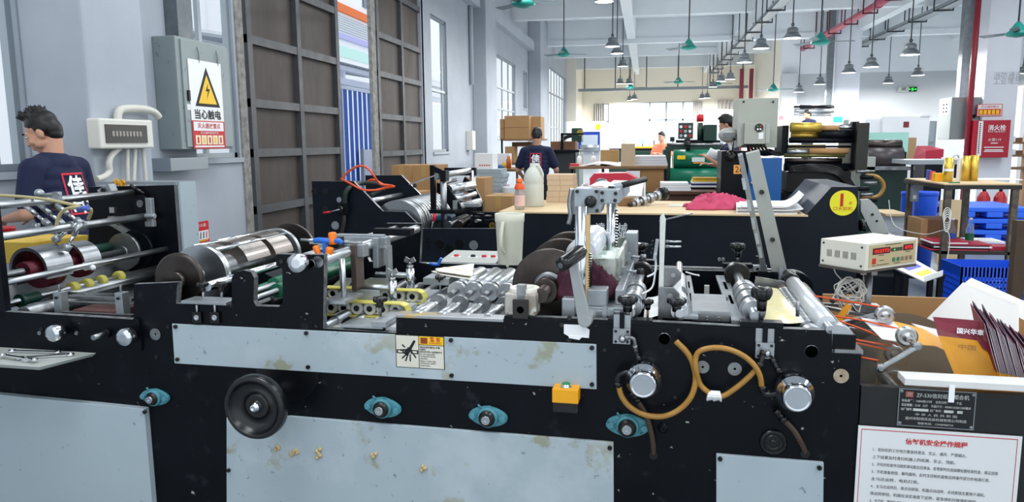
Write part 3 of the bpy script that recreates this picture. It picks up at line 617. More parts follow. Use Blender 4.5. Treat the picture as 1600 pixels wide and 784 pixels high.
m = MB(); c = U(57, 355, y=3.1); m.cyl(c + V((0, 0, -.03)), c + V((0, 0, .02)), .018, STEELD, seg=14); Pm('plunger', m)
CH = mat('clear_yellow_hose', '#cfc592', .25, trans=.3, spec=.6)
m = MB(); m.tube([U(-30, 304, y=2.85), U(30, 307, y=2.9), U(75, 312, y=2.9), U(110, 319, y=2.9), U(132, 325, y=2.9)], .0075, CH, 8, 5); Pm('suction_hose', m, 'clear yellowish hose')
m = MB(); m.tube([U(88, 352, y=2.9), U(92, 338, y=2.9), U(102, 327, y=2.9), U(122, 324, y=2.88), U(142, 327, y=2.9), U(138, 342, y=2.95)], .008, CH, 8, 5); Pm('suction_hose', m, 'clear yellowish hose')
m = MB(); m.cyl(U(122, 327, y=2.88), U(138, 324, y=2.88), .012, mat('blue_collar', '#4a64b4', .3)); Pm('hose_fitting', m, 'blue hose fitting')
m = MB(); c = U(235, 328, y=3.5); m.boxc(c, (.035, .03, .13), ALU).boxc(c + V((-.005, 0, -.075)), (.05, .03, .03), ALU).cyl(c + V((-.01, -.03, -.03)), c + V((.05, -.03, -.03)), .014, ALU); Pm('shaft_bracket', m, bev=.003)
m = MB(); c = U(219, 318, y=3.54); m.cyl(c, c + V((0, .04, 0)), .045, BLACKC, seg=28); m.cyl(c + V((-.0, -.005, 0)), c, .02, STEELD); Pm('hand_knob', m)
m = MB(); c = U(178, 345, y=3.5); m.boxc(c, (.05, .03, .05), ALU).boxc(c + V((.02, .02, -.04)), (.11, .02, .03), ALU, (0, .5, 0)).boxc(c + V((-.0, 0, .06)), (.03, .02, .03), STEEL); Pm('shaft_bracket', m)
m = MB(); c = U(168, 297, y=3.5); m.boxc(c, (.08, .05, .04), ALU, (0, -.4, 0)).cyl(c + V((.0, -.03, 0)), c + V((0, -.035, 0)), .014, KNOB); Pm('shaft_bracket', m)
m = MB(); a = U(204, 289, y=3.56); m.cyl(a, U(226, 303, y=3.56), .008, KNOB); Pm('lever', m)
# --- plate cylinder behind the second upright block
c = U(330, 424, y=2.82)
ax = lambda y: V((c.x, y, c.z))
m = MB(); cy(m, ax(2.6), R0, .026, STEELD, 20); Pm('cylinder_shaft', m)
m = MB(); m.lathe(ax(2.60), Y1, [(.1, 0), (.112, .006), (.112, .016), (.108, .018)], DISC, 48); cy(m, ax(2.57), 2.62, .04, DISC); Pm('end_disc', m, 'dark front disc of the plate cylinder')
m = MB(); cy(m, ax(2.74), 2.775, .125, STEEL, 48); Pm('cylinder_flange', m, 'bright steel flange')
m = MB(); cy(m, ax(3.36), 3.385, .125, STEEL, 48); Pm('cylinder_flange', m, 'bright steel flange')
m = MB(); m.lathe(ax(3.5), Y1, [(.135, 0), (.135, .02)], DISC, 48); Pm('end_disc', m, 'dark rear disc of the plate cylinder')
m = MB(); cy(m, ax(2.775), 3.36, .062, STEELD, 36); Pm('cylinder_core', m)
SHL = mat('printing_shell', '#b9b4b0', .3, 1, var=.6, vs=5, col2='#98806f')
for (ya, yb, a0, a1) in ((2.93, 3.12, 15, 140), (3.165, 3.33, 10, 130), (2.79, 2.86, 60, 170)):
    m = MB(); n = 22
    for k in range(n):
        t0, t1 = [math.radians(a0 + (a1 - a0) * q / n) for q in (k, k + 1)]; f = lambda t, r, y: V((c.x + math.cos(t) * r, y, c.z + math.sin(t) * r))
        m.hexa([f(t0, .06, ya), f(t1, .06, ya), f(t1, .06, yb), f(t0, .06, yb), f(t0, .116, ya), f(t1, .116, ya), f(t1, .116, yb), f(t0, .116, yb)], SHL)
    bmesh.ops.remove_doubles(m.bm, verts=m.bm.verts[:], dist=1e-5); Pm('printing_shell', m)
for dx, dz in ((.055, .1), (.13, -.02), (-.05, .112)):
    m = MB(); cy(m, ax(2.78 if dx < .1 else 2.6) + V((dx, 0, dz)), 3.36 if dx < .1 else R0, .009 if dx < .1 else .019, CHROME); Pm('tie_rod', m)
a = U(372, 480, y=2.56)
for k, (qx, qy) in enumerate(((408, 455), (424, 446), (438, 452), (400, 466), (425, 466))):
    p = U(qx, qy, y=2.75); m = MB(); cy(m, V((p.x, F0 + .03, p.z)), R0, .012, STEEL); cy(m, V((p.x, 2.72 + .05 * (k % 2), p.z)), 3.5, .03, GRN if k < 4 else STEELD, 24); Pm('rubber_roller', m, 'green rubber roller' if k < 4 else None)
for qx in (312, 341):
    star_knob(U(qx, 458, y=2.53) + V((0, .02, -.01)), .024, .05, down=.05)
m = MB(); a, b = U(290, 466, y=2.5), U(360, 470, y=2.5); m.box(a.x, b.x, 2.47, 2.56, b.z - .012, b.z, ALU); Pm('clamp_plate', m, bev=.002)
for qx in (310, 338):
    p = U(qx, 495, y=F0); m = MB(); m.box(p.x - .019, p.x + .019, F0 - .012, F0, p.z - .022, p.z + .022, KNOB); m.cyl((p.x, F0 - .005, p.z + .02), (p.x, F0 - .005, p.z + .05), .005, STEEL); m.lathe(V((p.x, F0 - .012, p.z)), (0, -1, 0), [(.011, 0), (.011, .003), (.004, .003), (.004, .001), (0, .001)], CHROME, 18); Pm('sliding_bearing', m, bev=.001)
# --- gauge rods carried by the two tall blocks
zt = U(470, 398, y=F0).z
ra, rb = U(508, 404, y=2.5), U(528, 398, y=2.55)
gx = (U(440, 398, y=2.5).x + U(506, 398, y=2.5).x) / 2
for dx, r in ((.06, .022), (.005, .012), (-.05, .016)):
    m = MB(); cy(m, V((gx + dx, F0 + .0, zt - .025)), R0 + .03, r, STEEL, 20); Pm('gauge_rod', m)
def hang(y, zlow, mt, w=.06, dx=.09):
    m = MB(); m.box(gx + dx - .012, gx + dx + .012, y - w / 2, y + w / 2, zlow, zt + .005, mt); m.boxc((gx + .03, y, zt - .02), (.2, .05, .05), ALU).boxc((gx + .0, y, zt + .008), (.22, .035, .012), ALU)
    m.cyl((gx + dx + .012, y, zt - .02), (gx + dx + .02, y, zt - .02), .008, KNOB, seg=10); Pm('hanging_gauge', m, bev=.002)
BRS = mat('brown_steel', '#6d5f59', .4, .7, var=.5, vs=14, col2='#4a413d')
hang(2.78, .93, BRS, .075); hang(3.02, .99, ALU, .11)
for c_, s_, q_ in (((gx + .13, 3.02, 1.0), (.012, .05, .16), ALU), ((gx + .1, 3.16, zt + .01), (.18, .05, .03), BLACKC), ((gx + .02, 2.72, zt + .018), (.06, .06, .04), KNOB)): m = MB(); m.boxc(c_, s_, q_); Pm('gauge_clamp', m)
m = MB(); m.cyl((gx + .10, 2.62, .9), (gx + .10, 2.62, zt - .03), .011, STEEL); m.boxc((gx + .10, 2.62, .93), (.09, .16, .012), ALU); Pm('drop_post', m)
# --- belt tracks with white pulleys
def track(px0, py0, px1, py1, y, n):
    a, b = U(px0, py0, y=y), U(px1, py1, y=y); z = (a.z + b.z) / 2; m = MB(); pr = [V((a.x, y, z + .005)), V((a.x, y, z - .03))]
    pr += [V((b.x, y, z - .03)), V((b.x + .02, y, z - .01)), V((b.x, y, z + .012)), V((b.x - .1, y, z + .02)), V(((a.x + b.x) / 2 + .06, y, z + .06)), V(((a.x + b.x) / 2 - .02, y, z + .06)), V(((a.x + b.x) / 2 - .12, y, z + .02)), V((a.x + .12, y, z + .055)), V((a.x + .06, y, z + .055))]
    m.prism(pr, (0, .008, 0), ALU); o = Pm('belt_track', m)
    for k in range(n):
        x = a.x + (b.x - a.x) * (k + .5) / n; m = MB(); m.lathe(V((x, y - .028, z - .01)), Y1, [(.009, 0), (.024, 0), (.026, .003), (.026, .022), (.02, .026)], WNYL, 24); m.lathe(V((x, y - .03, z - .01)), Y1, [(0, .0), (.012, 0), (.012, .006)], KNOB, 14, cap=False); Pm('pulley', m, parent=o)
    m = MB(); zc = z - .01; R = .031
    path = [V((a.x + (b.x - a.x) * t, 0, zc + R)) for t in (0, .5, 1)] + [V((b.x + R * math.sin(q), 0, zc + R * math.cos(q))) for q in (.8, 1.57, 2.3)] + [V((a.x + (b.x - a.x) * t, 0, zc - R)) for t in (1, .5, 0)] + [V((a.x - R * math.sin(q), 0, zc - R * math.cos(q))) for q in (.8, 1.57, 2.3)]
    ctr = V(((a.x + b.x) / 2, 0, zc)); n_ = len(path); y0_, y1_ = V((0, y - .05, 0)), V((0, y - .003, 0))
    ins = [V((min(max(p.x, a.x), b.x), 0, zc)) for p in path]; inn = [p + (q - p).normalized() * .005 for p, q in zip(path, ins)]
    for i in range(n_):
        k = (i + 1) % n_; m.hexa([path[i] + y0_, path[k] + y0_, inn[k] + y0_, inn[i] + y0_, path[i] + y1_, path[k] + y1_, inn[k] + y1_, inn[i] + y1_], YW)
    Pm('belt', m, 'yellow flat belt', parent=o)
track(512, 471, 632, 481, 2.74, 6); track(514, 448, 658, 463, 2.98, 7)
m = MB(); a, b = U(520, 490, y=2.7), U(640, 492, y=2.7); m.box(a.x, b.x + .25, 2.7, 3.3, a.z - .02, a.z - .01, ALU); Pm('deck_plate', m)
for qx, qy, yy in ((613, 450, 2.8), (641, 430, 3.05)):
    p = U(qx, qy, y=yy); m = MB(); m.cyl(p + V((0, 0, -.06)), p + V((0, 0, .03)), .018, CHROME).cyl(p + V((0, 0, .03)), p + V((0, 0, .045)), .014, STEELD).cyl(p + V((0, 0, .045)), p + V((0, 0, .06)), .007, STEELD); m.boxc(p + V((-.014, 0, .068)), (.02, .008, .022), STEELD, (0, .5, 0)).boxc(p + V((.014, 0, .068)), (.02, .008, .022), STEELD, (0, -.5, 0)); m.cyl(p, p + V((-.16, 0, 0)), .012, STEEL); Pm('wing_nut_post', m)
# fixed rollers and bars in the gap beside the tall block
for qx, qy, r in ((522, 493, .022), (548, 500, .02), (575, 503, .018), (600, 508, .016)):
    p = U(qx, qy, y=2.6); m = MB(); cy(m, V((p.x, F0 + .02, p.z - .02)), 3.5, r * .6, STEEL); cy(m, V((p.x, 2.6, p.z - .02)), 3.4, r, STEEL); Pm('steel_roller', m)
m = MB(); a = U(600, 500, y=2.55); m.boxc(a + V((0, .12, -.005)), (.055, .34, .022), ALU); m.boxc(a + V((-.075, .02, -.02)), (.17, .12, .012), ALU); Pm('side_gauge_bar', m, bev=.002)
star_knob(U(594, 486, y=2.62) + V((0, 0, -.0)), .03, .055, down=.02); star_knob(U(688, 448, y=3.1), .026, .05, down=.03); star_knob(U(815, 452, y=2.85), .022, .04, down=.03)
m = MB(); a, b = U(505, 513, y=2.53), U(620, 520, y=2.53); m.box(a.x, b.x, 2.5, 2.62, b.z - .02, b.z + .002, GLUE); Pm('deck_edge', m)
# --- shingling rollers
m = MB(); a, b = U(619, 496, y=2.5), U(787, 503, y=2.5); m.box(a.x, b.x, 2.495, 2.56, b.z, b.z + .012, mat('yellow_smeared_steel', '#a9abae', .4, .8, stain=[('#d9b23c', 5, .52, .08, .8)])); Pm('roller_bed_edge', m, bev=.002)
za = b.z
for k in range(6):
    p = U(672 + k * 36.5, 484, y=2.6); z = za - .005; x = p.x - .03
    if k < 5:
        m = MB(); cy(m, V((x, 2.53, z)), 2.7, .024, STEEL, 24); cy(m, V((x, 2.7, z)), 2.86, .011, STEEL); cy(m, V((x, 2.78, z)), 2.803, .034, STEELD, 28); Pm('shingling_roller', m)
    x2 = U(742 + k * 25, 440, y=3.1).x
    m = MB(); cy(m, V((x2 - .05, 2.9, z + .01)), 3.0, .013, STEELD); cy(m, V((x2 - .05, 2.98, z + .01)), 3.01, .039, STEEL, 32); cy(m, V((x2 - .05, 3.04, z + .012)), 3.4, .034, STEEL, 28)
    if k < 5: Pm('delivery_roller', m)
m = MB(); a, b = U(625, 497, y=2.55), U(840, 500, y=2.55); m.box(a.x - .05, b.x, 2.53, 3.5, za - .06, za - .045, mat('white_deck', '#c9cdd0', .5, var=.4, vs=9)); Pm('deck_plate', m)
m = MB(); m.box(a.x + .1, b.x + .05, 3.02, 3.05, za - .03, za + .02, BLACKC); Pm('roller_rail', m)
# --- white bearing block, glue discs and shaft
c = U(858, 447, y=2.72)
m = MB(); a, b = U(788, 463, y=2.5), U(838, 494, y=2.5); m.box(a.x, b.x, 2.5, 2.58, b.z, U(810, 459, y=2.5).z, mat('chipped_white_block', '#b5b3aa', .5, .3, var=.7, vs=14, col2='#7e6d57', stain=[('#e8e8e4', 9, .55, .1, .7), ('#6b5038', 22, .6, .03, .8)])); Pm('bearing_block', m, 'chipped white bearing block', bev=.006)
a, b = U(801, 468, y=2.488), U(825, 498, y=2.488); m = MB(); m.box(a.x, b.x, 2.486, 2.5, b.z, a.z, mat('gunmetal', '#3a3937', .4, .7)); q = V(((a.x + b.x) / 2, 2.4855, (a.z + b.z) / 2 - .002)); m.lathe(q, (0, -1, 0), [(.0125, 0), (.0125, .001), (0, .001)], HOLE_SHADE, 20); m.box(a.x + .012, b.x - .012, 2.5, 2.53, a.z, a.z + .05, STEELD); Pm('sliding_bearing', m, bev=.001)
m = MB(); cy(m, V((c.x, 2.54, c.z)), R0, .026, DISC); cy(m, V((c.x, 2.62, c.z)), 2.7, .045, DISC, 28); Pm('glue_shaft', m)
for yy, r in ((2.72, .142), (3.02, .142), (3.28, .14)):
    m = MB(); m.lathe(V((c.x, yy, c.z)), Y1, [(r - .004, 0), (r, .003), (r, .012), (r - .004, .014)], DISC, 56); m.lathe(V((c.x, yy, c.z)), (0, -1, 0), [(.06, 0), (.055, .012), (.04, .014)], STEELD, 32); Pm('glue_disc', m, 'large dark steel disc on the glue shaft')
    if yy < 2.8: m = MB(); p = V((c.x + .05, yy, c.z + .09)); m.cyl(p, p + V((0, -.03, 0)), .006, BRS); Pm('disc_pin', m)
# --- glue head: two columns, head, lever and trough
pc = U(908, 460, y=2.63); zh = U(908, 322, y=2.63).z; x0 = pc.x
CREAM = mat('cream_strip', '#c9ad7a', .5)
m = MB(); m.cyl((x0, 2.63, .86), (x0, 2.63, zh), .0225, CHROME, seg=28); m.box(x0 + .018, x0 + .03, 2.615, 2.645, .95, zh - .03, CREAM)
for k in range(18): m.box(x0 + .026, x0 + .038, 2.615, 2.645, .96 + k * .0095, .9645 + k * .0095, KNOB)
Pm('rack_column', m, 'chrome column with toothed rack')
p2 = U(955, 372, y=3.25); z2 = U(955, 318, y=3.25).z
m = MB(); m.cyl((p2.x, 3.25, .86), (p2.x, 3.25, z2 + .02), .021, CHROME, seg=28)
for k in range(22): m.box(p2.x + .018, p2.x + .028, 3.24, 3.26, .95 + k * .013, .956 + k * .013, KNOB)
Pm('rack_column', m, 'chrome column with toothed rack')
HD = mat('head_grey_paint', '#9fa8ae', .45, .2, var=.4, vs=14, col2='#848d93')
yh = 2.68
hp = [U(a, b, y=yh) for a, b in ((897, 294), (965, 296), (965, 318), (944, 318), (940, 324), (938, 333), (913, 333), (897, 326))]
m = MB(); m.prism(hp, (0, .12, 0), HD); Pm('gear_head', m, 'grey gear head on the glue columns', bev=.003)
hh = [U(a, b, y=yh - .005) for a, b in ((936, 295), (967, 296), (967, 318), (936, 318))]
m = MB(); m.prism(hh, (0, .62, 0), HD); Pm('cross_beam', m, bev=.003)
for a, b in ((902, 299), (932, 299), (941, 301), (962, 302), (941, 313), (961, 313), (933, 329)):
    m = MB(); bolt(m, U(a, b, y=yh - .005), .0065); Pm('bolt', m)
m = MB(); g = U(923, 315, y=yh); m.lathe(g, (0, -1, 0), [(.02, 0), (.02, .012), (.012, .014), (.006, .016), (0, .016)], KNOB, 24)
for k in range(20):
    t = 2 * PI * k / 20; m.boxc(g + V((math.cos(t) * .02, -.007, math.sin(t) * .02)), (.005, .012, .003), KNOB, (0, -t, 0))
Pm('gear', m)
m = MB(); p = U(893, 316, y=yh); m.tube([p + V((0, 0, .05)), p + V((-.008, 0, .0)), p + V((-.004, 0, -.05)), p + V((-.012, 0, -.08))], .008, STEELD, 8, 4); m.boxc(p + V((.005, .04, .0)), (.012, .05, .09), HD); Pm('side_bracket', m)
m = MB(); m.cyl(U(962, 292, y=2.78), U(1008, 280, y=3.0), .0115, mat('black_grip', '#17181a', .5, .4), seg=16); m.cyl(U(955, 294, y=2.76), U(968, 291, y=2.8), .015, HD, seg=16); Pm('head_handle', m, 'black bar handle')
m = MB(); m.grid(lambda u, v: U(942, 290, y=2.75) + V((.05 * (u - .5) * 2 * (1 - .2 * v), .06 * (v - .5), .02 * math.sin(PI * u) * math.sin(PI * v))), 10, 8, GLUE); m.tube([U(940, 285, y=2.75) + V((.02 * math.cos(t), 0, .012 * math.sin(t))) for t in [k * .4 for k in range(9)]], .004, STEELD, 6, 2); Pm('dried_glue_cap', m)
LEV = mat('chipped_lever', '#a9adae', .5, .3, var=.2, vs=10, stain=[('#3a342f', 16, .57, .03, .85)])
yl = 2.47
lp = [U(a, b, y=yl) for a, b in ((887, 408), (899, 402), (923, 498), (923, 506), (917, 511), (909, 511), (903, 505))]
m = MB(); m.prism(lp, (0, .022, 0), LEV); m.cyl(U(914, 502, y=yl), U(914, 502, y=yl) + V((.01, .13, .0)), .022, LEV, seg=20); lv = Pm('crank_lever', m, 'chipped grey crank lever with black grip', bev=.004)
m = MB(); a = U(877, 414, y=2.37); b = a + V((.055, .11, .035)); m.lathe(a, b - a, [(.014, -.004), (.023, 0), (.025, .01), (.025, .11), (.02, .125)], KNOB, 24); m.lathe(a, a - b, [(.01, 0.004), (.01, .006), (0, .006)], STEELD, 14); Pm('grip', m, parent=lv)
# trough, glue roller and frame
tr = [(918, 402), (960, 402)]
a = U(919, 403, y=2.78); wd = .115
m = MB(); zt_ = a.z; xl = a.x; y0, y1 = 2.78, 3.35
GB = mat('glue_trough', '#9aa099', .5, .5, var=.5, vs=14, col2='#6d736c', stain=[('#dfe5dc', 8, .52, .08, .7)])
m.box(xl, xl + wd, y0, y0 + .012, zt_ - .07, zt_, GB).box(xl, xl + wd, y1 - .012, y1, zt_ - .07, zt_ + .01, GB).box(xl + wd - .014, xl + wd, y0, y1, zt_ - .08, zt_ + .004, GB).box(xl, xl + .014, y0, y1, zt_ - .08, zt_ - .01, GB).box(xl, xl + wd, y0, y1, zt_ - .085, zt_ - .07, GB)
Pm('glue_trough', m, 'smeared metal glue trough', bev=.002)
m = MB(); GL = mat('wet_glue', '#d5e6dc', .25, var=.5, vs=18, col2='#eef3ef', spec=.6)
m.grid(lambda u, v: V((xl + .005 + (wd - .015) * u, y0 + .01 + (y1 - y0 - .02) * v, zt_ - .025 + .012 * math.sin(u * 5 + v * 9) * math.sin(v * 14) - .01 * u)), 14, 40, GL); Pm('glue', m, 'pale mint wet glue')
m = MB(); c2 = U(880, 407, y=2.75); cy(m, V((xl - .03, 2.8, zt_ + .01)), 3.3, .058, mat('glue_roller', '#dde2e6', .3, .2), 36); cy(m, V((xl - .03, 2.72, zt_ + .01)), 3.4, .02, STEELD); Pm('glue_roller', m, 'white glue roller')
m = MB(); xb = xl + wd + .01
m.hexa([(xl - .02, 2.57, .915), (xb + .035, 2.57, .915), (xb + .035, 3.4, .915), (xl - .02, 3.4, .915), (xl - .02, 2.57, .945), (xb + .035, 2.57, .945), (xb + .035, 3.4, .945), (xl - .02, 3.4, .945)], ALU); m.box(xb - .01, xb + .02, 2.62, 3.42, .945, 1.0, ALU); m.box(xl + .02, xl + .09, 2.58, 2.66, .945, 1.005, ALU); m.box(xb - .02, xb + .03, 3.3, 3.42, .94, 1.12, ALU)
m.boxc((xl + .08, 2.575, .9), (.12, .02, .07), ALU); m.boxc((xl - .045, 2.6, .93), (.05, .05, .08), ALU); Pm('glue_unit_base', m, bev=.004)
m = MB(); m.cyl((x0 - .0, 2.585, .86), (x0 + .0, 2.585, .9), .02, ALU); m.box(x0 + .085, x0 + .1, 2.545, 2.57, .84, .95, ALU); m.cyl((x0 + .11, 2.55, .93), (x0 + .11, 2.6, .93), .014, ALU); Pm('lever_support', m)
for yy, zz in ((2.95, 1.01), (3.2, 1.03)):
    m = MB(); m.boxc((xb - .005, yy, zz), (.03, .03, .035), ALU).cyl((xb, yy, zz), (xb + .07, yy, zz), .006, STEEL).cyl((xb + .05, yy, zz), (xb + .075, yy, zz), .012, KNOB if yy < 3 else STEELD); Pm('set_screw', m)
GC = mat('greenish_cup', '#b7c69a', .3, trans=.2)
p = U(966, 445, y=2.85); m = MB(); m.lathe(p + V((0, 0, -.09)), Z1, [(.028, 0), (.036, .11), (.033, .11), (.026, .01), (0, .01)], GC, 24); Pm('drip_cup', m, 'greenish drip cup with glue')
# --- creasing rollers, guides and knobs on the right half
def wheelroller(px, py, yref, r, bodies, label=None):
    p = U(px, py, y=yref); m = MB(); cy(m, V((p.x, F0 + .03, p.z)), R0, r * .45, STEEL)
    for ya, yb, k in bodies: m.lathe(V((p.x, ya, p.z)), Y1, [(r * k * .93, 0), (r * k, .006), (r * k, yb - ya - .006), (r * k * .93, yb - ya)], STEEL if k < 1.2 else mat('black_collar', '#17181a', .35, .3), 28)
    return Pm('creasing_roller', m, label), p
wheelroller(990, 468, 2.75, .04, [(2.6, 2.66, .9), (2.68, 2.74, 1.05), (2.76, 2.84, .95), (2.87, 2.93, 1.05), (3.28, 3.34, 1.35)])
wheelroller(1171, 473, 2.75, .04, [(2.6, 2.66, 1.05), (2.7, 2.78, 1.12), (2.84, 2.9, 1.05), (2.92, 2.98, 1.12), (3.3, 3.36, 1.35)])
wheelroller(1062, 478, 2.65, .032, [(2.56, 2.64, 1.0), (2.68, 2.76, 1.0), (2.9, 3.2, .9)])
BA = BLACKC
def knob_bridge(px, py, y, w, post=.0):
    p = U(px, py, y=y); m = MB(); m.boxc(p + V((0, 0, 0)), (w, .05, .018), BA); m.boxc(p + V((-w * .28, 0, -.04)), (.012, .03, .08), BA).boxc(p + V((w * .28, 0, -.04)), (.012, .03, .08), BA); m.cyl(p + V((0, 0, -.1)), p + V((0, 0, .05)), .006, STEELD, seg=10); Pm('knob_bridge', m, bev=.002)
    return p
p = knob_bridge(985, 501, 2.52, .15); star_knob(p + V((-.01, 0, .01)), .036, .075)
p = knob_bridge(1189, 505, 2.52, .135); star_knob(p + V((.0, 0, .01)), .036, .11)
p = knob_bridge(1000, 408, 3.52, .13); star_knob(p + V((.005, 0, .01)), .036, .075)
p = knob_bridge(1152, 414, 3.52, .13); star_knob(p + V((.0, 0, .01)), .036, .09)
star_knob(U(1012, 490, y=2.55), .021, .05, down=.03, post=mat('brass', '#8b6a3a', .35, .9)); star_knob(U(1057, 495, y=2.55), .035, .065, down=.02); star_knob(U(1187, 415, y=3.5), .021, .045, down=.03)
m = MB(); p = U(1187, 419, y=3.5); m.boxc(p, (.06, .04, .028), ALU); bolt(m, p + V((-.012, -.02, 0)), .006); bolt(m, p + V((.016, -.02, 0)), .006); m.boxc(p + V((0, .03, -.06)), (.05, .03, .08), BA); Pm('clamp_block', m, bev=.002)
# upright blade guide
ya, yb = 2.68, 2.72; g0 = [U(a, b, y=2.7) for a, b in ((1027, 500), (1035, 500), (1037, 420), (1040, 345), (1036, 333), (1031, 340), (1030, 420))]
m = MB(); m.prism(g0, (0, .05, 0), GLUE); m.cyl(U(1030, 345, y=2.7), U(1030, 345, y=2.7) + V((.12, .3, .0)), .003, mat('clear_strip', '#6c747c', .2, trans=.6)); Pm('upright_guide', m, 'glue-smeared upright guide plate', bev=.002)
m = MB(); c = U(1040, 377, y=2.72)
for dz in (0, -.018): m.cyl(c + V((0, 0, dz)), c + V((.055, 0, dz)), .0035, STEEL, seg=8); m.cyl(c + V((-.004, 0, dz)), c + V((.01, 0, dz)), .006, STEELD, seg=6)
Pm('guide_bolt', m)
m = MB(); c = U(1025, 390, y=2.72); m.boxc(c, (.012, .03, .075), ALU, (0, .12, 0)); m.tube([c + V((0, 0, -.03)), c + V((-.002, 0, -.09)), c + V((-.012, -.0, -.14)), c + V((-.045, -.02, -.16))], .0035, WHITE, 6, 4); m.tube([c + V((-.0, 0, -.03)), c + V((.0, 0, -.08)), c + V((-.03, 0, -.1))], .0035, WHITE, 6, 4)
for k in range(4): m.ball(c + V((-.012 - .004 * (k % 2), 0, .03 - k * .014)), .005, KNOB, 8, 6)
Pm('photo_sensor', m)
for yy, q in ((2.62, (1029, 449, 1061, 498)), (3.0, (1036, 418, 1064, 448))):
    a, b = U(q[0], q[1], y=yy), U(q[2], q[3], y=yy); m = MB(); m.prism([V((a.x, yy, b.z)), V((b.x, yy, b.z)), V((b.x, yy, a.z - .02)), V((b.x - .02, yy, a.z)), V((a.x, yy, a.z))], (0, .02, 0), STEELD); m.lathe(V((a.x + .04, yy, a.z - .03)), (0, -1, 0), [(.009, 0), (.009, .003), (0, .003)], STEEL, 14); Pm('shaft_support', m, bev=.001)
def slotbar(a, b, w, t=.012):
    m = MB(); a, b = V(a), V(b); m.bar(a, b, w, t, ALU); d = b - a
    m.bar(a + d * .3 + V((0, 0, t * .55)), a + d * .48 + V((0, 0, t * .55)), w * .22, .001, HOLE_SHADE); m.bar(a + d * .62 + V((0, 0, t * .55)), a + d * .8 + V((0, 0, t * .55)), w * .22, .001, HOLE_SHADE); Pm('slotted_bar', m, bev=.001)
slotbar(U(1076, 496, y=2.56), U(1070, 432, y=3.5), .035); slotbar(U(1084, 496, y=2.56), U(1074, 432, y=3.5), .03)
slotbar(U(1155, 503, y=2.56), U(1127, 432, y=3.5), .05)
a, b = U(1082, 485, y=2.6), U(1140, 503, y=2.6); m = MB(); m.box(a.x, b.x, 2.6, 2.61, b.z, a.z, STEEL); m.box(a.x, b.x, 2.61, 2.9, a.z - .012, a.z, STEEL)
bolt(m, V((a.x + .05, 2.6, a.z - .025)), .006, mt=STEELD); bolt(m, V((a.x + .09, 2.6, a.z - .025)), .006, mt=STEELD); Pm('cross_tray', m)
a, b = U(1085, 462, y=2.92), U(1138, 485, y=2.92); m = MB(); m.box(a.x, b.x, 2.92, 2.93, b.z - .02, a.z, ALU)
for qx in (1092, 1130): q = U(qx, 474, y=2.92); m.lathe(q, (0, -1, 0), [(.022, 0), (.022, .02), (.012, .022), (.01, .03), (0, .03)], DGRN, 20)
q = U(1112, 471, y=2.92); m.boxc(q, (.055, .012, .05), WHITE); Pm('cross_tray', m)
m = MB(); m.boxc(U(1095, 478, y=2.75), (.06, .012, .006), mat('pale_wood', '#c79f6c', .6), (0, -.25, 0)); Pm('wooden_slip', m, 'small slip of pale wood')
m = MB(); m.boxc(U(1104, 462, y=3.2), (.02, .02, .09), GREY); Pm('small_post', m)
m = MB(); m.tube([U(1072, 425, y=3.4), U(1085, 429, y=3.3), U(1092, 430, y=3.25)], .004, WHITE, 6, 4); Pm('wire_end', m)
# folded white sheet below the upright guide
m = MB(); m.grid(lambda u, v: V((U(1005, 500, y=2.6).x + .13 * u, 2.62 + .35 * v, .9 + .08 * u * u + .02 * math.sin(v * 3))), 8, 6, WHITE, smooth=True); Pm('guide_sheet', m, 'white guide sheet')
# clear film over the yellow sheet between the rollers
m = MB(); z = U(1200, 490, y=2.7).z - .01; a = U(1180, 492, y=2.62).x; m.grid(lambda u, v: V((a + .0 + .2 * u, 2.62 + .62 * v, z + .012 * math.sin(u * 9 + v * 3) * .3)), 12, 10, mat('yellow_film', '#dcd6b0', .25, var=.6, vs=6, col2='#d9c566', stretch=(1, 6, 1))); Pm('paper_web', m, 'yellowish paper web under clear film')
p = U(1198, 483, y=2.75); m = MB(); cy(m, V((a + .22, 2.56, z + .01)), 3.3, .032, mat('white_roller', '#d3d7da', .3, .3), 28); cy(m, V((a + .22, 2.5, z + .01)), R0, .014, STEEL); cy(m, V((a + .22, 3.3, z + .01)), 3.45, .036, KNOB); Pm('web_roller', m, 'white web roller')
# ribbed draw rollers at the outlet
def ribbed(px0, py0, y0, px1, py1, y1, r):
    a, b = U(px0, py0, y=y0), U(px1, py1, y=y1); x, z = (a.x + b.x) / 2, (a.z + b.z) / 2; m = MB(); pr = []; n = int((y1 - y0) / .012)
    for k in range(n):
        h = (y1 - y0) * k / n; pr += [(r, h), (r, h + .008), (r * .9, h + .0085), (r * .9, h + .0115)]
    m.lathe(V((x, y0, z)), Y1, pr, mat('banded_steel', '#cfd3d6', .28, 1, var=.9, vs=70, col2='#4a4d50', stretch=(.04, 1, .04)), 30); m.lathe(V((x, y0 - .05, z)), Y1, [(r * .75, 0), (r * .75, .05)], STEEL, 24); m.lathe(V((x, y0 - .1, z)), Y1, [(r * 1.15, 0), (r * 1.2, .01), (r * 1.2, .04), (r * .8, .05)], STEEL, 28); m.lathe(V((x, y1, z)), Y1, [(r * 1.02, 0), (r * 1.02, .02), (r * 1.05, .03), (r * 1.05, .12), (r * .4, .12), (r * .4, .25)], [STEEL, BRS, BRS, BRS, BLACKC, BLACKC], 28); return Pm('ribbed_roller', m, 'ribbed bright steel draw roller')
ribbed(1298, 519, 2.62, 1256, 465, 3.2, .044); ribbed(1262, 506, 2.62, 1226, 468, 3.2, .03)
m = MB(); c = U(1243, 452, y=3.45); m.lathe(c, Y1, [(.075, 0), (.075, .09)], BA, 36); m.boxc(c + V((-.08, .045, .03)), (.16, .09, .09), BA); Pm('roller_guard', m, 'black rounded roller guard')
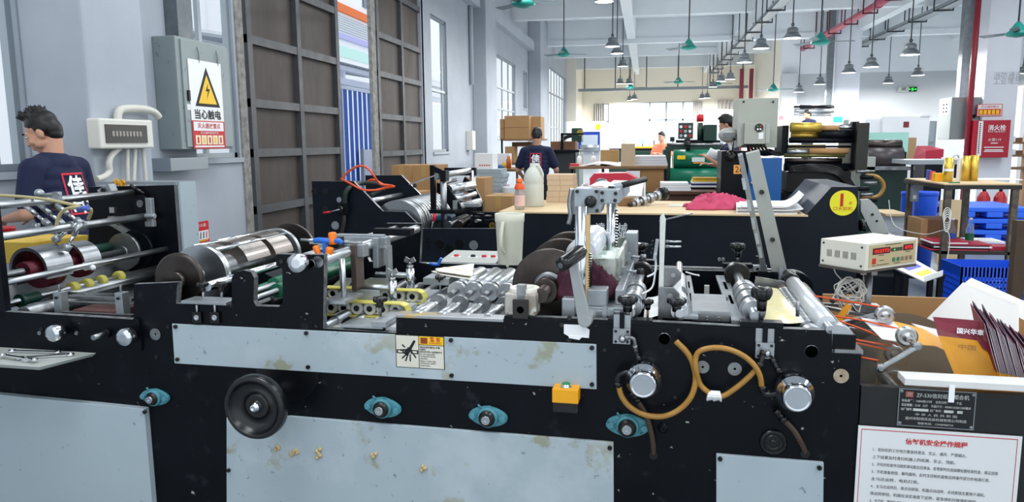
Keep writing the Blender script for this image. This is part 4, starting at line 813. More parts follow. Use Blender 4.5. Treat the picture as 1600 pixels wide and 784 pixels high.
m = MB(); m.boxc(U(1205, 445, y=3.3), (.14, .02, .05), STEELD, (0, .15, 0)); Pm('link_arm', m)
m = MB(); a = U(1246, 494, y=2.55); m.cyl(a, a + V((0, 0, .05)), .006, STEELD); Pm('set_screw', m)
m = MB(); a = U(1325, 551, y=2.5); m.box(a.x - .04, a.x + .045, 2.5, 2.62, a.z - .004, a.z + .01, STEELD); m.boxc(a + V((-.01, .05, .03)), (.07, .07, .05), BLACKC); Pm('roller_bearing', m)
# raised slotted arm standing on the rear rail
a, b = U(1218, 424, y=3.46), U(1176, 238, y=3.3)
m = MB(); d = (b - a).normalized(); w = V((1, 0, 0)) - d * d.x; w.normalize(); n = d.cross(w)
m.hexa([a - w * .032, a + w * .032, a + w * .032 + n * .02, a - w * .032 + n * .02, b - w * .028, b + w * .028, b + w * .028 + n * .02, b - w * .028 + n * .02], GREY)
m.hexa([a - w * .075, a - w * .05, a - w * .05 + n * .03, a - w * .075 + n * .03, b - w * .06, b - w * .04, b - w * .04 + n * .03, b - w * .06 + n * .03], ALU)
for t in (.2, .32, .45, .6, .78): m.boxc(a + (b - a) * t - w * .062 + n * (-.004), (.014, .012, .05), ALU, (0, -.2, 0))
for t in (.28, .68): bolt(m, a + (b - a) * t, .01, (0, -1, 0), h=.012)
Pm('swing_arm', m, 'grey slotted arm raised above the rear rail')
m = MB(); m.boxc(a + V((.0, -.01, -.03)), (.05, .05, .05), BA).boxc(a + V((.0, -.035, -.01)), (.016, .02, .07), ALU); Pm('arm_hinge', m)
m = MB(); z = U(1120, 418, y=3.5).z; xa, xb2 = U(1005, 418, y=3.5).x, U(1222, 422, y=3.5).x; m.box(xa, xb2, 3.49, 3.52, z - .012, z, STEELD); Pm('rear_rail', m)
for qx in (1124, 1130): m = MB(); bolt(m, U(qx, 405, y=R0), .008, mt=STEELD); Pm('screw', m)
# ---------------------------------------------------------------- delivery end of the machine
def PW(*a, **k): return U(*a, **k)
SMOKE = mat('smoky_acrylic', '#8d8f8b', .18, trans=.55, ior=1.1, alpha=.62, var=.4, vs=6, col2='#5b5c58'); CLR = mat('clear_acrylic', '#c9c4b4', .1, trans=.8, ior=1.08, alpha=.2)
c = U(1398, 602, y=3.02); m = MB(); m.lathe(c, Y1, [(.285, 0), (.285, .006)], SMOKE, 72); m.lathe(c, Y1, [(.06, -.01), (.06, .02)], STEELD, 28); Pm('delivery_disc', m, 'smoky acrylic delivery disc')
c = U(1425, 640, y=2.62); m = MB(); m.lathe(c, Y1, [(.285, 0), (.285, .005)], CLR, 72); Pm('delivery_disc', m, 'clear acrylic delivery disc')
m = MB(); m.cyl((c.x, 2.55, c.z), (c.x, 3.4, c.z), .02, STEELD); Pm('disc_shaft', m)
tb = U(1420, 597, y=2.5).z; cx0 = U(1500, 590, y=2.6).x - .12
m = MB(); m.box(BR, cx0 - .005, 2.53, 3.5, tb - .28, tb - .26, mat('tray_grey', '#5b5b57', .4, .4, var=.4, vs=6)); m.box(BR, BR + .02, 2.53, 3.5, tb - .28, tb - .03, BLACKC); m.box(BR + .02, cx0 - .005, 3.1, 3.12, tb - .26, tb + .05, mat('tray_side', '#4c4a44', .45, .3, var=.5, vs=5, col2='#2f2c26')); Pm('delivery_tray', m)
ORB = mat('orange_belt', '#e0562a', .45)
for pts_ in ([(1272, 462, 3.0), (1320, 470, 2.95), (1378, 480, 2.9)], [(1292, 492, 2.85), (1340, 499, 2.85), (1412, 515, 2.8)], [(1294, 496, 2.8), (1350, 515, 2.8), (1404, 540, 2.75)], [(1304, 523, 2.7), (1345, 532, 2.7), (1392, 540, 2.75)], [(1302, 527, 2.68), (1340, 536, 2.7), (1390, 547, 2.75)], [(1345, 558, 2.62), (1372, 563, 2.62)]):
    m = MB(); m.tube([U(a, b, y=q) for a, b, q in pts_], .0035, ORB, 6, 4); Pm('round_belt', m, 'orange round belt')
def pulley(px, py, y, r, lab=None):
    p = U(px, py, y=y); m = MB(); m.lathe(p, (0, -1, 0), [(r, 0), (r, .004), (r * .88, .008), (r * .88, .014), (r, .018), (r, .022), (r * .7, .024), (r * .55, .02), (r * .4, .024), (r * .2, .03), (0, .03)], STEEL, 30); Pm('belt_pulley', m); return p
p1 = pulley(1381, 491, 2.85, .033); p2 = pulley(1415, 524, 2.7, .034); pulley(1396, 552, 2.9, .034)
m = MB(); m.bar(p1 + V((0, .02, 0)), U(1300, 508, y=3.0), .012, .024, ALU, side=(0, 1, 0)); Pm('pulley_arm', m, bev=.002)
a, b = U(1433, 541, y=2.56), U(1376, 575, y=2.56); m = MB(); m.bar(a, b, .01, .022, ALU, side=(0, 1, 0))
for q in (a, b): m.lathe(q + V((0, .006, 0)), (0, -1, 0), [(.015, 0), (.015, .012), (.009, .014), (.009, .018), (0, .018)], STEELD, 18)
m.cyl(p2, a + V((0, .0, 0)), .01, CHROME); Pm('pulley_arm', m, bev=.002)
for a, b in (((1290, 480, 3.1), (1385, 500, 3.05)), ((1300, 510, 2.95), (1380, 520, 3.0)), ((1315, 530, 2.8), (1365, 545, 2.85)), ((1280, 475, 3.2), (1340, 478, 3.25))):
    m = MB(); m.bar(U(*a[:2], y=a[2]), U(*b[:2], y=b[2]), .02, .012, STEELD); Pm('guide_bar', m)
m = MB(); m.boxc(U(1318, 488, y=2.95), (.018, .02, .07), mat('orange_sticker', '#e99a1c', .5), (0, .5, 0)); Pm('orange_tag', m, 'small orange tag on the belt arm')
# counter and its stand
ps = U(1355, 450, y=3.12); zb = U(1351, 424, y=2.9).z
m = MB(); m.cyl((ps.x, 3.12, .72), (ps.x, 3.12, zb - .012), .0175, STEELD); m.boxc((ps.x, 3.12, zb - .03), (.06, .03, .035), STEELD); m.boxc((ps.x, 3.12, .86), (.09, .06, .03), STEELD); Pm('counter_stand', m)
u = V((math.sin(math.radians(48)), math.cos(math.radians(48)), 0)); v = V((-u.y, u.x, 0))
near = U(1351, 423, y=2.9)
def proj(p):
    q = RC.transposed() @ (RM @ V(p) - V((0, 0, CAM_H))); return 800 + FOC * q.x / -q.z, 392 - FOC * q.y / -q.z
def fit(d, px):
    lo, hi = 0, 1.2
    for _ in range(40):
        md = (lo + hi) / 2
        if (proj(near + d * md)[0] - px) * (1 if d.x > 0 else -1) > 0: hi = md
        else: lo = md
    return lo
lw, ll = fit(u, 1432), fit(v, 1281); hb = U(1350, 381, y=2.9).z - near.z
ct = thing('production_counter', 'cream metal counter box with red digits on a post above the delivery end', 'counter', near + u * lw / 2 + v * ll / 2)
q = lambda a, b, z: near + u * lw * a + v * ll * b + V((0, 0, hb * z))
CRM = mat('counter_cream', '#d8d6cb', .45, var=.2, vs=8, col2='#c9c7bb'); PNL = mat('counter_panel', '#b4a883', .45); DG = mat('led_red', '#ff2418', .4, emit=1.3); DW = mat('display_window', '#54100c', .2)
m = MB(); m.hexa([q(0, 0, 0), q(1, 0, 0), q(1, 1, 0), q(0, 1, 0), q(0, 0, 1), q(1, 0, 1), q(1, 1, 1), q(0, 1, 1)], CRM)
for g in range(4):
    for k in range(4):
        s0 = .2 + g * .18 + k * .03; f = lambda b, z: near + v * ll * b + V((0, 0, hb * z)) - u * .0008
        m.face([m.bm.verts.new(x) for x in (f(s0, .35), f(s0, .62), f(s0 + .012, .62), f(s0 + .012, .35))], HOLE_SHADE)
for b_, z_ in ((.08, .15), (.08, .85), (.93, .15), (.93, .85)): bolt(m, near + v * ll * b_ + V((0, 0, hb * z_)), .004, -u, h=.003)
m.build('case', ct, bev=.004)
nf = -v
P2 = lambda a, z, e=.001: near + u * lw * a + V((0, 0, hb * z)) + nf * e
m = MB(); m.hexa([P2(.06, .08, 0), P2(.95, .08, 0), P2(.95, .92, 0), P2(.06, .92, 0), P2(.06, .08, .0015), P2(.95, .08, .0015), P2(.95, .92, .0015), P2(.06, .92, .0015)], PNL)
def fq(a0, z0, a1, z1, mt, e=.002): m.face([m.bm.verts.new(P2(*s, e)) for s in ((a0, z0), (a1, z0), (a1, z1), (a0, z1))], mt)
fq(.12, .56, .45, .8, DW); fq(.7, .58, .9, .82, DW); fq(.46, .6, .69, .74, mat('dark_strip', '#3b382c', .4)); fq(.12, .2, .19, .42, mat('red_switch', '#c01a14', .4))
for k in range(5): fq(.5 + k * .082, .2, .56 + k * .082, .36, mat('green_key', '#2f6f4c', .5) if k < 2 else mat('brown_key', '#7c6a55', .5))
m.text('022772', P2(.285, .68, .003), u, Z1, hb * .16, DG, width=lw * .27); m.text('072', P2(.8, .7, .003), u, Z1, hb * .16, DG, width=lw * .14)
fq(.52, .64, .54, .69, mat('led_green', '#3ed060', .4, emit=1.5), .003)
for a_, z_, w_ in ((.285, .5, .1), (.8, .52, .1), (.3, .3, .08), (.32, .14, .24), (.155, .13, .06), (.6, .13, .12), (.5, .87, .3)): fq(a_ - w_ / 2, z_, a_ + w_ / 2, z_ + .025, INK)
m.build('display_panel', ct, 'tan front panel with red LED digits', fix=False)
m = MB(); m.hexa([q(-.05, -.05, -.22), q(1.0, -.05, -.22), q(1.0, .7, -.22), q(-.05, .7, -.22), q(-.05, -.05, -.0), q(1.0, -.05, -.0), q(1.0, .7, -.0), q(-.05, .7, -.0)], mat('rust_plate', '#5b5148', .6)) if False else m.hexa([q(-.04, 0, -.09), q(.98, -.02, -.09), q(.98, .98, -.09), q(-.04, .98, -.09), q(-.04, 0, -.002), q(.98, -.02, -.002), q(.98, .98, -.002), q(-.04, .98, -.002)], mat('rust_plate', '#4c463f', .6)); Pm('counter_shelf', m)
m = MB(); m.tube([U(1300, 470, y=3.0), U(1322, 455, y=3.06), U(1345, 441, y=3.12)], .012, STEELD, 10, 3); Pm('clamp_rod', m)
CW = mat('white_cord', '#d9d9d2', .5); c = U(1328, 452, y=3.02); m = MB()
pt = []
for k in range(70):
    t = k * .9; pt.append(c + V((.045 * math.cos(t) * (1 + .3 * math.sin(k * 1.7)), .02 * math.sin(t * 1.3), .04 * math.sin(t) * (1 + .3 * math.cos(k * 2.1)) - (.0 if k % 9 else .05))))
m.tube([U(1302, 410, y=3.1), U(1305, 425, y=3.08), U(1318, 440, y=3.04)] + pt, .0024, CW, 5, 3); m.build('cable_bundle', None, 'white cable wound in a bundle on the rod under the counter', 'cable')
# carton with the finished envelopes
cx0, cx1, cy0, cy1 = U(1500, 590, y=2.6).x - .12, U(1600, 470, y=3.45).x + .35, 2.56, 3.46
zt = U(1440, 468, y=3.46).z; bt = thing('delivery_carton', 'brown cardboard carton standing at the delivery end and holding the envelopes', 'box', ((cx0 + cx1) / 2, 3.0, 0))
CRD = CARD
a = U(1282, 462, y=3.46)
m = MB(); m.box(a.x + .02, cx1, 3.51, 3.525, .0, zt, CARD); m.build('back_panel', bt)
m = MB(); m.box(cx0, cx1, 2.545, 3.46, .0, .5, CARD); m.box(cx0, cx1, 2.54, 2.555, .3, tb - .06, CARD); m.build('body', bt)
m = MB(); p = U(1590, 470, y=3.0); m.box(cx1 - .015, cx1, 2.56, 3.46, .3, zt + .02, CARD); m.build('side_panel', bt)
# leaning white sheets
SHT = mat('off_white_sheet', '#d9d8d5', .6)
for k, (q4, lab) in enumerate((([(1448, 498), (1505, 441), (1592, 476), (1592, 545)], 'large off-white sheet leaning in the carton behind the maroon envelopes'), ([(1500, 447), (1518, 434), (1600, 470), (1600, 500)], 'off-white sheet sticking out behind the larger sheet in the carton'))):
    m = MB(); yy = 3.12 + .12 * k; pp = [U(a_, b_, y=yy + (0 if i in (0, 3) else .12)) for i, (a_, b_) in enumerate(q4)]; m.prism(pp, (0, .0015, 0), SHT); m.build('paper_sheet', None, lab, 'paper', 'white sheets in the delivery carton')
MAR = mat('envelope_maroon', '#7d2638', .5); YEN = mat('envelope_yellow', '#eda516', .5); PUR = mat('envelope_dark', '#3a2440', .5); WEN = mat('envelope_white', '#eef0f4', .6)
def env_front():
    y = 2.62; tl, tr, ml, mr, bl, br = U(1458, 495, y=y + .06), U(1531, 501, y=y + .03), U(1466, 524, y=y + .04), U(1537, 533, y=y + .02), U(1500, 606, y=y), U(1566, 610, y=y)
    m = MB(); vs = {}
    d = V((0, .003, 0)); m.prism([tl, tr, mr, ml], d, MAR); m.prism([ml, mr, br, bl], d, YEN)
    n = -Y1 * .001; rt = (tr - tl).normalized(); up = (tl - ml); up = (up - rt * up.dot(rt)).normalized()
    m.text('国兴华章', tl + (tr - tl) * .72 + (ml - tl) * .62 + n * 3, rt, up, .02, WEN, width=.075, bold=.02, lift=.003)
    m.text('中国', ml + (mr - ml) * .55 + (bl - ml) * .16 + n * 3, rt, up, .018, mat('gold_brown', '#8a5a12', .5), width=.05, lift=.003)
    m.build('envelope', None, 'foremost maroon and yellow envelope facing out with white lettering on its flap', 'envelope', 'maroon and yellow envelopes in the carton')
env_front()
for k in range(34):
    x0, x1 = 1537 + 2.6 * k, 1566 + 2.2 * k; yt = 506 + 1.7 * k + (random.random() - .5) * 3
    f0, f1 = U(x0, yt, y=2.6), U(x1, 612, y=2.6); dv = V((.035, .22, .02 + (.012 if k % 5 == 2 else 0))); dv1 = V((.03, .22, 0))
    f0 = f0 + V((0, 0, .012 if k % 6 == 1 else 0)); md = f0 + (f1 - f0) * .72; th = V((.0024, 0, 0)); th2 = V((.0017, 0, 0))
    m = MB()
    m.hexa([md, md + th, md + th + dv1, md + dv1, f0, f0 + th, f0 + th + dv, f0 + dv], PUR if k % 3 else MAR); m.hexa([f1, f1 + th, f1 + th + dv1, f1 + dv1, md, md + th, md + th + dv1, md + dv1], YEN)
    e = V((0, -.0006, 0)); m.face([m.bm.verts.new(z) for z in (md + th2 + e, md + th + e, f0 + th + e, f0 + th2 + e)], WEN)
    m.face([m.bm.verts.new(z) for z in (f0 + th + V((.0003, 0, 0)), f0 + th + dv + V((.0003, 0, 0)), md + th + dv1 + V((.0003, 0, 0)), md + th + V((.0003, 0, 0)))], MAR)
    if k % 8 == 1:
        q = k // 8; yq = 2.83 - .05 * q; X0, Y0 = 1562 - 10 * q, 503 + 5 * q
        m.prism([U(X0, Y0, y=yq), U(X0 + 60, Y0 + 34, y=yq), U(X0 + 75, Y0 + 62, y=yq), U(X0 + 14, Y0 + 22, y=yq)], (0, .002, 0), MAR)
    m.build('envelope', None, 'maroon and yellow envelope standing on edge in the packed row behind the foremost one', 'envelope', 'maroon and yellow envelopes in the carton')
# the envelope running over the disc
m = MB(); path = [(1345, 497, 2.9), (1395, 502, 2.86), (1440, 513, 2.84), (1480, 535, 2.8), (1515, 562, 2.76), (1548, 596, 2.7)]
path2 = [(1378, 530, 2.72), (1428, 538, 2.7), (1462, 541, 2.68), (1492, 555, 2.66), (1520, 575, 2.64), (1545, 600, 2.62)]
A, C = [U(a_, b_, y=q_) for a_, b_, q_ in path], [U(a_, b_, y=q_) for a_, b_, q_ in path2]
for i in range(5): m.hexa([A[i], A[i + 1], C[i + 1], C[i], A[i] + V((0, 0, .002)), A[i + 1] + V((0, 0, .002)), C[i + 1] + V((0, 0, .002)), C[i] + V((0, 0, .002))], WEN if i == 0 else YEN)
m.build('envelope', None, 'white and yellow envelope curving over the acrylic disc under the orange belts', 'envelope')
m = MB(); a = U(1482, 527, y=2.83); m.prism([U(1424, 507, y=2.85) + V((0, 0, .004)), U(1466, 517, y=2.85) + V((0, 0, .004)), U(1522, 556, y=2.8) + V((0, 0, .004)), U(1505, 556, y=2.77) + V((0, 0, .004))], (0, 0, .001), WEN); m.build('paper_slip', None, 'narrow white slip lying on the yellow envelope', 'paper')
# ---------------------------------------------------------------- loose things on the machine
sh = U(800, 418, y=3.62).z
m = MB(); a, b = U(742, 416, y=3.6), U(868, 418, y=3.6); m.box(a.x, b.x, 3.5, 3.82, sh - .014, sh, mat('smeared_shelf', '#9fa3a6', .45, .5, stain=[('#e6e8ea', 7, .5, .1, .8)])); Pm('rear_shelf', m)
a, b = U(692, 404, y=3.75), U(779, 406, y=3.75); m = MB(); z0 = U(735, 416, y=3.7).z
m.hexa([(a.x - .0, 3.68, z0 - .05), (b.x, 3.68, z0 - .05), (b.x, 3.9, z0 - .05), (a.x + .02, 3.9, z0 - .05), (a.x, 3.68, z0 + .02), (b.x, 3.68, z0 + .02), (b.x, 3.9, z0 + .05), (a.x + .02, 3.9, z0 + .05)], BLACKC); m.hexa([(a.x, 3.675, z0 + .02), (b.x, 3.675, z0 + .02), (b.x, 3.9, z0 + .05), (a.x + .02, 3.9, z0 + .05), (a.x, 3.675, z0 + .024), (b.x, 3.675, z0 + .024), (b.x, 3.9, z0 + .054), (a.x + .02, 3.9, z0 + .054)], GREY); cp_ = Pm('control_desk', m, 'low control desk with push buttons on the rear side')
for k, (t, mt) in enumerate(((.22, RED), (.52, KNOB), (.72, RED), (.88, RED))):
    m = MB(); c = V((a.x + (b.x - a.x) * t, 3.78, z0 + .038)); m.lathe(c, Z1, [(.014, 0), (.014, .006), (.01, .012), (0, .012)], mt, 16); m.boxc(c + V((0, 0, -.001)), (.05, .035, .004), WHITE); m.build('push_button', cp_)
# jug
JG = mat('milky_plastic', '#e6e6d6', .35, trans=.25, ior=1.2); JL = mat('jug_contents', '#d9dcc0', .4)
p = U(797, 416, y=3.64); H_ = U(797, 333, y=3.64).z - sh; j = thing('plastic_pitcher', 'tall milky plastic pitcher standing on the rear shelf of the front machine', 'pitcher', (p.x, 3.64, sh))
m = MB(); m.lathe((p.x, 3.64, sh), Z1, [(.058, 0), (.06, .004), (.071, H_ * .83), (.074, H_ * .85), (.075, H_ * .995), (.07, H_), (.066, H_ * .97), (.054, .006), (0, .006)], JG, 36); m.build('body', j)
m = MB(); z0 = sh + .05; m.tube([(p.x - .018, 3.64 - .062, sh + H_ * .3), (p.x - .022, 3.64 - .1, sh + H_ * .42), (p.x - .02, 3.64 - .105, sh + H_ * .65), (p.x - .018, 3.64 - .075, sh + H_ * .86)], .009, JG, 8, 6, flat=1.4); m.build('handle', j)
m = MB(); m.lathe((p.x, 3.64, sh + .007), Z1, [(.052, 0), (.06, H_ * .35)], JL, 30); m.build('contents', j)
# cloths
def cloth(name, c, sx, sy, h, mt, seed, label, cat, sq=1.0, group=None, frame='M'):
    rnd = random.Random(seed); ph = [(rnd.uniform(0, 6.28), rnd.uniform(2, 9), rnd.uniform(-4, 4), rnd.uniform(.3, 1)) for _ in range(9)]; c = V(c); m = MB()
    from mathutils import noise as NZ
    def f(u, v):
        t, r = 2 * PI * u, v; rr = 1 + .2 * math.sin(3 * t + ph[0][0]) + .12 * math.sin(5 * t + ph[1][0]) + .06 * math.sin(9 * t + ph[2][0]); x, y = math.cos(t) * r * rr, math.sin(t) * r * rr
        q = V((x * 1.5 + seed, y * 1.5, seed * 2.1)); q += NZ.noise_vector(q * 1.3) * .5
        rd = 1 - abs(NZ.noise(q * 1.6)) * 2.2; rd2 = 1 - abs(NZ.noise(q * 3.4)) * 2.2
        z = (1 - r ** 2) ** .7 * (.45 + .5 * rd + .22 * rd2) if r < 1 else 0; w_ = NZ.noise_vector(q * 2.5) * .1 * (1 - r ** 4)
        return c + V(((x + w_.x) * sx, (y + w_.y) * sy, max(.0, z) * h + .002))
    n = 90; R = 36; top = [[m.bm.verts.new(f(i / n, j / R)) for i in range(n)] for j in range(1, R + 1)]; ce = m.bm.verts.new(f(0, 0))
    for i in range(n):
        k = (i + 1) % n; m.face([ce, top[0][i], top[0][k]], mt, True)
        for j in range(R - 1): m.face([top[j][i], top[j + 1][i], top[j + 1][k], top[j][k]], mt, True)
    m.face([v for v in top[-1]][::-1], mt); return m.build(name, None, label, cat, group, frame=frame)
cloth('cleaning_rag', U(908, 460, y=2.72) + V((0, 0, .0)), .125, .09, .13, mat('maroon_cloth', '#43122a', .8, var=.5, vs=20, col2='#270a17'), 3, 'crumpled dark maroon rag tucked behind the chrome column', 'rag')
# tape roll on the bearing block
c = U(819, 461, y=2.55); m = MB(); m.lathe(c + V((0, .01, 0)), Z1, [(.034, .002), (.052, .002), (.053, .004), (.053, .026), (.052, .028), (.034, .028), (.034, .002)], mat('roll_cream', '#dfddcf', .5), 36, cap=False); m.build('tape_roll', None, 'cream roll of tape lying on the chipped white bearing block', 'tape')
m = MB(); yl = 2.492; m.prism([U(881, 507, y=yl), U(912, 508, y=yl), U(921, 516, y=yl), U(920, 528, y=yl), U(888, 525, y=yl), U(881, 521, y=yl)], (0, .006, 0), WHITE); m.prism([U(888, 524, y=yl - .002), U(910, 526, y=yl - .002), U(905, 531, y=yl - .002), U(889, 528, y=yl - .002)], (0, .003, 0), WHITE); m.build('paper_note', None, 'folded white paper stuck to the front below the crank lever', 'paper')
# spring clamp
ORC = mat('orange_plastic', '#f07a14', .35); BLC = mat('blue_plastic', '#2468c8', .35)
zc = U(470, 397, y=2.6).z; c = U(508, 381, y=2.6); k_ = thing('bar_clamp', 'blue bar clamp with orange pads lying on the tall black block', 'clamp', (c.x, 2.6, c.z - .03))
m = MB(); m.tube([c + V((-.045, 0, .012)), c + V((-.02, 0, .014)), c + V((.02, 0, .01)), c + V((.055, 0, .014)), c + V((.07, 0, .004))], lambda t: .012 - .006 * abs(t - .4), BLC, 10, 4); m.boxc(c + V((-.0, 0, -.015)), (.014, .02, .05), BLC); m.build('handle', k_)
m = MB(); m.cyl(c + V((-.1, 0, .014)), c + V((-.03, 0, .013)), .006, STEEL); m.build('bar', k_)
for a_, b_, r_ in ((V((.032, 0, .045)), V((.032, 0, -.0)), .016), (V((-.03, -.02, -.005)), V((-.018, -.02, -.045)), .013), (V((.03, -.02, -.01)), V((.02, -.02, -.045)), .015)):
    m = MB(); m.lathe(c + a_, b_ - a_, [(0, -.002), (r_ * .8, 0), (r_, .006), (r_ * .85, (b_ - a_).length * .7), (r_ * .95, (b_ - a_).length), (0, (b_ - a_).length)], ORC, 16); m.build('pad', k_)
c = U(678, 412, y=3.52); k_ = thing('hex_key', 'blue-handled hex key lying on the rear rail', 'tool', (c.x, 3.52, DK)); m = MB(); m.tube([c + V((-.02, 0, 0)), c + V((.02, 0, -.004)), c + V((.03, 0, .012)), c + V((.04, 0, .03))], .008, BLC, 8, 4); m.build('handle', k_); m = MB(); m.cyl(c + V((-.06, 0, .002)), c + V((-.015, 0, 0)), .003, STEEL); m.build('shaft', k_)
# printed sheets by the delivery rollers
PRN = mat('printed_paper', '#e7e6dc', .6, stain=[('#d7a93a', 16, .57, .03, .7), ('#5f6a75', 34, .62, .03, .5)])
for k, (q4, lab) in enumerate((([(680, 420), (741, 412), (738, 432), (684, 424)], 'printed sheet lying on top beside the silver rollers'), ([(674, 424), (734, 418), (734, 437), (690, 430)], 'printed sheet with an orange edge lying beneath another by the silver rollers'))):
    z_ = .945 - .012 * k; m = MB(); m.prism([U(a_, b_, z=z_) for a_, b_ in q4], (0, 0, .002), PRN); m.build('printed_sheet', None, lab, 'paper', 'printed sheets on the machine deck')
m = MB(); z_ = .93; a = U(700, 432, z=z_); m.box(a.x - .1, a.x + .02, a.y - .05, a.y + .25, z_ - .03, z_, ALU); Pm('guide_rail', m)
# tool tray and wrenches
a = U(84, 561, y=2.4); zt_ = U(60, 578, y=2.3).z; m = MB(); x0_, x1_ = U(-80, 575, y=2.3).x, U(72, 574, y=2.3).x
m.hexa([(x0_, 2.3, zt_), (x1_ - .03, 2.3, zt_), (x1_ + .03, 2.5, zt_), (x0_, 2.5, zt_), (x0_, 2.29, zt_ + .016), (x1_ - .02, 2.29, zt_ + .016), (x1_ + .05, 2.5, zt_ + .016), (x0_, 2.5, zt_ + .016)], GREY); Pm('tool_tray', m, 'small grey tool tray on the front', bev=.002)
def wrench(a, b, r, lab):
    m = MB(); a, b = V(a), V(b); m.bar(a, b, r * 1.4, r * .7, CHROME); 
    for q_ in (a, b): m.lathe(q_ - V((0, 0, r * .45)), Z1, [(r * .9, 0), (r * 1.35, 0), (r * 1.35, r * .9), (r * .9, r * .9), (r * .9, 0)], CHROME, 16, cap=False)
    m.build('wrench', None, lab, 'wrench', 'wrenches in the tool tray')
zw = zt_ + .022
wrench((x1_ - .18, 2.36, zw), (x1_ - .02, 2.44, zw), .011, 'chrome spanner reaching the tip of the tool tray'); wrench((x1_ - .26, 2.36, zw + .008), (x1_ - .08, 2.33, zw + .008), .009, 'chrome spanner along the front of the tool tray'); wrench((x1_ - .3, 2.44, zw), (x1_ - .1, 2.46, zw), .01, 'chrome spanner at the back of the tool tray')
m = MB(); c = V((x1_ - .13, 2.34, zw - .004))
m.lathe(c, Z1, [(.014, 0), (.014, .016), (.008, .016), (.008, .0)], CHROME, 6, smooth=False); m.build('hex_nut', None, 'large hex nut in the tool tray', 'nut')
# yellow block, red tin and yarn at the feed end
a, b = U(-6, 376, y=3.05), U(62, 382, y=3.05); zl = U(20, 412, y=3.05).z
m = MB(); YWD = mat('yellow_wood', '#d8b64a', .6, var=.4, vs=7, col2='#c79d38', stretch=(1, 6, 1)); m.hexa([(a.x - .2, 3.05, zl), (b.x - .07, 3.05, zl), (b.x + .03, 3.3, zl), (a.x - .2, 3.3, zl), (a.x - .2, 3.05, a.z - .005), (b.x - .05, 3.05, a.z - .005), (b.x + .06, 3.3, a.z + .005), (a.x - .2, 3.3, a.z + .005)], YWD); m.build('wooden_block', None, 'yellow wooden block lying in the feed unit on the far left', 'block', bev=.003)
p = U(10, 365, y=3.45); rt_ = thing('red_tin', 'red tin with a round lid at the left edge behind the rods', 'tin', p + V((0, 0, -.02))); m = MB(); m.lathe(p + V((0, 0, -.02)), Z1, [(.075, 0), (.075, .03), (.07, .036)], mat('red_plastic', '#a01c24', .35), 28); m.build('body', rt_); m = MB(); m.lathe(p + V((0, 0, .016)), Z1, [(.045, 0), (.045, .022), (.04, .026), (0, .026)], MATS['red_plastic'], 24); m.build('lid', rt_)
c = U(187, 290, y=3.6); m = MB(); YRN = mat('yellow_yarn', '#e0a31c', .7); r_ = random.Random(4)
for k in range(26):
    t, s = r_.uniform(0, 6.28), r_.uniform(.02, .06); d = V((math.cos(t) * s, math.sin(t) * s * .5, r_.uniform(-.02, .03))); m.tube([c, c + d * .5 + V((0, 0, .025)), c + d + V((0, 0, -.005))], .0022, YRN, 5, 3)
m.build('yarn_tuft', None, 'tuft of yellow yarn on top of the feed unit plate', 'yarn')
for k, (a_, b_) in enumerate(((434, 699), (457, 707), (462, 705), (498, 704), (499, 712), (585, 711), (662, 731))):
    m = MB(); c = U(a_, b_, y=F0 - .014)
    for q in range(4): m.ball(c + V((.008 * math.sin(q * 2.3 + k), -.003, .008 * math.cos(q * 1.7 + k))), .008, mat('glue_lump', '#b9a67c', .6), 8, 6)
    Pm('glue_lump', m, 'beige lump of dried glue')
# ---------------------------------------------------------------- the second machine behind the front one
G0, G1 = 6.5, 7.75
def at(a, b, y): return U(a, b, y=y)
M2 = thing('gumming_machine', 'dark navy gumming machine with plywood top and yellow round sign, behind the front machine', 'machine', (-.6, 7.1, 0))
def P2m(name, mb, label=None, parent=None, bev=0): return mb.build(name, parent or M2, label, bev=bev)
def m2poly(pts_, y): return [at(a, b, y) for a, b in pts_]
fl = lambda p: V((p.x, p.y, .02))
up_ = m2poly([(487, 283), (552, 283), (598, 330), (633, 331), (660, 357), (777, 357), (777, 334), (1258, 337), (1299, 292), (1341, 292), (1341, 380)], G0)
m = MB(); poly = up_ + [fl(up_[-1]), fl(up_[0])]; m.prism(poly, (0, .035, 0), NAVY, STEELD); P2m('front_side_plate', m)
rear = [V((p.x, G1, p.z + .0)) for p in m2poly([(487, 283), (552, 283), (598, 330), (700, 331), (700, 357), (777, 357), (777, 340), (1341, 340)], G0)]
m = MB(); m.prism(rear + [fl(rear[-1]), fl(rear[0])], (0, .035, 0), NAVY, STEELD); P2m('rear_side_plate', m)
m = MB(); m.box(up_[0].x, up_[-1].x, G0 + .035, G1, .1, .6, NAVY); P2m('bed', m)
PLY = mat('plywood', '#d3bb94', .6, var=.35, vs=3, col2='#c3a87e', stretch=(1, 5, 1))
zt = at(1000, 335, G0).z
a = at(780, 334, G0).x; b = at(1262, 337, G0).x
m = MB(); m.box(a, b, G0 - .02, G1 + .1, zt, zt + .014, PLY); P2m('plywood_top', m, 'pale plywood top board')
TOP = zt + .0155
hp = [at(1258, 337, G0), at(1299, 292, G0), at(1341, 292, G0), at(1341, 345, G0)]
HOODG = mat('hood_grey', '#3b424c', .4, .2, var=.6, vs=6, col2='#565f69')
m = MB(); m.prism([p + V((0, .01, 0)) for p in hp], (0, 1.3, 0), HOODG); P2m('end_hood', m, 'sloping dark grey end hood')
c = at(1317.5, 317, G0 - .004); R = pxs(18.5, G0); SY = mat('sign_yellow', '#ece42a', .5)
m = MB(); m.lathe(c, (0, -1, 0), [(R, 0), (R, .002)], SY, 40); m.text('1', c + V((-.012, -.002, .024)), X1, Z1, .14, RED, lift=.001, bold=.035); m.text('#', c + V((.055, -.002, .0)), X1, Z1, .04, RED, lift=.001); m.text('口水胶机', c + V((0, -.002, -.045)), X1, Z1, .034, RED, width=.145, lift=.001); m.build('round_sign', M2, 'yellow round sign with red number', fix=False)
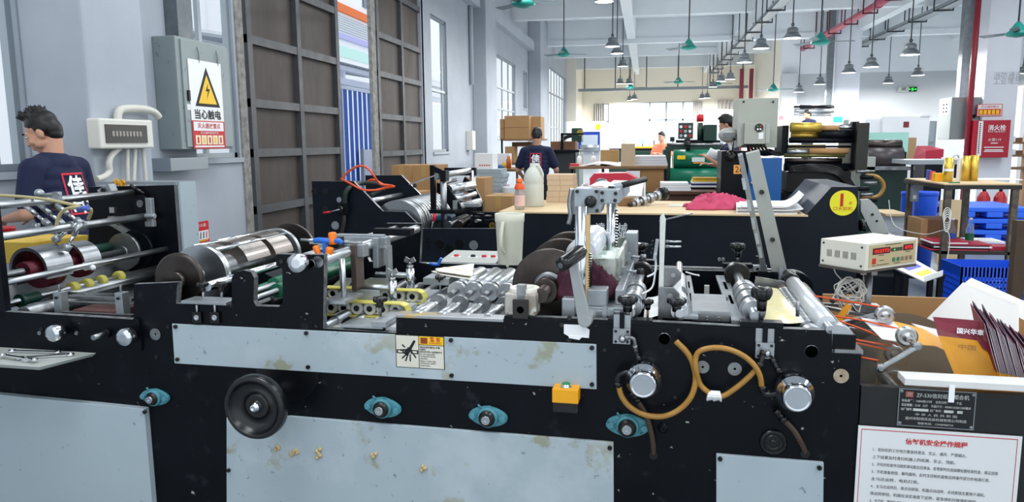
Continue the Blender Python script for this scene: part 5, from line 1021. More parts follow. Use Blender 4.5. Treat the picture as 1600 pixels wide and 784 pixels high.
WL = mat('silver_lettering', '#c8ccd0', .5); c = at(938, 356, G0 - .002)
m = MB(); m.text('泉力達機械', c, X1, Z1, .1, WL, width=pxs(84, G0), bold=.01, space=1.2); q = at(938, 367, G0 - .002); hw_ = pxs(43, G0)
m.face([m.bm.verts.new(q + V((sx * hw_, 0, sz * .035))) for sx, sz in ((-1, -1), (1, -1), (1, 1), (-1, 1))], INK); m.text('JLD MACHINE', q, X1, Z1, .05, WL, width=hw_ * 1.9, bold=.03, lift=.002); m.build('maker_lettering', M2, 'silver maker lettering', fix=False)
for a_, b_, r, mt in ((530, 312, 4.6, STEEL), (524, 352, 7.2, STEEL), (740, 383, 7.6, STEEL), (492, 299, 6, KNOB), (508, 299, 6, KNOB), (508, 327, 6, KNOB), (687, 381, 7.5, KNOB), (702, 389, 7.5, KNOB), (718, 381, 7.5, KNOB), (733, 394, 4, KNOB), (557, 352, 2, KNOB), (622, 339, 2, KNOB), (668, 376, 4, KNOB), (668, 385, 4, KNOB)):
    m = MB(); R = pxs(r, G0); m.lathe(at(a_, b_, G0), (0, -1, 0), [(R, 0), (R * .97, .006), (R * .15, .006), (0, .006)], mt, 24); P2m('washer' if mt is STEEL else 'hole_disc', m)  # black discs on the plate, most painted for the dark inside holes
# valve, lever, hoses
m = MB(); c = at(539, 325, G0); m.boxc(c + V((0, -.03, 0)), (.11, .06, .1), BLACKC); m.lathe(c + V((-.01, -.06, 0)), (0, -1, 0), [(.03, 0), (.03, .02), (.015, .03), (0, .03)], KNOB, 16); v_ = P2m('valve_box', m, bev=.004)
m = MB(); m.cyl(at(535, 326, G0 - .08), at(515, 331, G0 - .1), .006, STEEL); P2m('lever_arm', m, parent=v_)
m = MB(); m.cyl(at(516, 331, G0 - .1), at(505, 332.5, G0 - .1), .011, mat('red_grip', '#c4202c', .35)); P2m('lever_grip', m, 'red lever grip', parent=v_)
DH = mat('dark_green_hose', '#26332f', .45, var=.5, vs=20, col2='#151d1b')
m = MB(); m.tube([at(539, 318, G0 - .04), at(540, 302, G0 - .05), at(549, 291, G0), at(565, 286, G0 + .2), at(588, 287, G0 + .3), at(600, 293, G0 + .35)], .024, DH, 12, 6); P2m('air_hose', m, 'thick dark green hose')
m = MB(); m.tube([at(600, 294, G0 + .35), at(585, 303, G0 + .3), at(578, 305, G0 + .25)], .022, DH, 12, 5); P2m('air_hose', m)
m = MB(); m.tube([at(538, 336, G0 - .03), at(537, 352, G0 - .04), at(531, 378, G0 - .03)], .02, mat('dark_brown_hose', '#2d2723', .4), 12, 5); P2m('air_hose', m, 'dark brown hose')
OH = mat('orange_hose', '#e0552c', .4)
m = MB(); m.tube([at(534, 280, G0), at(541, 271, G0), at(552, 263, G0), at(564, 259, G0), at(576, 264, G0), at(585, 276, G0), at(593, 287, G0 + .1), at(605, 289, G0 + .2), at(614, 290, G0 + .2)], .0105, OH, 8, 6); m.build('orange_cord', None, 'orange air hose looped high over the second machine', 'hose', 'orange hoses on the second machine')
m = MB(); m.tube([at(533, 279, G0), at(548, 287, G0 - .02), at(566, 296, G0), at(585, 297, G0 + .1), at(600, 294, G0 + .2), at(616, 291, G0 + .2), at(606, 292, G0 + .25), at(585, 281, G0 + .2), at(575, 283, G0 + .2)], .0105, OH, 8, 6); m.build('orange_cord', None, 'orange air hose hanging low and doubled back over the second machine', 'hose', 'orange hoses on the second machine')
# ribbed drum and rods
c = at(628, 352, G0 + .2); x = c.x; z = c.z
m = MB(); pr = []
for k in range(14): pr += [(.24, k * .075), (.24, k * .075 + .045), (.228, k * .075 + .05), (.228, k * .075 + .07)]
m.lathe((x, G0 + .1, z + .01), Y1, pr, STEEL, 48); P2m('ribbed_drum', m, 'ribbed steel drum')
for a_, b_, y_, r in ((585, 313, G0 + .5, .03), (645, 334, G0 + .3, .024), (665, 326, G0 + .7, .02)):
    m = MB(); p = at(a_, b_, y_); m.cyl((p.x, G0 + .03, p.z), (p.x, G1, p.z), r, STEEL); P2m('cross_rod', m)
# folding head above
BP = BLACKC; y = G0 + .25
m = MB(); p = at(693, 300, y); m.cyl((p.x, y, at(693, 357, y).z), (p.x, y, at(693, 268, y).z), .03, STEEL); P2m('head_post', m)
m = MB(); y2 = G0 + 1.0; p = at(739, 300, y2); m.cyl((p.x, y2, at(739, 345, y2).z), (p.x, y2, at(739, 266, y2).z), .03, STEEL); P2m('head_post', m)
m = MB(); a_, b_ = at(673, 330, y), at(678, 258, y); m.box(a_.x, b_.x, y, y + .05, a_.z, b_.z, BP); P2m('head_upright', m)
m = MB(); m.bar(at(640, 288, y - .02), at(693, 270, y + .05), .01, .075, STEELD, side=(0, 1, 0)); m.cyl(at(648, 290, y - .02), at(648, 290, y - .06), .02, KNOB); P2m('flat_lever', m, 'flat steel lever')
m = MB(); m.cyl(at(680, 276, y), at(735, 266, y2), .03, STEEL); P2m('tie_tube', m)
a_, b_ = at(695, 262, y2), at(744, 274, y2); m = MB(); m.box(a_.x, b_.x, y2 - .02, y2 + .03, b_.z, a_.z, BP); P2m('top_bar', m)
a_, b_ = at(690, 266, y), at(699, 283, y); m = MB(); m.box(a_.x, b_.x, y - .05, y + .06, b_.z, a_.z, BP); P2m('post_clamp', m)
m = MB(); m.bar(at(674, 262, y), at(696, 272, y), .05, .02, BP, side=(0, 1, 0)); P2m('stay', m)
a_, b_ = at(674, 327, y), at(713, 333, y); m = MB(); m.box(a_.x, b_.x, y - .06, y + .1, b_.z, a_.z, BP); P2m('head_base', m)
for q, yy in (([(682, 285), (700, 292), (718, 318), (718, 330), (707, 330), (690, 306), (682, 300)], G0 + .35), ([(726, 276), (742, 292), (752, 312), (745, 318), (738, 312), (722, 286)], G0 + .9)):
    m = MB(); m.prism([at(a_, b_, yy) for a_, b_ in q], (0, .04, 0), BP); P2m('head_cheek', m, bev=.004)
for q0, q1, r, mt in (((700, 297), (738, 290), .05, STEEL), ((708, 312), (742, 303), .03, STEEL), ((715, 325), (748, 316), .045, STEELD), ((690, 286), (712, 281), .02, STEEL)):
    m = MB(); m.cyl(at(*q0, G0 + .4), at(*q1, G0 + .85), r, mt); P2m('folding_roller', m)
m = MB(); m.boxc(at(712, 321, G0 + .35), (.04, .06, .1), ALU).boxc(at(735, 320, G0 + .5), (.2, .1, .03), ALU); P2m('head_block', m)
for q0, q1, r, mt in (((700, 352), (728, 340), .04, STEELD), ((716, 352), (735, 342), .045, DISC), ((740, 340), (775, 338), .02, BP), ((744, 345), (772, 346), .018, STEELD)):
    m = MB(); m.cyl(at(*q0, G0 + .2), at(*q1, G0 + .6), r, mt); P2m('lower_roller', m)
a_, b_ = at(738, 331, G0 + .5), at(777, 338, G0 + .5); m = MB(); m.box(a_.x, b_.x, G0 + .5, G0 + .55, b_.z, a_.z, BP); P2m('guide_bar', m)
a_, b_ = at(736, 343, G0 + .3), at(775, 350, G0 + .3); m = MB(); m.box(a_.x, b_.x, G0 + .3, G0 + .34, b_.z, a_.z, BP); m.box(a_.x + .06, a_.x + .12, G0 + .28, G0 + .36, b_.z, a_.z + .06, BP); P2m('guide_bar', m)
a_, b_ = at(684, 335, G0 + .6), at(709, 345, G0 + .6); m = MB(); m.boxc((a_ + b_) / 2, (abs(b_.x - a_.x), .2, .06), mat('blue_motor', '#2f5e86', .45)); P2m('motor_cover', m, 'blue motor cover', bev=.02)
m = MB(); m.cyl(at(674, 358, G0 - .0), at(678, 341, G0), .006, STEEL); lv2 = P2m('hand_lever', m); m = MB(); m.cyl(at(678, 345, G0), at(679.5, 334, G0), .016, MATS['red_grip']); P2m('lever_grip', m, 'red lever grip', parent=lv2)
m = MB(); m.lathe(at(770, 352, G0 + .3), (0, -1, 0), [(.03, 0), (.03, .03), (.012, .03), (.012, .0)], mat('brass_wheel', '#8a7336', .4, .6), 20); P2m('small_wheel', m)
for k in range(5):
    m = MB(); a_ = at(752, 345 - k, G0 + .4 + k * .15); m.boxc(a_ + V((k * .02, 0, .02)), (.2 - .02 * k, .05, .05 + .01 * k), BP); P2m('folding_plate', m)
# side arm and motor at the right end
m = MB(); y = G0 + .5; m.prism([at(a_, b_, y) for a_, b_ in ((1345, 312), (1358, 311), (1370, 322), (1388, 358), (1388, 372), (1366, 372), (1345, 330))], (0, .06, 0), GREY); bolt(m, at(1363, 335, y), .012); bolt(m, at(1370, 345, y), .01); P2m('side_lever', m, 'grey painted side lever', bev=.006)
m = MB(); m.cyl(at(1343, 352, G0 + .3), at(1352, 352, G0 + .3), .05, KNOB, seg=20); P2m('hub', m)
m = MB(); m.boxc(at(1395, 430, G0 + .35) + V((-.1, 0, -.12)), (.36, .4, .34), BLACKC); m.boxc(at(1375, 400, G0 + .5), (.22, .3, .4), BLACKC); P2m('drive_box', m, bev=.03)
# ---------------------------------------------------------------- things lying on its plywood top
MILK = mat('milky_bottle', '#dfe3da', .35, trans=.25, ior=1.15); 
p = U(834, 322, z=TOP); k = p.y / FOC; b_ = thing('plastic_jug', 'large milky plastic jug without a cap on the plywood top', 'jug', p)
h = 68 * k; r = 16 * k; m = MB()
m.lathe(p, Z1, [(r * .9, 0), (r, .01), (r, h * .5), (r * .97, h * .53), (r, h * .56), (r * .98, h * .68), (r * .75, h * .82), (r * .45, h * .9), (r * .36, h * .92), (r * .36, h * .99), (r * .3, h), (0, h * .99)], MILK, 32); m.build('body', b_)
m = MB(); m.tube([p + V((r * .35, 0, h * .96)), p + V((r * .7, -r * .4, h * .9)), p + V((r * .95, -r * .3, h * .75)), p + V((r * .9, -r * .2, h * .66))], .012, MILK, 8, 5); m.build('handle', b_)
p = U(812, 327, z=TOP); k = p.y / FOC; b_ = thing('drink_bottle', 'small clear drink bottle with orange cap and orange neck label beside the milky jug', 'bottle', p); h = 49 * k; r = 8.2 * k
m = MB(); m.lathe(p, Z1, [(r * .85, 0), (r, .01), (r, h * .5), (r * .9, h * .62), (r * .98, h * .7), (r * .55, h * .86)], mat('clear_bottle', '#dfdcd8', .15, trans=.6, ior=1.1), 24, cap=True); m.build('body', b_)
m = MB(); m.lathe(p + V((0, 0, h * .66)), Z1, [(r * 1.01, 0), (r * 1.02, h * .05), (r * .7, h * .19)], mat('orange_label', '#ef5a22', .4), 24, cap=False); m.build('neck_label', b_)
m = MB(); m.lathe(p + V((0, 0, h * .86)), Z1, [(r * .58, 0), (r * .6, h * .01), (r * .58, h * .14), (0, h * .14)], mat('orange_cap', '#f06a1a', .4), 20); m.build('cap', b_)
m = MB(); m.lathe(p + V((0, 0, h * .12)), Z1, [(r * 1.015, 0), (r * 1.015, h * .35)], mat('pink_label', '#e8c3bc', .5, stain=[('#c8483c', 60, .6, .04, .8)]), 24, cap=False); m.build('label', b_)
# brown paper parcels
KP = CARDP; y = 7.55
for k in range(5):
    a_, b_ = at(855, 309 - k * 8.6, y), at(896, 309 - k * 8.6, y); m = MB(); o_ = random.uniform(-.012, .012); m.box(a_.x + o_, b_.x + o_, y, y + .3, TOP + k * .0565, TOP + k * .0565 + .055, KP); 
    xx = (a_.x + b_.x) / 2 + o_; m.box(xx - .002, xx + .002, y - .002, y + .3, TOP + k * .0565 + .001, TOP + k * .0565 + .0545, CARD)
    m.build('paper_parcel', None, 'kraft paper parcel, %s of the stack of five' % ['lowest', 'second from the bottom', 'middle one', 'second from the top', 'topmost'][k], 'parcel', 'kraft paper parcels on the plywood top', bev=.006)
# white carton with red lid
y = 7.35; t_ = thing('paper_carton', 'open white carton holding a red folder on the plywood top', 'box', (at(960, 300, y).x, y + .2, TOP)); a_, b_ = at(908, 300, y), at(1006, 300, y)
m = MB(); z1 = at(960, 289, y).z; m.box(a_.x, b_.x, y, y + .012, TOP, z1 - .02, WHITE).box(a_.x, a_.x + .012, y, y + .4, TOP, z1, WHITE).box(b_.x - .012, b_.x, y, y + .4, TOP, z1 + .04, WHITE).box(a_.x, b_.x, y + .39, y + .4, TOP, z1, WHITE).box(a_.x, b_.x, y, y + .4, TOP, TOP + .01, WHITE); m.hexa([(b_.x - .15, y - .06, z1 - .1), (b_.x - .02, y - .07, z1 - .1), (b_.x, y, z1 + .04), (b_.x - .16, y, z1 - .02), (b_.x - .15, y - .055, z1 - .1), (b_.x - .02, y - .065, z1 - .1), (b_.x, y + .006, z1 + .04), (b_.x - .16, y + .006, z1 - .02)], WHITE); m.build('body', t_)
REDP = mat('red_card', '#b3283f', .5); m = MB(); y3 = y + .06; m.prism([at(a2, b2, y3) for a2, b2 in ((921, 279), (928, 271), (978, 270), (994, 278), (993, 291), (975, 293), (940, 296), (922, 292))], (0, .25, 0), REDP); m.build('red_folder', None, 'red folder standing in the open white carton', 'folder')
# shaft with collars on a wood block
y = 7.1; a_, b_ = at(985, 325, y), at(1040, 306, y + .35); m = MB(); L_ = b_ - a_; pr = [(.012, 0)]
for q in (.1, .3, .5, .7): pr += [(.02, L_.length * q), (.045, L_.length * q), (.05, L_.length * (q + .03)), (.045, L_.length * (q + .1)), (.024, L_.length * (q + .11))]
pr += [(.024, L_.length)]
zadd = V((0, 0, .03)); m.lathe(a_ + zadd, L_, pr, STEEL, 24); s_ = thing('collared_shaft', 'steel shaft with bright collars propped on a wood block', 'shaft', a_); m.build('shaft', s_)
m = MB(); m.lathe(b_ + zadd - L_ * .12, L_, [(.03, 0), (.062, .005), (.062, .045), (.03, .05)], KNOB, 26); m.build('end_collar', s_); m = MB(); m.lathe(a_ + zadd - L_ * .04, L_, [(.022, 0), (.022, .03)], KNOB, 18); m.build('end_cap', s_)
p = at(979, 320, y + .1); m = MB(); m.boxc((p.x, p.y, TOP + .04), (.16, .1, .08), mat('old_wood', '#8f6a45', .7, var=.6, vs=10), (0, 0, .2)); m.build('wood_block', None, 'short brown wood block under the collared shaft', 'block', bev=.006)
cloth('pink_cloth', U(1118, 325, z=TOP), .29, .22, .13, mat('pink_cloth', '#c2486a', .8, var=.4, vs=9, col2='#a23555'), 8, 'crumpled pink cloth lying on the plywood top', 'cloth')
# papers at the right end
for k in range(8):
    y = G0 + .05 + .03 * (k % 3); a_, b_ = at(1150 + 5 * (k % 3), 333, y), at(1246 + 3 * (k % 4), 333, y); z_ = TOP + .002 + k * .009; m = MB()
    m.grid(lambda u, v: V((a_.x + (b_.x - a_.x) * u + .04 * v, y + .55 * v, z_ + (.06 + .035 * k) * max(0, u - .72) ** 2 * 4 * (1 if k > 3 else .3))), 24, 3, WHITE, thick=.006, smooth=False); m.build('paper_sheet', None, 'loose white sheet curling up against the sloping hood', 'paper', 'white sheets on the plywood top')
m = MB(); p = U(1062, 322, z=TOP); m.box(p.x - .1, p.x + .35, p.y - .05, p.y + .2, TOP, TOP + .003, mat('wet_sheet', '#cfcfc4', .4)); m.build('paper_sheet', None, 'pale thin sheet lying under the pink cloth', 'paper')
# ---------------------------------------------------------------- cartons and trays behind its left end
def carton(x0, x1, z1px, y, d, zb, label, mt=CARD, tape=True, group=None, frame='M', name='cardboard_box', mv=None):
    a_, b_ = U(x0, z1px, y=y, m=frame == 'M'), U(x1, z1px, y=y, m=frame == 'M'); t_ = thing(name, label, 'box', ((a_.x + b_.x) / 2, y + d / 2, zb), group, frame)
    m = MB(); m.box(a_.x, b_.x, y, y + d, zb, a_.z, mt); 
    m.build('body', t_, bev=.004)
    if tape:
        xm = (a_.x + b_.x) / 2; m = MB(); m.box(xm - .03, xm + .03, y - .0015, y + d + .0015, a_.z - .14, a_.z + .0015, TAPE); m.build('tape', t_)
    return t_, a_, b_
carton(611, 642, 258, 8.7, .5, 0, 'tall cardboard box beside the open sliding door'); carton(642, 681, 258, 8.75, .5, 0, 'tall cardboard box standing next to the one by the sliding door')
carton(724, 757, 278, 8.3, .4, 0, 'tall narrow cardboard box behind the folding head'); carton(757, 800, 306, 7.9, .5, 0, 'low cardboard box with brown tape beside the plywood top')
carton(612, 655, 300, 7.95, .4, 0, 'low cardboard box between the folding head and the tall boxes', tape=False)
GT = mat('grey_blue_card', '#a3b0b8', .6, var=.2, vs=8)
y = 9.6
for k in range(6):
    a_, b_ = at(746, 305 - k * 7, y), at(785, 305 - k * 7, y); zz_ = [.62 + .062 * i for i in range(7)]; m = MB(); o_ = .02 * math.sin(k * 2.1); z0 = at(765, 305, y).z + k * pxs(7, y)
    m.box(a_.x + o_, b_.x + o_, y, y + .35, z0, z0 + pxs(6.8, y), GT); m.build('card_bundle', None, 'grey-blue bundle of card, %s of the stack beside the white carton' % ['lowest', 'second from the bottom', 'third from the bottom', 'third from the top', 'second from the top', 'topmost'][k], 'bundle', 'grey-blue card bundles', bev=.004)
z0 = at(765, 305, y).z; a_, b_ = at(740, 305, y), at(790, 305, y)
WOODT = mat('table_wood', '#8b6a4a', .6, var=.5, vs=4, col2='#6d5238')
t_ = thing('low_bench', 'low dark bench under the grey-blue card bundles', 'bench', ((a_.x + b_.x) / 2, y + .2, 0)); m = MB(); m.box(a_.x, b_.x, y - .02, y + .4, z0 - .04, z0, WOODT); m.build('top', t_)
for sx in (a_.x + .03, b_.x - .08):
    for sy in (y, y + .33): m = MB(); m.box(sx, sx + .05, sy, sy + .05, 0, z0 - .04, WOODT); m.build('leg', t_)
top6 = z0 + 5 * pxs(7, y) + pxs(6.8, y)
a_, b_ = at(741, 262, y), at(769, 262, y); m = MB(); m.box(a_.x, b_.x, y + .02, y + .32, top6, top6 + pxs(25, y), WHITE); 
for k in range(5): q = V((a_.x + (b_.x - a_.x) * (.3 + .13 * k), y + .019, top6 + .05)); m.boxc(q, (.018, .002, .02), RED)
m.build('white_carton', None, 'white carton on top of the grey-blue card bundles', 'box', bev=.004)
# ---------------------------------------------------------------- machines, tables and goods further back (hall frame)
def bt(a, b, y): return B(a, b, y=y)
def bx(m, x0, x1, pt, pb, y, d, mt):                # box from photo columns and rows on its front face at depth y
    r = (pt + min(pb, 280)) / 2; m.box(bt(x0, r, y).x, bt(x1, r, y).x, y, y + d, max(bt(x0, pb, y).z, 0), bt(x0, pt, y).z, mt); return m
def T(name, label, cat, px, y, group=None): p = bt(px, 300, y); return thing(name, label, cat, (p.x, y, 0), group, 'B')
FL = {'leg', 'base', 'bed', 'post', 'stand', 'end_frame', 'cabinet', 'end', 'side_frame', 'upright', 'control_pedestal', 'blue_cabinet', 'front_board'}
def part(t, name, x0, x1, pt, pb, y, d, mt, label=None, bev=.004, parent=None):
    if name in FL or (name == 'body' and pb >= 255): pb = 900
    m = MB(); bx(m, x0, x1, pt, pb, y, d, mt); return m.build(name, parent or t, label, bev=bev)
def rodp(t, name, x0, y0p, x1, y1p, y, r, mt, label=None, dy=0): m = MB(); m.cyl(bt(x0, y0p, y), bt(x1, y1p, y + dy), r, mt); return m.build(name, t, label)
BLK = BLACKC; BEI = mat('beige_enamel', '#a8aca2', .45, var=.35, vs=3, col2='#979b92'); BLU = mat('blue_cabinet_paint', '#1d5a9a', .4, var=.35, vs=3, col2='#174a80', stain=[('#c0c6cc', 30, .73, .02, .6)])
GOLD = mat('gold_foil', '#d8bb58', .38, .8, var=.25, vs=20, col2='#c2a03c')
# foil stamping machine with the plate 26
y = 8.8; t = T('foil_stamping_machine', 'black foil stamping machine with orange number plate, blue cabinet and gold foil rolls', 'machine', 1230, y)
part(t, 'base', 1128, 1342, 300, 425, y + .1, 1.1, BLK); cab = part(t, 'control_pedestal', 1127, 1168, 236, 425, y, .5, BLK)
NP26 = mat('number_plate_orange', '#eda24a', .5); m = MB(); a, b = bt(1146.5, 257.5, y - .002), bt(1163.5, 271.5, y - .002); m.box(a.x, b.x, y - .006, y, b.z, a.z, NP26); m.text('26', ((a.x + b.x) / 2, y - .006, (a.z + b.z) / 2), X1, Z1, (a.z - b.z) * .95, INK, lift=.002); m.build('number_plate', cab and t, 'orange plate with the number 26', fix=False)
m = MB(); c = bt(1142, 243, y); m.lathe(c, (0, -1, 0), [(.06, 0), (.06, .04), (.03, .06), (0, .06)], KNOB, 20); m.cyl(c + V((0, -.05, 0)), c + V((.02, -.1, .18)), .008, KNOB); m.ball(c + V((.02, -.1, .19)), .02, KNOB); m.build('control_lever', t)
part(t, 'blue_cabinet', 1169, 1222, 247, 425, y - .02, .7, BLU, 'blue steel cabinet')
for k in range(3): m = MB(); c = bt(1175, 262 + k * 12, y - .03); m.lathe(c, (0, -1, 0), [(.018, 0), (.018, .02), (0, .022)], STEEL, 12); m.build('switch', t)
a = part(t, 'head_cover', 1152, 1215, 154, 231, y + .1, .5, BEI, 'beige sheet metal head cover'); m = MB()
for p_ in ((1162, 159), (1208, 159)): bolt(m, bt(*p_, y + .1), .012)
m.build('bolts', t)
m = MB(); m.prism([bt(a_, b_, y - .05) for a_, b_ in ((1153, 180), (1164, 192), (1164, 224), (1156, 229), (1152, 229))], (0, .2, 0), GREY); m.build('cover_side', t)
cb = part(t, 'control_box', 1163, 1196, 192, 225, y - .12, .22, BEI, 'small beige control box'); part(t, 'side_box', 1196, 1203, 194, 224, y - .1, .2, GREY)
m = MB(); c = bt(1186, 199.5, y - .125); m.lathe(c, (0, -1, 0), [(.045, 0), (.045, .006), (0, .006)], KNOB, 26)
for k, mt in enumerate((RED, MATS['green_button'], WHITE, WHITE)): m.lathe(c + V((.02 * math.cos(k * PI / 2 + .8), -.006, .022 * math.sin(k * PI / 2 + .8))), (0, -1, 0), [(.01, 0), (.01, .005), (0, .005)], mt, 12)
m.build('selector', cb)
m = MB(); q = bt(1189, 212, y - .122); m.boxc(q, (.05, .003, .07), WHITE); m.build('sticker', cb)
for k in range(6): m = MB(); m.tube([bt(1168 + k * 5, 226, y - .05), bt(1172 + k * 6, 238, y), bt(1180 + k * 7, 234 + (k % 3) * 4, y + .1), bt(1200 + k * 6, 240, y + .2)], .014, KNOB, 6, 4); m.build('cable', t)
# foil rollers
part(t, 'end_plate', 1338, 1357, 192, 266, y, .8, mat('dark_olive', '#23261f', .4)); part(t, 'inner_plate', 1222, 1232, 196, 240, y + .2, .5, BLK); part(t, 'end_arm', 1330, 1341, 190, 260, y + .1, .1, BLK)
m = MB(); m.cyl(bt(1235, 199, y + .1), bt(1283, 199, y + .1), .055, GOLD, seg=26); m.build('foil_roll', t, 'thick roll of gold foil'); m = MB(); m.cyl(bt(1236, 211, y + .15), bt(1280, 211, y + .15), .035, GOLD, seg=22); m.build('foil_roll', t, 'thin roll of gold foil')
KR = mat('cardboard_core', '#b58a5c', .7)
for x0, x1, q, r, mt in ((1283, 1310, 200, .03, KR), (1310, 1336, 199, .022, STEEL), (1279, 1333, 210, .05, BLK), (1233, 1336, 219, .032, BLK), (1280, 1336, 215, .012, STEEL), (1230, 1264, 237, .028, STEEL), (1264, 1325, 236, .034, KR), (1228, 1336, 229, .012, BLK), (1226, 1315, 251, .03, DISC), (1225, 1335, 261, .045, BLK), (1225, 1320, 243, .02, mat('olive_foil', '#6d6a3c', .3, .5))):
    rodp(t, 'foil_shaft', x0, q, x1, q, y + .12, r, mt)
m = MB(); a, b = bt(1228, 226, y + .3), bt(1290, 233, y + .3); m.box(a.x, b.x, y + .3, y + .31, b.z, a.z, mat('foil_web', '#c7bb80', .35, .4)); m.build('foil_web', t)
for k in range(7): m = MB(); m.tube([bt(1232, 262 + k, y), bt(1265 + 5 * k, 257 + k * 2, y - .05), bt(1310 + k * 2, 262 + k * 4, y), bt(1335, 290 + k * 3, y + .05)], .012, KNOB, 6, 4); m.build('cable', t)
for k in range(6): m = MB(); c = bt(1338 + (k % 3) * 6, 268 + k * 9, y - .05); m.cyl(c, c + V((.13, 0, .0)), .018 + .006 * (k % 2), BLK if k % 2 else STEELD); m.build('linkage', t)
m = MB(); m.tube([bt(1352, 274, y), bt(1368, 275, y), bt(1379, 284, y), bt(1380, 296, y), bt(1370, 307, y), bt(1345, 310, y)], .02, AMB, 10, 6); m.build('air_hose', t, 'bent amber hose')
part(t, 'print_head', 1230, 1330, 268, 300, y + .05, .6, mat('oily_black', '#0d0e0f', .35, .3))
# press behind it with grey rollers
y = 11.5; t = T('rotary_press', 'dark green rotary press with grey ink rollers', 'machine', 1390, y); DGN = mat('dark_green_enamel', '#173a31', .4, var=.4, vs=3, col2='#0f2a24')
part(t, 'base', 1345, 1418, 262, 375, y, 1.2, DGN); part(t, 'step', 1352, 1430, 260, 266, y - .2, .3, STEELD); part(t, 'cheek', 1404, 1416, 237, 262, y, .9, BLK)
for q, r, mt in ((226, .07, DISC), (246, .16, mat('grey_roller', '#4a4648', .35, .3)), (236, .02, STEEL)): rodp(t, 'ink_roller', 1352, q, 1408, q, y + .1, r, mt)
part(t, 'side_box', 1354, 1368, 245, 268, y - .2, .2, GREY)
m = MB(); a, b = bt(1356, 207, y + .9), bt(1418, 240, y + .9); m.box(a.x, b.x, y + .9, y + .92, b.z, a.z, mat('mint_board', '#a9dccb', .5)); m.build('mint_board', t, 'mint green board')
# white cabinets and switch cabinet
y = 14.5; WE = mat('white_enamel', '#eef1f4', .4, var=.15, vs=2)
t = T('white_machine_cabinet', 'large white machine cabinet with a small red notice, behind the grey ink rollers', 'cabinet', 1400, y); part(t, 'body', 1376, 1450, 181, 352, y, 1.5, WE, bev=.02); part(t, 'side_unit', 1350, 1377, 184, 300, y + .05, 1.2, WE, bev=.04)
m = MB(); a, b = bt(1412, 190, y - .004), bt(1420, 199, y - .004); m.box(a.x, b.x, y - .006, y, b.z, a.z, MAR); m.build('notice', t, 'dark red notice'); part(t, 'opening', 1418, 1431, 215, 252, y - .01, .02, mat('opening_tan', '#a88a66', .7)); part(t, 'cover_strip', 1440, 1455, 178, 182, y - .02, .3, WE)
y = 15.5; t = T('switch_cabinet', 'narrow grey switch cabinet right of the white machine cabinet', 'cabinet', 1457, y); part(t, 'body', 1450, 1461, 189, 330, y, .5, mat('switch_grey', '#8b979b', .5)); part(t, 'door', 1453, 1460, 191, 222, y - .02, .02, mat('switch_grey2', '#95a1a5', .5))
y = 13.2; t = T('crimson_chest', 'crimson box with a slanted lid by the pillar', 'box', 1460, y); m = MB(); a, b = bt(1447, 233, y), bt(1474, 250, y); m.hexa([(a.x, y, b.z), (b.x, y, b.z), (b.x, y + .6, b.z), (a.x, y + .6, b.z), (a.x, y, a.z - .02), (b.x, y, a.z), (b.x, y + .6, a.z + .05), (a.x + .05, y + .6, a.z + .05)], mat('crimson', '#b0203a', .5)); m.build('body', t, bev=.01)
m = MB(); m.box(a.x, b.x, y, y + .6, 0, b.z + .001, BLK); m.build('stand', t)
# grey table before the pillar
y = 10.6; t = T('grey_table', 'grey topped side table in front of the pillar, behind the foil rolls', 'table', 1470, y); part(t, 'top', 1420, 1500, 250, 257, y, .7, mat('table_grey', '#9ca2a8', .5))
for x_ in (1424, 1492): part(t, 'leg', x_, x_ + 3, 257, 386, y + .05, .04, BLK)
part(t, 'roll', 1476, 1530, 246, 251, y + .2, .12, WE, 'white rolled sheet')
# hydrant panel and electrical cabinet at the pillar
y = 16.28; HR = mat('hydrant_red', '#a5152b', .4); HT = mat('hydrant_white', '#e2dfe2', .5)
t = thing('fire_hydrant_cabinet', 'dark red fire hydrant cabinet with white lettering on the pillar', 'cabinet', (bt(1548, 245, y).x, y, bt(1548, 245, y).z), frame='B')
a, b = bt(1524, 188, 16.05), bt(1575, 246, 16.05); m = MB(); m.box(a.x, b.x, 16.05, 16.3, b.z, a.z, HR); m.build('body', t, bev=.006)
w_, h_ = b.x - a.x, a.z - b.z; m = MB(); pp = lambda u_, v_: V((a.x + w_ * u_, 16.046, a.z - h_ * v_))
m.face([m.bm.verts.new(pp(*s)) for s in ((.1, .95), (.23, .95), (.23, .02), (.1, .02))], HT)
for k in range(16): m.face([m.bm.verts.new(pp(*s) - V((0, .001, 0))) for s in ((.13, .1 + k * .052), (.17, .1 + k * .052), (.17, .07 + k * .052), (.13, .07 + k * .052))], INK)
m.text('消火栓', pp(.62, .2), X1, Z1, h_ * .16, HT, width=w_ * .5, bold=.02); m.text('Fire Hydrant', pp(.62, .31), X1, Z1, h_ * .06, HT, width=w_ * .48); m.text('火警119', pp(.58, .52), X1, Z1, h_ * .09, HT, width=w_ * .36)
for v_, w2 in ((.6, .2), (.71, .55), (.78, .5), (.82, .55)): m.face([m.bm.verts.new(pp(*s)) for s in ((.58 - w2 / 2, v_ + .025), (.58 + w2 / 2, v_ + .025), (.58 + w2 / 2, v_), (.58 - w2 / 2, v_))], HT)
m.build('front_lettering', t, fix=False)
y = 16.29; m = MB(); a, b = bt(1527, 163, y), bt(1565, 181, y); m.box(a.x, b.x, y - .01, 16.3, b.z, a.z, RED); w_, h_ = b.x - a.x, a.z - b.z; pp = lambda u_, v_: V((a.x + w_ * u_, y - .012, a.z - h_ * v_))
m.face([m.bm.verts.new(pp(*s)) for s in ((.03, .95), (.97, .95), (.97, .05), (.03, .05))], HT); m.face([m.bm.verts.new(pp(*s) - V((0, .001, 0))) for s in ((.06, .9), (.94, .9), (.94, .4), (.06, .4))], RED); m.text('灭火器放置点', pp(.5, .22) , X1, Z1, h_ * .2, RED, width=w_ * .7, lift=.003)
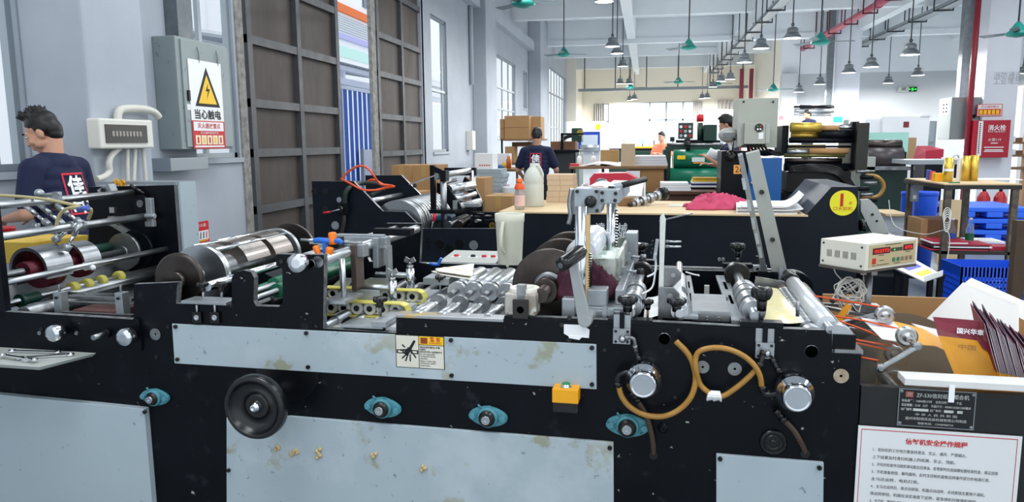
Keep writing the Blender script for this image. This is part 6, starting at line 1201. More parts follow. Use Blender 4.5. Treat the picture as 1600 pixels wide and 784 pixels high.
for k in range(5): m.face([m.bm.verts.new(pp(*s) - V((0, .002, 0))) for s in ((.1 + k * .165, .85), (.22 + k * .165, .85), (.22 + k * .165, .48), (.1 + k * .165, .48))], LY)
m.build('wall_sign', None, 'small red and white extinguisher sign above the hydrant cabinet', 'sign', frame='B', fix=False)
XE = bt(1484, 200, 16.38).x; YE = B(1465, 200, x=XE).y; za_, zb_ = bt(1484, 152, 16.38).z, bt(1484, 218, 16.38).z; t = thing('electrical_cabinet', 'grey metal electrical cabinet mounted on the side of the pillar', 'cabinet', (PX0 - .2, 16.7, zb_), frame='B')
m = MB(); m.box(XE, PX0 - .001, 16.38, YE, zb_, za_, mat('pillar_cabinet', '#858b8c', .45, .3)); m.build('body', t, bev=.008); m = MB(); m.box(PX0 - .15, PX0 - .09, 16.37, 16.38, (za_ + zb_) / 2 - .0, (za_ + zb_) / 2 + .07, BLK); m.build('latch', t)
m = MB(); c = V((XE - .002, (16.38 + YE) / 2, za_ - .2)); m.boxc(c, (.004, .4, .26), WHITE)
for k in range(6): m.boxc(c + V((-.003, -.09 + .16 * (k % 2), .07 - .07 * (k // 2))), (.003, .1, .04), INK)
m.build('sticker', t, 'white sticker with dark marks')
m = MB(); m.box(PX0 - .2, PX0 - .001, 16.95, 17.15, za_ + .001, BM - .2, mat('galvanised', '#7b8287', .4, .6, var=.5, vs=9)); m.build('cable_duct', None, 'galvanised cable duct running up the pillar from the electrical cabinet', 'duct', frame='B')
PR = mat('red_pipe_paint', '#8a2230', .4, var=.3, vs=4, col2='#6d1a26'); m = MB(); p = bt(1521, 100, 16.23); m.cyl((p.x, 16.23, 0), (p.x, 16.23, BM), .055, PR); m.build('fire_pipe', None, 'dark red vertical pipe on the pillar', 'pipe', frame='B')
# tall work table with gold rolls
y = 7.5; t = T('work_table', 'tall steel work table with plywood top, gold foil rolls on it', 'table', 1510, y); TB = mat('table_black_edge', '#25211d', .5)
a, b = bt(1475, 287, y), bt(1597, 287, y); c_, d_ = bt(1417, 275, 8.55), bt(1592, 275, 8.55); zt = a.z
m = MB(); m.hexa([(a.x, y, zt - .012), (b.x, y, zt - .012), (b.x, 8.6, zt - .012), (c_.x, 8.6, zt - .012), (a.x, y, zt), (b.x, y, zt), (b.x, 8.6, zt), (c_.x, 8.6, zt)], PLY); m.build('top', t)
m = MB(); m.hexa([(a.x, y - .01, zt - .05), (b.x, y - .01, zt - .05), (b.x, 8.61, zt - .05), (c_.x - .01, 8.61, zt - .05), (a.x, y - .01, zt - .012), (b.x, y - .01, zt - .012), (b.x, 8.61, zt - .012), (c_.x - .01, 8.61, zt - .012)], TB); m.build('frame', t)
LEGM = mat('scuffed_leg', '#3a332b', .5, .2, var=.7, vs=14, col2='#7a7064')
for x_, yy in ((a.x + .02, y + .0), (b.x - .07, y), (c_.x + .02, 8.55), (b.x - .07, 8.55)): m = MB(); m.box(x_, x_ + .055, yy, yy + .05, 0, zt - .05, LEGM); m.build('leg', t)
sh1 = bt(1475, 392, y).z; m = MB(); m.hexa([(a.x, y, sh1 - .03), (b.x - .02, y, sh1 - .03), (b.x - .02, 8.6, sh1 - .03), (c_.x, 8.6, sh1 - .03), (a.x, y, sh1), (b.x - .02, y, sh1), (b.x - .02, 8.6, sh1), (c_.x, 8.6, sh1)], TB); m.build('shelf', t)
def foil(px, yy, r, ht, lab, strip=False):
    p = B(px, 280, y=yy); g = thing('foil_roll', lab, 'roll', (p.x, yy, zt), 'gold foil rolls on the work table', 'B'); m = MB(); m.lathe((p.x, yy, zt), Z1, [(r, 0), (r, ht), (r * .6, ht), (r * .6, .01)], GOLD, 28); m.build('body', g)
    if strip: m = MB(); m.lathe((p.x, yy, zt + ht * .45), Z1, [(r + .001, 0), (r + .001, ht * .1)], WHITE, 28, cap=False); m.build('band', g)
foil(1481, 7.8, .04, .232, 'gold foil roll with a white band, on the work table', True); foil(1508, 8.0, .036, .245, 'middle gold foil roll standing against its neighbour'); foil(1521, 8.0, .036, .25, 'gold foil roll nearest the red pipe')
def small(name, px, yy, sz, mt, lab, cat, zz=None): p = B(px, 280, y=yy); m = MB(); m.box(p.x - sz[0] / 2, p.x + sz[0] / 2, yy, yy + sz[1], zz if zz is not None else zt, (zz if zz is not None else zt) + sz[2], mt); return m.build(name, None, lab, cat, frame='B', bev=.004)
small('yellow_box', 1469, 7.9, (.09, .1, .08), mat('box_yellow', '#f0b01e', .5), 'small yellow box beside the banded gold roll', 'box'); small('red_carton', 1459, 8.1, (.03, .08, .09), mat('box_red', '#d8453a', .5), 'narrow red carton left of the yellow box', 'box'); small('blue_carton', 1453, 8.2, (.03, .08, .1), mat('box_blue', '#3546a8', .5), 'narrow blue carton left of the red carton', 'box'); small('tube_carton', 1500, 8.05, (.04, .05, .22), WHITE, 'slim white carton between the gold foil rolls', 'box'); small('green_pen', 1492, 7.6, (.1, .02, .012), mat('green_pen', '#3f7f52', .4), 'green marker lying before the gold foil rolls', 'pen'); small('sheet_pile', 1555, 8.1, (.5, .3, .01), WHITE, 'white sheets at the far side of the work table', 'paper')
m = MB(); m.tube([bt(1488, 262, 8.3), bt(1489, 246, 8.3), bt(1497, 243, 8.3), bt(1500, 262, 8.3)], .008, STEEL, 8, 5); m.tube([bt(1488, 262, 8.3), V((bt(1488, 262, 8.3).x, 8.3, zt))], .008, STEEL, 8, 1); m.build('wire_hoop', None, 'bent wire hoop standing behind the gold rolls', 'hoop', frame='B')
# on the shelf
BRC = mat('brown_card', '#7d5a43', .8, var=.3, vs=4, col2='#6a4b38')
p, q = bt(1440, 343, 8.0), bt(1497, 343, 8.0); t2 = thing('cardboard_box', 'dark brown cardboard box on the shelf of the tall work table', 'box', ((p.x + q.x) / 2, 8.2, sh1), frame='B'); m = MB(); m.box(p.x, q.x, 8.0, 8.4, sh1, p.z, BRC); m.build('body', t2); m = MB(); m.box(p.x - .001, p.x + .06, 7.999, 8.4, sh1, p.z + .001, CARD); m.build('side', t2)
def petb(px, yy, ht, lab, col, cap=True):
    p = B(px, 380, y=yy); g = thing('water_bottle', lab, 'bottle', (p.x, yy, sh1), None, 'B'); m = MB(); r = .036; m.lathe((p.x, yy, sh1), Z1, [(r * .8, 0), (r, .01), (r, ht * .3), (r * .95, ht * .34), (r, ht * .38), (r, ht * .66), (r * .5, ht * .86), (r * .38, ht * .88), (r * .38, ht)], mat('pet_plastic', '#cfd6da', .1, trans=.75, ior=1.1, alpha=.6), 24); m.build('body', g); m = MB(); m.lathe((p.x, yy, sh1 + ht * .28), Z1, [(r * 1.01, 0), (r * 1.01, ht * .24)], mat('label_' + col, {'green': '#155c42', 'blue': '#2a4fae'}[col], .4), 24, cap=False); m.build('label', g); m = MB(); m.lathe((p.x, yy, sh1 + ht), Z1, [(r * .42, 0), (r * .42, .02), (0, .02)], WHITE, 14); m.build('cap', g)
petb(1514, 7.75, .27, 'clear water bottle with a green label on the shelf', 'green'); petb(1486, 7.8, .26, 'clear water bottle with a blue label behind the table leg', 'blue')
for k in range(7):
    p = B(1440 + 4 * (k % 2), 388, y=7.62); mt = (REDP, MATS['clean_black_paint'], WHITE, mat('plum', '#4d2238', .5), REDP, WHITE, REDP)[k]; z_ = sh1 + k * .0125; x0 = bt(1450 + 3 * k % 7, 390, 7.6).x; m = MB(); m.box(x0, x0 + (.5 if k < 5 else .32), 7.55, 7.85, z_, z_ + .011, mt); m.build('folder', None, '%s folder in the flat pile under the bottles, %s' % (('red', 'black', 'white', 'plum', 'red', 'white', 'red')[k], ('lowest', 'second from the bottom', 'third from the bottom', 'in the middle', 'third from the top', 'second from the top', 'topmost')[k]), 'folder', 'folders on the work table shelf', frame='B')
for k in range(3): x0 = bt(1532 - k * 3, 390, 7.6).x; m = MB(); m.box(x0, x0 + .33, 7.6, 7.8, sh1 + k * .012, sh1 + k * .012 + .011, REDP); m.build('folder', None, 'red folder right of the green-labelled bottle, %s of three' % ('lowest', 'middle', 'topmost')[k], 'folder', 'red folders on the work table shelf', frame='B')
m = MB(); x0 = bt(1512, 385, 8.2).x; m.box(x0, x0 + .3, 8.1, 8.4, sh1, sh1 + .02, WHITE); m.build('sheet_pile', None, 'white sheets on the shelf behind the green-labelled bottle', 'paper', frame='B')
m = MB(); c = B(1479, 350, y=7.44)
for k in range(5): m.tube([c + V((.025 * math.cos(s) * (1 + .1 * k), .004 * k - .01, .07 * math.sin(s) + .02 * k)) for s in [i * PI / 6 for i in range(13)]], .004, CW, 6, 3)
m.tube([c + V((-.24, .9, .15)), c + V((-.26, .6, -.08)), c + V((-.12, .2, -.12)), c + V((0, 0, -.06)), c + V((.03, -.02, -.2)), c + V((.0, -.03, -.45)), c + V((.04, 0, -.62))], .004, CW, 6, 6); m.build('cable_coil', None, 'white cable coiled on the leg of the tall work table', 'cable', frame='B')
y = 8.5; t = T('socket_box', 'small grey socket box fixed to the back leg of the work table', 'socket', 1431, y); part(t, 'housing', 1426, 1437, 288, 315, y - .03, .06, mat('socket_grey', '#8d9aa6', .5)); part(t, 'outlet', 1428, 1433, 305, 311, y - .04, .01, WHITE)
# buckets, pallets, crates
BB = mat('blue_plastic_bin', '#1c55d6', .4, var=.2, vs=4, col2='#1746b8')
def bin_(px0, px1, pt, yy, lab):
    a, b = bt(px0, pt, yy), bt(px1, pt, yy); r = (b.x - a.x) / 2; c = V(((a.x + b.x) / 2, yy + r, 0)); g = thing('blue_bin', lab, 'bin', c, 'blue plastic bins', 'B'); m = MB(); m.lathe(c, Z1, [(r * .72, .001), (r * .95, a.z - .06), (r * .93, a.z), (r * .9, a.z), (r * .7, .02), (0, .02)], BB, 36); m.build('body', g); m = MB(); m.lathe(c + V((0, 0, a.z - .05)), Z1, [(r * .94, 0), (r, .005), (r, .045), (r * .93, .05)], BB, 36, cap=False); m.build('rim', g)
bin_(1434, 1474, 300, 9.3, 'blue plastic bin in front of the pillar, larger in view'); bin_(1412, 1436, 300, 10.2, 'blue plastic bin partly hidden behind the other bin')
m = MB(); a, b = bt(1470, 312, 9.9), bt(1503, 312, 9.9); m.box(a.x, b.x, 9.9, 9.93, 0, a.z, PLY); m.build('plywood_board', None, 'plywood board standing upright behind the blue bins', 'board', frame='B')
PB = mat('pallet_blue', '#2d6cf0', .45); y = 11.0; a, b = bt(1499, 335, y), bt(1612, 335, y); wd_ = b.x - a.x
hs = [.0, .15, .30, .45, .60]; ph = bt(1550, 322, y).z / 4.6
for k in range(4):
    z0 = k * ph * 1.15; m = MB(); m.box(a.x, b.x, y, y + 1.1, z0 + ph * .55, z0 + ph, PB)
    for ix in range(3):
        for iy in range(3): xx = a.x + (wd_ - .2) * ix / 2; yy = y + .9 * iy / 2; m.box(xx, xx + .2, yy, yy + .2, z0 + .001, z0 + ph * .56, PB)
    m.build('pallet', None, 'blue plastic pallet, %s of the stack of four' % ('lowest', 'second from the bottom', 'third from the bottom', 'topmost')[k], 'pallet', 'blue plastic pallets', frame='B', bev=.01)
# open blue crate
y = 5.6; a, b = bt(1503, 413, y), bt(1598, 413, y); zt2 = bt(1550, 404, 6.0).z; g = thing('blue_crate', 'blue plastic lattice crate on the floor in front of the work table', 'crate', ((a.x + b.x) / 2, y + .2, 0), frame='B'); zc = .62
x0, x1, y0, y1, zt3 = a.x, a.x + .5, y, y + .38, bt(1550, 418, y).z; zb3 = zt3 - .32
m = MB(); m.box(x0, x1, y0, y0 + .012, zt3 - .07, zt3, BB).box(x0, x1, y1 - .012, y1, zt3 - .07, zt3, BB).box(x0, x0 + .012, y0, y1, zt3 - .07, zt3, BB).box(x1 - .012, x1, y0, y1, zt3 - .07, zt3, BB)
for r_ in range(6):
    z_ = zb3 + r_ * .042
    m.box(x0, x1, y0, y0 + .01, z_, z_ + .012, BB).box(x0, x1, y1 - .01, y1, z_, z_ + .012, BB).box(x0, x0 + .01, y0, y1, z_, z_ + .012, BB).box(x1 - .01, x1, y0, y1, z_, z_ + .012, BB)
for k in range(22):
    xx = x0 + (x1 - x0 - .012) * k / 21; m.box(xx, xx + .012, y0, y0 + .009, zb3, zt3, BB).box(xx, xx + .012, y1 - .009, y1, zb3, zt3, BB)
for k in range(15):
    yy = y0 + (y1 - y0 - .012) * k / 14; m.box(x0, x0 + .009, yy, yy + .012, zb3, zt3, BB).box(x1 - .009, x1, yy, yy + .012, zb3, zt3, BB)
m.box(x0, x1, y0, y1, zb3, zb3 + .01, BB); m.build('body', g)
m = MB(); m.box(x0, x1, y0, y1, 0, zb3 - .001, BB); m.build('blue_crate', None, 'blue plastic crate under the lattice crate', 'crate', frame='B', bev=.006)
# brown post right of it, white tray with coloured labels
y = 4.6; a, b = bt(1590, 350, y), bt(1603, 350, y); m = MB(); m.box(a.x, b.x + .02, y, y + .06, 0, bt(1595, 345, y).z, mat('brown_post', '#4a3a2a', .6, var=.5, vs=6)); m.build('wooden_post', None, 'brown wooden post at the right edge beside the blue crate', 'post', frame='B')
y = 5.2; q4 = [bt(1398, 417, y), bt(1425, 410, y + .3), bt(1476, 440, y + .1), bt(1440, 441, y - .1)]; zz_ = q4[0].z
m = MB(); pts4 = [B(1396, 418, z=zz_), B(1432, 408, z=zz_), B(1473, 431, z=zz_), B(1444, 441, z=zz_)]; m.prism(pts4, (0, 0, .006), WHITE); 
for (u0, u1, mt) in ((.1, .45, mat('label_blue2', '#2440b4', .5)), (.5, .85, LY)):
    pq = [along(pts4[0], pts4[3], u0), along(pts4[0], pts4[3], u1), along(pts4[1], pts4[2], u1), along(pts4[1], pts4[2], u0)]; cc_ = sum((V(s) for s in pq), V()) / 4; m.prism([cc_ + (V(s) - cc_) * .62 + V((0, 0, .0065)) for s in pq], (0, 0, .001), mt)
m.prism([pts4[3], pts4[2], pts4[2] + V((0, 0, .035)), pts4[3] + V((0, 0, .035))], (0, .006, 0), WHITE); tr_ = m.build('sample_tray', None, 'white tray with blue and yellow labels on a low stool behind the counter', 'tray', frame='B')
cc_ = sum((V(s) for s in pts4), V()) / 4; g = thing('low_stool', 'low black stool under the white tray', 'stool', (cc_.x, cc_.y, 0), frame='B'); m = MB(); m.box(cc_.x - .12, cc_.x + .12, cc_.y - .1, cc_.y + .1, zz_ - .03, zz_ - .001, BLK); m.build('seat', g)
for sx in (-1, 1):
    for sy in (-1, 1): m = MB(); m.box(cc_.x + sx * .1 - .015, cc_.x + sx * .1 + .015, cc_.y + sy * .08 - .015, cc_.y + sy * .08 + .015, 0, zz_ - .03, BLK); m.build('leg', g)
for k in range(5): x0 = bt(1383, 350, 9.0).x; m = MB(); m.box(x0 + .01 * (k % 2), x0 + .38, 9.0, 9.5, .62 + k * .02 - .6, .62 + k * .02 - .582, WHITE); 
m = None
g = T('paper_pallet', 'low stack of white paper sheets on the floor beside the grey side lever', 'paper', 1405, 9.2); part(g, 'sheets', 1384, 1422, 338, 368, 9.2, .6, mat('sheet_edges', '#c3c9d2', .6, var=.6, vs=60, col2='#8f97a3', stretch=(.02, .02, 1))); part(g, 'cover', 1386, 1424, 334, 338, 9.15, .6, PLY); part(g, 'base', 1384, 1422, 368, 400, 9.2, .6, BLK)
# goods right of the pillar
y = 17.5; g = T('storage_shelf', 'storage shelf with packed brown goods right of the pillar', 'shelf', 1595, y)
for k in range(3): part(g, 'board', 1562, 1625, 222 + k * 20, 225 + k * 20, y, .7, WOODT)
for x_ in (1563, 1622): part(g, 'upright', x_, x_ + 3, 205, 325, y, .7, WOODT)
for r_ in range(2):
    for k in range(3):
        x_ = 1566 + k * 11; mm = MB(); bx(mm, x_, x_ + 10, 211 + r_ * 20 + k * 2, 221.9 + r_ * 20, y + .05, .5, (CARD, WE, BRC)[k]); mm.build('goods_box', None, '%s box on the %s board of the storage shelf right of the pillar' % (('tan', 'white', 'dark brown')[k], ('upper', 'middle')[r_]), 'box', 'boxes on the storage shelf', frame='B')
y = 19; g = T('white_machine', 'white machine at the right edge beyond the pillar', 'machine', 1610, y); part(g, 'body', 1593, 1640, 133, 345, y, 1.2, WE)
FE = mat('extinguisher_red', '#a81c24', .35)
for k, x_ in enumerate((1536, 1562)):
    p = bt(x_, 320, 12.5); g = thing('fire_extinguisher', ('red fire extinguisher at the foot of the pillar, nearer the red pipe', 'red fire extinguisher at the foot of the pillar, farther from the red pipe')[k], 'extinguisher', (p.x, 12.5, 0), 'fire extinguishers', 'B'); m = MB(); m.lathe((p.x, 12.5, 0), Z1, [(.085, 0), (.09, .02), (.09, .62), (.05, .7), (.03, .72)], FE, 24); m.build('body', g); m = MB(); m.cyl((p.x, 12.5, .72), (p.x, 12.5, .78), .025, KNOB); m.boxc((p.x + .04, 12.5, .78), (.12, .02, .02), KNOB); m.build('valve', g); m = MB(); m.lathe((p.x, 12.5, .3), Z1, [(.0905, 0), (.0905, .2)], LABW, 24, cap=False); m.build('label', g)
# green cylinder press, left of the stamping machine
y = 13.0; GE = mat('green_enamel', '#0f7356', .3, var=.3, vs=2, col2='#0b5a44'); t = T('green_press', 'long green press with two green drums and a control panel', 'machine', 1085, y)
part(t, 'base', 1036, 1135, 289, 350, y + .1, .8, DGN); part(t, 'end_frame', 1036, 1048, 234, 345, y, .9, DGN)
m = MB(); m.cyl(bt(1052, 248, y), bt(1138, 248, y), .155, GE, seg=32); m.build('drum', t, 'upper green drum'); m = MB(); m.cyl(bt(1047, 276, y - .05), bt(1138, 276, y - .05), .15, GE, seg=32); m.build('drum', t, 'lower green drum')
part(t, 'rail', 1040, 1135, 229, 236, y + .1, .5, DGN); rodp(t, 'rail_bar', 1042, 226, 1130, 226, y + .2, .03, STEELD)
part(t, 'label_plate', 1081, 1101, 246, 253, y - .19, .02, mat('label_pale', '#cfd6d2', .5)); part(t, 'label_strip', 1083, 1100, 253.5, 255.5, y - .19, .02, mat('label_orange', '#e0902c', .5)); part(t, 'yellow_plate', 1058, 1071, 243, 249, y - .19, .02, LY)
cp = part(t, 'control_panel', 1060, 1083, 192, 217, y + .1, .08, mat('panel_green_grey', '#33403f', .5), 'dark control panel on an arm')
for r_ in range(3):
    for k in range(3): m = MB(); c = bt(1064 + k * 7, 198 + r_ * 7, y + .1); m.lathe(c, (0, -1, 0), [(.025, 0), (.025, .015), (0, .015)], (WHITE, RED, GREY)[(k + r_) % 3], 12); m.build('dial', cp)
rodp(t, 'panel_arm', 1072, 217, 1072, 230, y + .15, .03, DGN); part(t, 'gear_box', 1100, 1120, 195, 220, y + .2, .4, DGN); rodp(t, 'wheel', 1072, 226, 1078, 226, y - .05, .1, KNOB)
for k in range(5): rodp(t, 'ink_roller', 1056 + k * 2, 222 + k, 1125, 222 + k * .5, y + .3 + k * .05, .04, BLK)
m = MB(); c = bt(1094, 190, y + .4); m.cyl(c, c + V((0, 0, .12)), .06, mat('red_beacon', '#d01c2c', .4)); m.build('beacon', t, 'red beacon'); rodp(t, 'beacon_post', 1094, 192, 1094, 225, y + .4, .05, DGN)
# white digital press with the blue window
y = 17.0; t = T('digital_press', 'white press with a blue framed window and small yellow sticker', 'machine', 915, y); part(t, 'body', 884, 945, 190, 300, y, 2, WE, bev=.03); bf = part(t, 'window_frame', 904, 937, 206, 236, y - .08, .1, mat('deep_blue', '#1c3a9a', .4)); part(t, 'window_pane', 908, 934, 211, 229, y - .1, .03, mat('pale_pane', '#b8c4d2', .2)); rodp(t, 'roller', 906, 231, 936, 231, y - .1, .07, STEEL)
m = MB(); c = bt(934.5, 198, y); m.lathe(c, (0, -1, 0), [(.06, 0), (.06, .006), (0, .006)], SY, 20); m.build('sticker', t)
y = 14.8; t = T('green_control_box', 'dark green control box on a bent post before the white press', 'box', 900, y); part(t, 'body', 893, 909, 200, 222, y, .35, DGN, bev=.02); m = MB(); m.tube([bt(893, 212, y + .1), bt(882, 216, y + .1), bt(876, 226, y + .1), bt(874, 240, y + .1)], .035, KNOB, 8, 4); m.tube([bt(874, 240, y + .1), V((bt(874, 240, y + .1).x, y + .1, 0))], .05, KNOB, 8, 1); m.build('post', t); m = MB(); c = bt(906, 207, y); m.lathe(c, (0, -1, 0), [(.06, 0), (.06, .02), (0, .02)], mat('dull_gold', '#a08c2c', .5), 18); m.build('knob', t)
y = 12.4; t = T('black_workbench', 'black cluttered workbench with brown box in front of the standing worker', 'bench', 870, y); part(t, 'top', 862, 905, 234, 238, y, .8, BLK); part(t, 'cabinet', 866, 898, 238, 330, y + .1, .6, mat('dark_glass_cabinet', '#3c4244', .3)); part(t, 'end', 899, 905, 238, 330, y, .8, mat('pale_green_grey', '#7d8a86', .5)); part(t, 'brown_box', 860, 899, 221, 233.9, y + .3, .4, BRC); part(t, 'black_frame', 876, 880, 208, 234, y + .2, .05, BLK); part(t, 'black_frame', 876, 912, 208, 211, y + .2, .05, BLK)
# wooden table in the middle with sheets
y = 10.4; t = T('wooden_table', 'wooden table with plywood side and a pile of white sheets', 'table', 970, y); part(t, 'top', 889, 1043, 260, 264, y, 1.1, WOODT); part(t, 'side_board', 982, 1037, 264, 300, y + .05, .03, mat('ply_brown', '#a27a4c', .6, var=.4, vs=3)); part(t, 'notice', 979, 1000, 267, 282, y + .0, .02, WHITE)
for x_ in (892, 940, 1038): part(t, 'leg', x_, x_ + 4, 264, 400, y + .1, .06, BLK)
tz = bt(960, 260, y).z
def onT(name, x0, x1, ht, yy, d, mt, lab, cat, zz=None, group=None): a, b = bt(x0, 260, yy), bt(x1, 260, yy); m = MB(); m.box(a.x, b.x, yy, yy + d, (tz if zz is None else zz) + .001, (tz if zz is None else zz) + ht, mt); return m.build(name, None, lab, cat, group, frame='B', bev=.003)
onT('plywood_board', 970, 992, .31, y + .05, .02, CARDP, 'tan board standing upright on the wooden table', 'board')
for k in range(4): onT('sheet_pile', 992, 1043 - k, .034, y + .25, .6, mat('sheet_pile_white', '#dfe3ec', .6, var=.3, vs=30, stretch=(.05, .05, 1)), 'pile of white sheets on the wooden table, %s layer of four' % ('lowest', 'second', 'third', 'topmost')[k], 'paper', tz + k * .035, 'sheets on the wooden table')
onT('wooden_crate', 938, 966, .22, y + .5, .3, mat('crate_ply', '#a5824f', .6, var=.3, vs=4), 'plywood crate behind the tan upright board', 'box')
m = MB(); m.grid(lambda u_, v_: V((bt(912, 260, y).x + .55 * u_, y + .1 + .5 * v_, tz + .012 + .05 * u_ * v_ + .03 * math.sin(u_ * 4))), 8, 6, WHITE, thick=.01); m.build('loose_sheets', None, 'loose white sheets fanned out on the wooden table', 'paper', frame='B')
onT('red_pouch', 890, 904, .035, y + .15, .12, mat('red_pouch', '#d83048', .5), 'small red pouch at the table end', 'pouch')
for k, x_ in enumerate((905, 927)):
    p = bt(x_, 258, y + .9); g = thing('squeeze_bottle', ('white squeeze bottle standing on the wooden table near the red pouch', 'white squeeze bottle standing on the wooden table near the plywood crate')[k], 'bottle', (p.x, y + .9, tz + .001), 'white squeeze bottles', 'B'); m = MB(); m.lathe((p.x, y + .9, tz + .001), Z1, [(.035, 0), (.037, .01), (.037, .1), (.015, .13)], WHITE, 18); m.build('body', g); m = MB(); m.cyl((p.x, y + .9, tz + .13), (p.x, y + .9, tz + .19), .012, WHITE, .003); m.build('nozzle', g)
# table with white ream before the green press and books
y = 9.4; t = T('brown_table', 'dark reddish-brown table with white paper reams behind the plywood top', 'table', 1080, y); RBW = mat('reddish_wood', '#5d3a2b', .5, var=.4, vs=4); part(t, 'top', 1025, 1128, 299, 304, y, .9, RBW); part(t, 'front_board', 1030, 1125, 304, 330, y + .05, .03, RBW)
for x_ in (1030, 1121): part(t, 'leg', x_, x_ + 4, 304, 400, y + .1, .06, RBW)
tz2 = bt(1080, 299, y).z
for k in range(3): a, b = bt(1032, 299, y), bt(1080 - 2 * k, 299, y); m = MB(); m.box(a.x, b.x, y + .05, y + .4, tz2 + .001 + k * .035, tz2 + .034 + k * .035, WHITE); m.build('paper_ream', None, 'white paper ream on the reddish table, %s of three' % ('lowest', 'middle', 'topmost')[k], 'paper', 'paper reams on the reddish table', frame='B', bev=.003)
y2 = y + .45
for k in range(6): a, b = bt(1078 + k, 290, y2), bt(1126 - k, 290, y2); zt_ = tz2 + .09 + k * .017 if k else tz2 + .001; m = MB(); m.box(a.x, b.x, y2, y2 + .3, tz2 + .001 + k * .024, tz2 + .024 + k * .024, (BLK, WHITE, mat('dark_blue_book', '#1f2a66', .5), WHITE, LY, mat('ochre', '#b98e1e', .5))[k]); m.build('booklet', None, '%s booklet stacked behind the paper reams, %s' % (('black', 'white', 'dark blue', 'white', 'yellow', 'ochre')[k], ('lowest', 'second', 'third', 'fourth', 'fifth', 'topmost')[k]), 'booklet', 'booklets on the reddish table', frame='B')
# things far back near the window wall
y = 20; t = T('flatbed_cutter', 'long dark green and yellow bench machine far back by the window', 'machine', 985, y); part(t, 'bed', 945, 1032, 236, 258, y, 1.2, DGN); part(t, 'yellow_tray', 992, 1026, 229, 236, y + .2, .6, LY); part(t, 'black_top', 940, 1030, 232, 236, y + .1, 1, BLK)
y = 24; t = T('white_tower', 'white narrow cabinet with a square vent below the far window', 'cabinet', 985, y); part(t, 'body', 977, 993, 205, 262, y, .5, WE); part(t, 'vent', 980.5, 987, 210, 217.5, y - .02, .03, GREY)
y = 22
for k, (x0, x1, pt, pb) in enumerate(((1013, 1030, 207, 219), (999, 1008, 217, 225), (1047, 1054, 214, 221))):
    t = T('monitor', ('wide pale monitor before the far window', 'small tilted monitor left of the wide one', 'small dark monitor right of the orange shirt worker')[k], 'monitor', (x0 + x1) / 2, y, 'monitors far back'); part(t, 'screen', x0, x1, pt, pb, y, .05, WE if k == 0 else MATS['switch_grey'] if k == 1 else BLK); part(t, 'stand', (x0 + x1) / 2 - .7, (x0 + x1) / 2 + .7, pb, 232, y + .05, .05, BLK)
t = T('long_desk', 'long pale desk below the far window carrying the monitors', 'desk', 1030, y - .3); part(t, 'top', 940, 1100, 231.5, 234, y - .3, 1.0, WE)
for x_ in (942, 1020, 1096): part(t, 'leg', x_, x_ + 2, 234, 303, y, .08, GREY)
y = 30; t = T('wide_printer', 'pale rounded machine behind the capped worker', 'machine', 1140, y); part(t, 'body', 1098, 1150, 188, 275, y, 2, WE, bev=.2); m = MB(); m.lathe(bt(1140, 196, y - .1), X1, [(.6, -.9), (.6, 1.3)], WE, 24); m.build('drum_cover', t)
y = 26; t = T('folding_line', 'white folding machine with black rods beyond the gold rolls', 'machine', 1265, y); part(t, 'side_frame', 1238, 1247, 163, 275, y, .8, WE); part(t, 'side_frame', 1296, 1304, 165, 275, y, .8, WE); part(t, 'body', 1212, 1240, 176, 275, y + .1, 1.5, WE); part(t, 'front', 1247, 1296, 185, 275, y + .3, .5, WE)
for q in (167, 173, 179): rodp(t, 'cross_rod', 1240, q, 1303, q, y + .05, .06 if q != 173 else .09, BLK if q == 167 else STEEL)
part(t, 'screen_case', 1299, 1318, 180, 195, y - .3, .1, WE); m = MB(); a, b = bt(1302, 182.5, y - .31), bt(1316, 191, y - .31); m.box(a.x, b.x, y - .32, y - .3, b.z, a.z, mat('lit_screen', '#3aa4c8', .3, emit=.8)); m.build('screen', t, 'lit blue screen'); part(t, 'notice', 1217, 1224, 181, 187, y + .08, .02, mat('pinkish', '#c9a3ae', .5))
y = 25.5; t = T('grey_press', 'dark grey machine between the folding line and the white cabinet', 'machine', 1345, y); part(t, 'body', 1327, 1352, 186, 270, y, 1, DGN); part(t, 'top', 1330, 1347, 184, 187, y - .1, .5, GREY)
# left wall: brown boxes on a rack beside the worker
y = 13.4; t = T('storage_rack', 'steel rack by the left window carrying brown cartons', 'rack', 812, y); part(t, 'board', 782, 845, 217, 220, y, .9, WOODT); part(t, 'board', 784, 842, 254, 258, y, .9, WOODT); part(t, 'back_box', 800, 830, 222, 229, y + .2, .5, BRC)
for x_ in (783, 841): 
    for yy in (y, y + .85): part(t, 'post', x_, x_ + 2.5, 217, 352, yy, .04, BLK)
def bcart(x0, x1, pt, pb, yy, d, lab): a, b = bt(x0, pt, yy), bt(x1, pb, yy); g = thing('carton', lab, 'box', ((a.x + b.x) / 2, yy + d / 2, b.z), 'brown cartons on the rack', 'B'); m = MB(); m.box(a.x, b.x, yy, yy + d, b.z, a.z, CARD); m.build('body', g, bev=.006); m = MB(); xm = (a.x + b.x) / 2; m.box(a.x - .001, b.x + .001, yy - .0015, yy, (a.z + b.z) / 2 - .004, (a.z + b.z) / 2 + .004, BRC); m.build('seam', g)
bcart(788, 827, 181, 216.9, y + .02, .5, 'large brown carton on the rack by the window'); bcart(781, 788, 186, 217, y + .05, .5, 'narrow brown carton left of the large one on the rack'); bcart(830, 845, 182, 216.9, y + .3, .5, 'brown carton right of the large one on the rack'); bcart(789, 803, 229, 253.9, y + .02, .4, 'small brown carton on the lower board of the rack')
y = 11.6; t = T('cluttered_desk', 'brown desk with jars and papers left of the standing worker', 'desk', 790, y); part(t, 'top', 770, 812, 264, 268, y, 1.0, WOODT)
for x_ in (773, 806): part(t, 'leg', x_, x_ + 3, 268, 372, y + .1, .06, WOODT)
tz3 = bt(790, 264, y).z
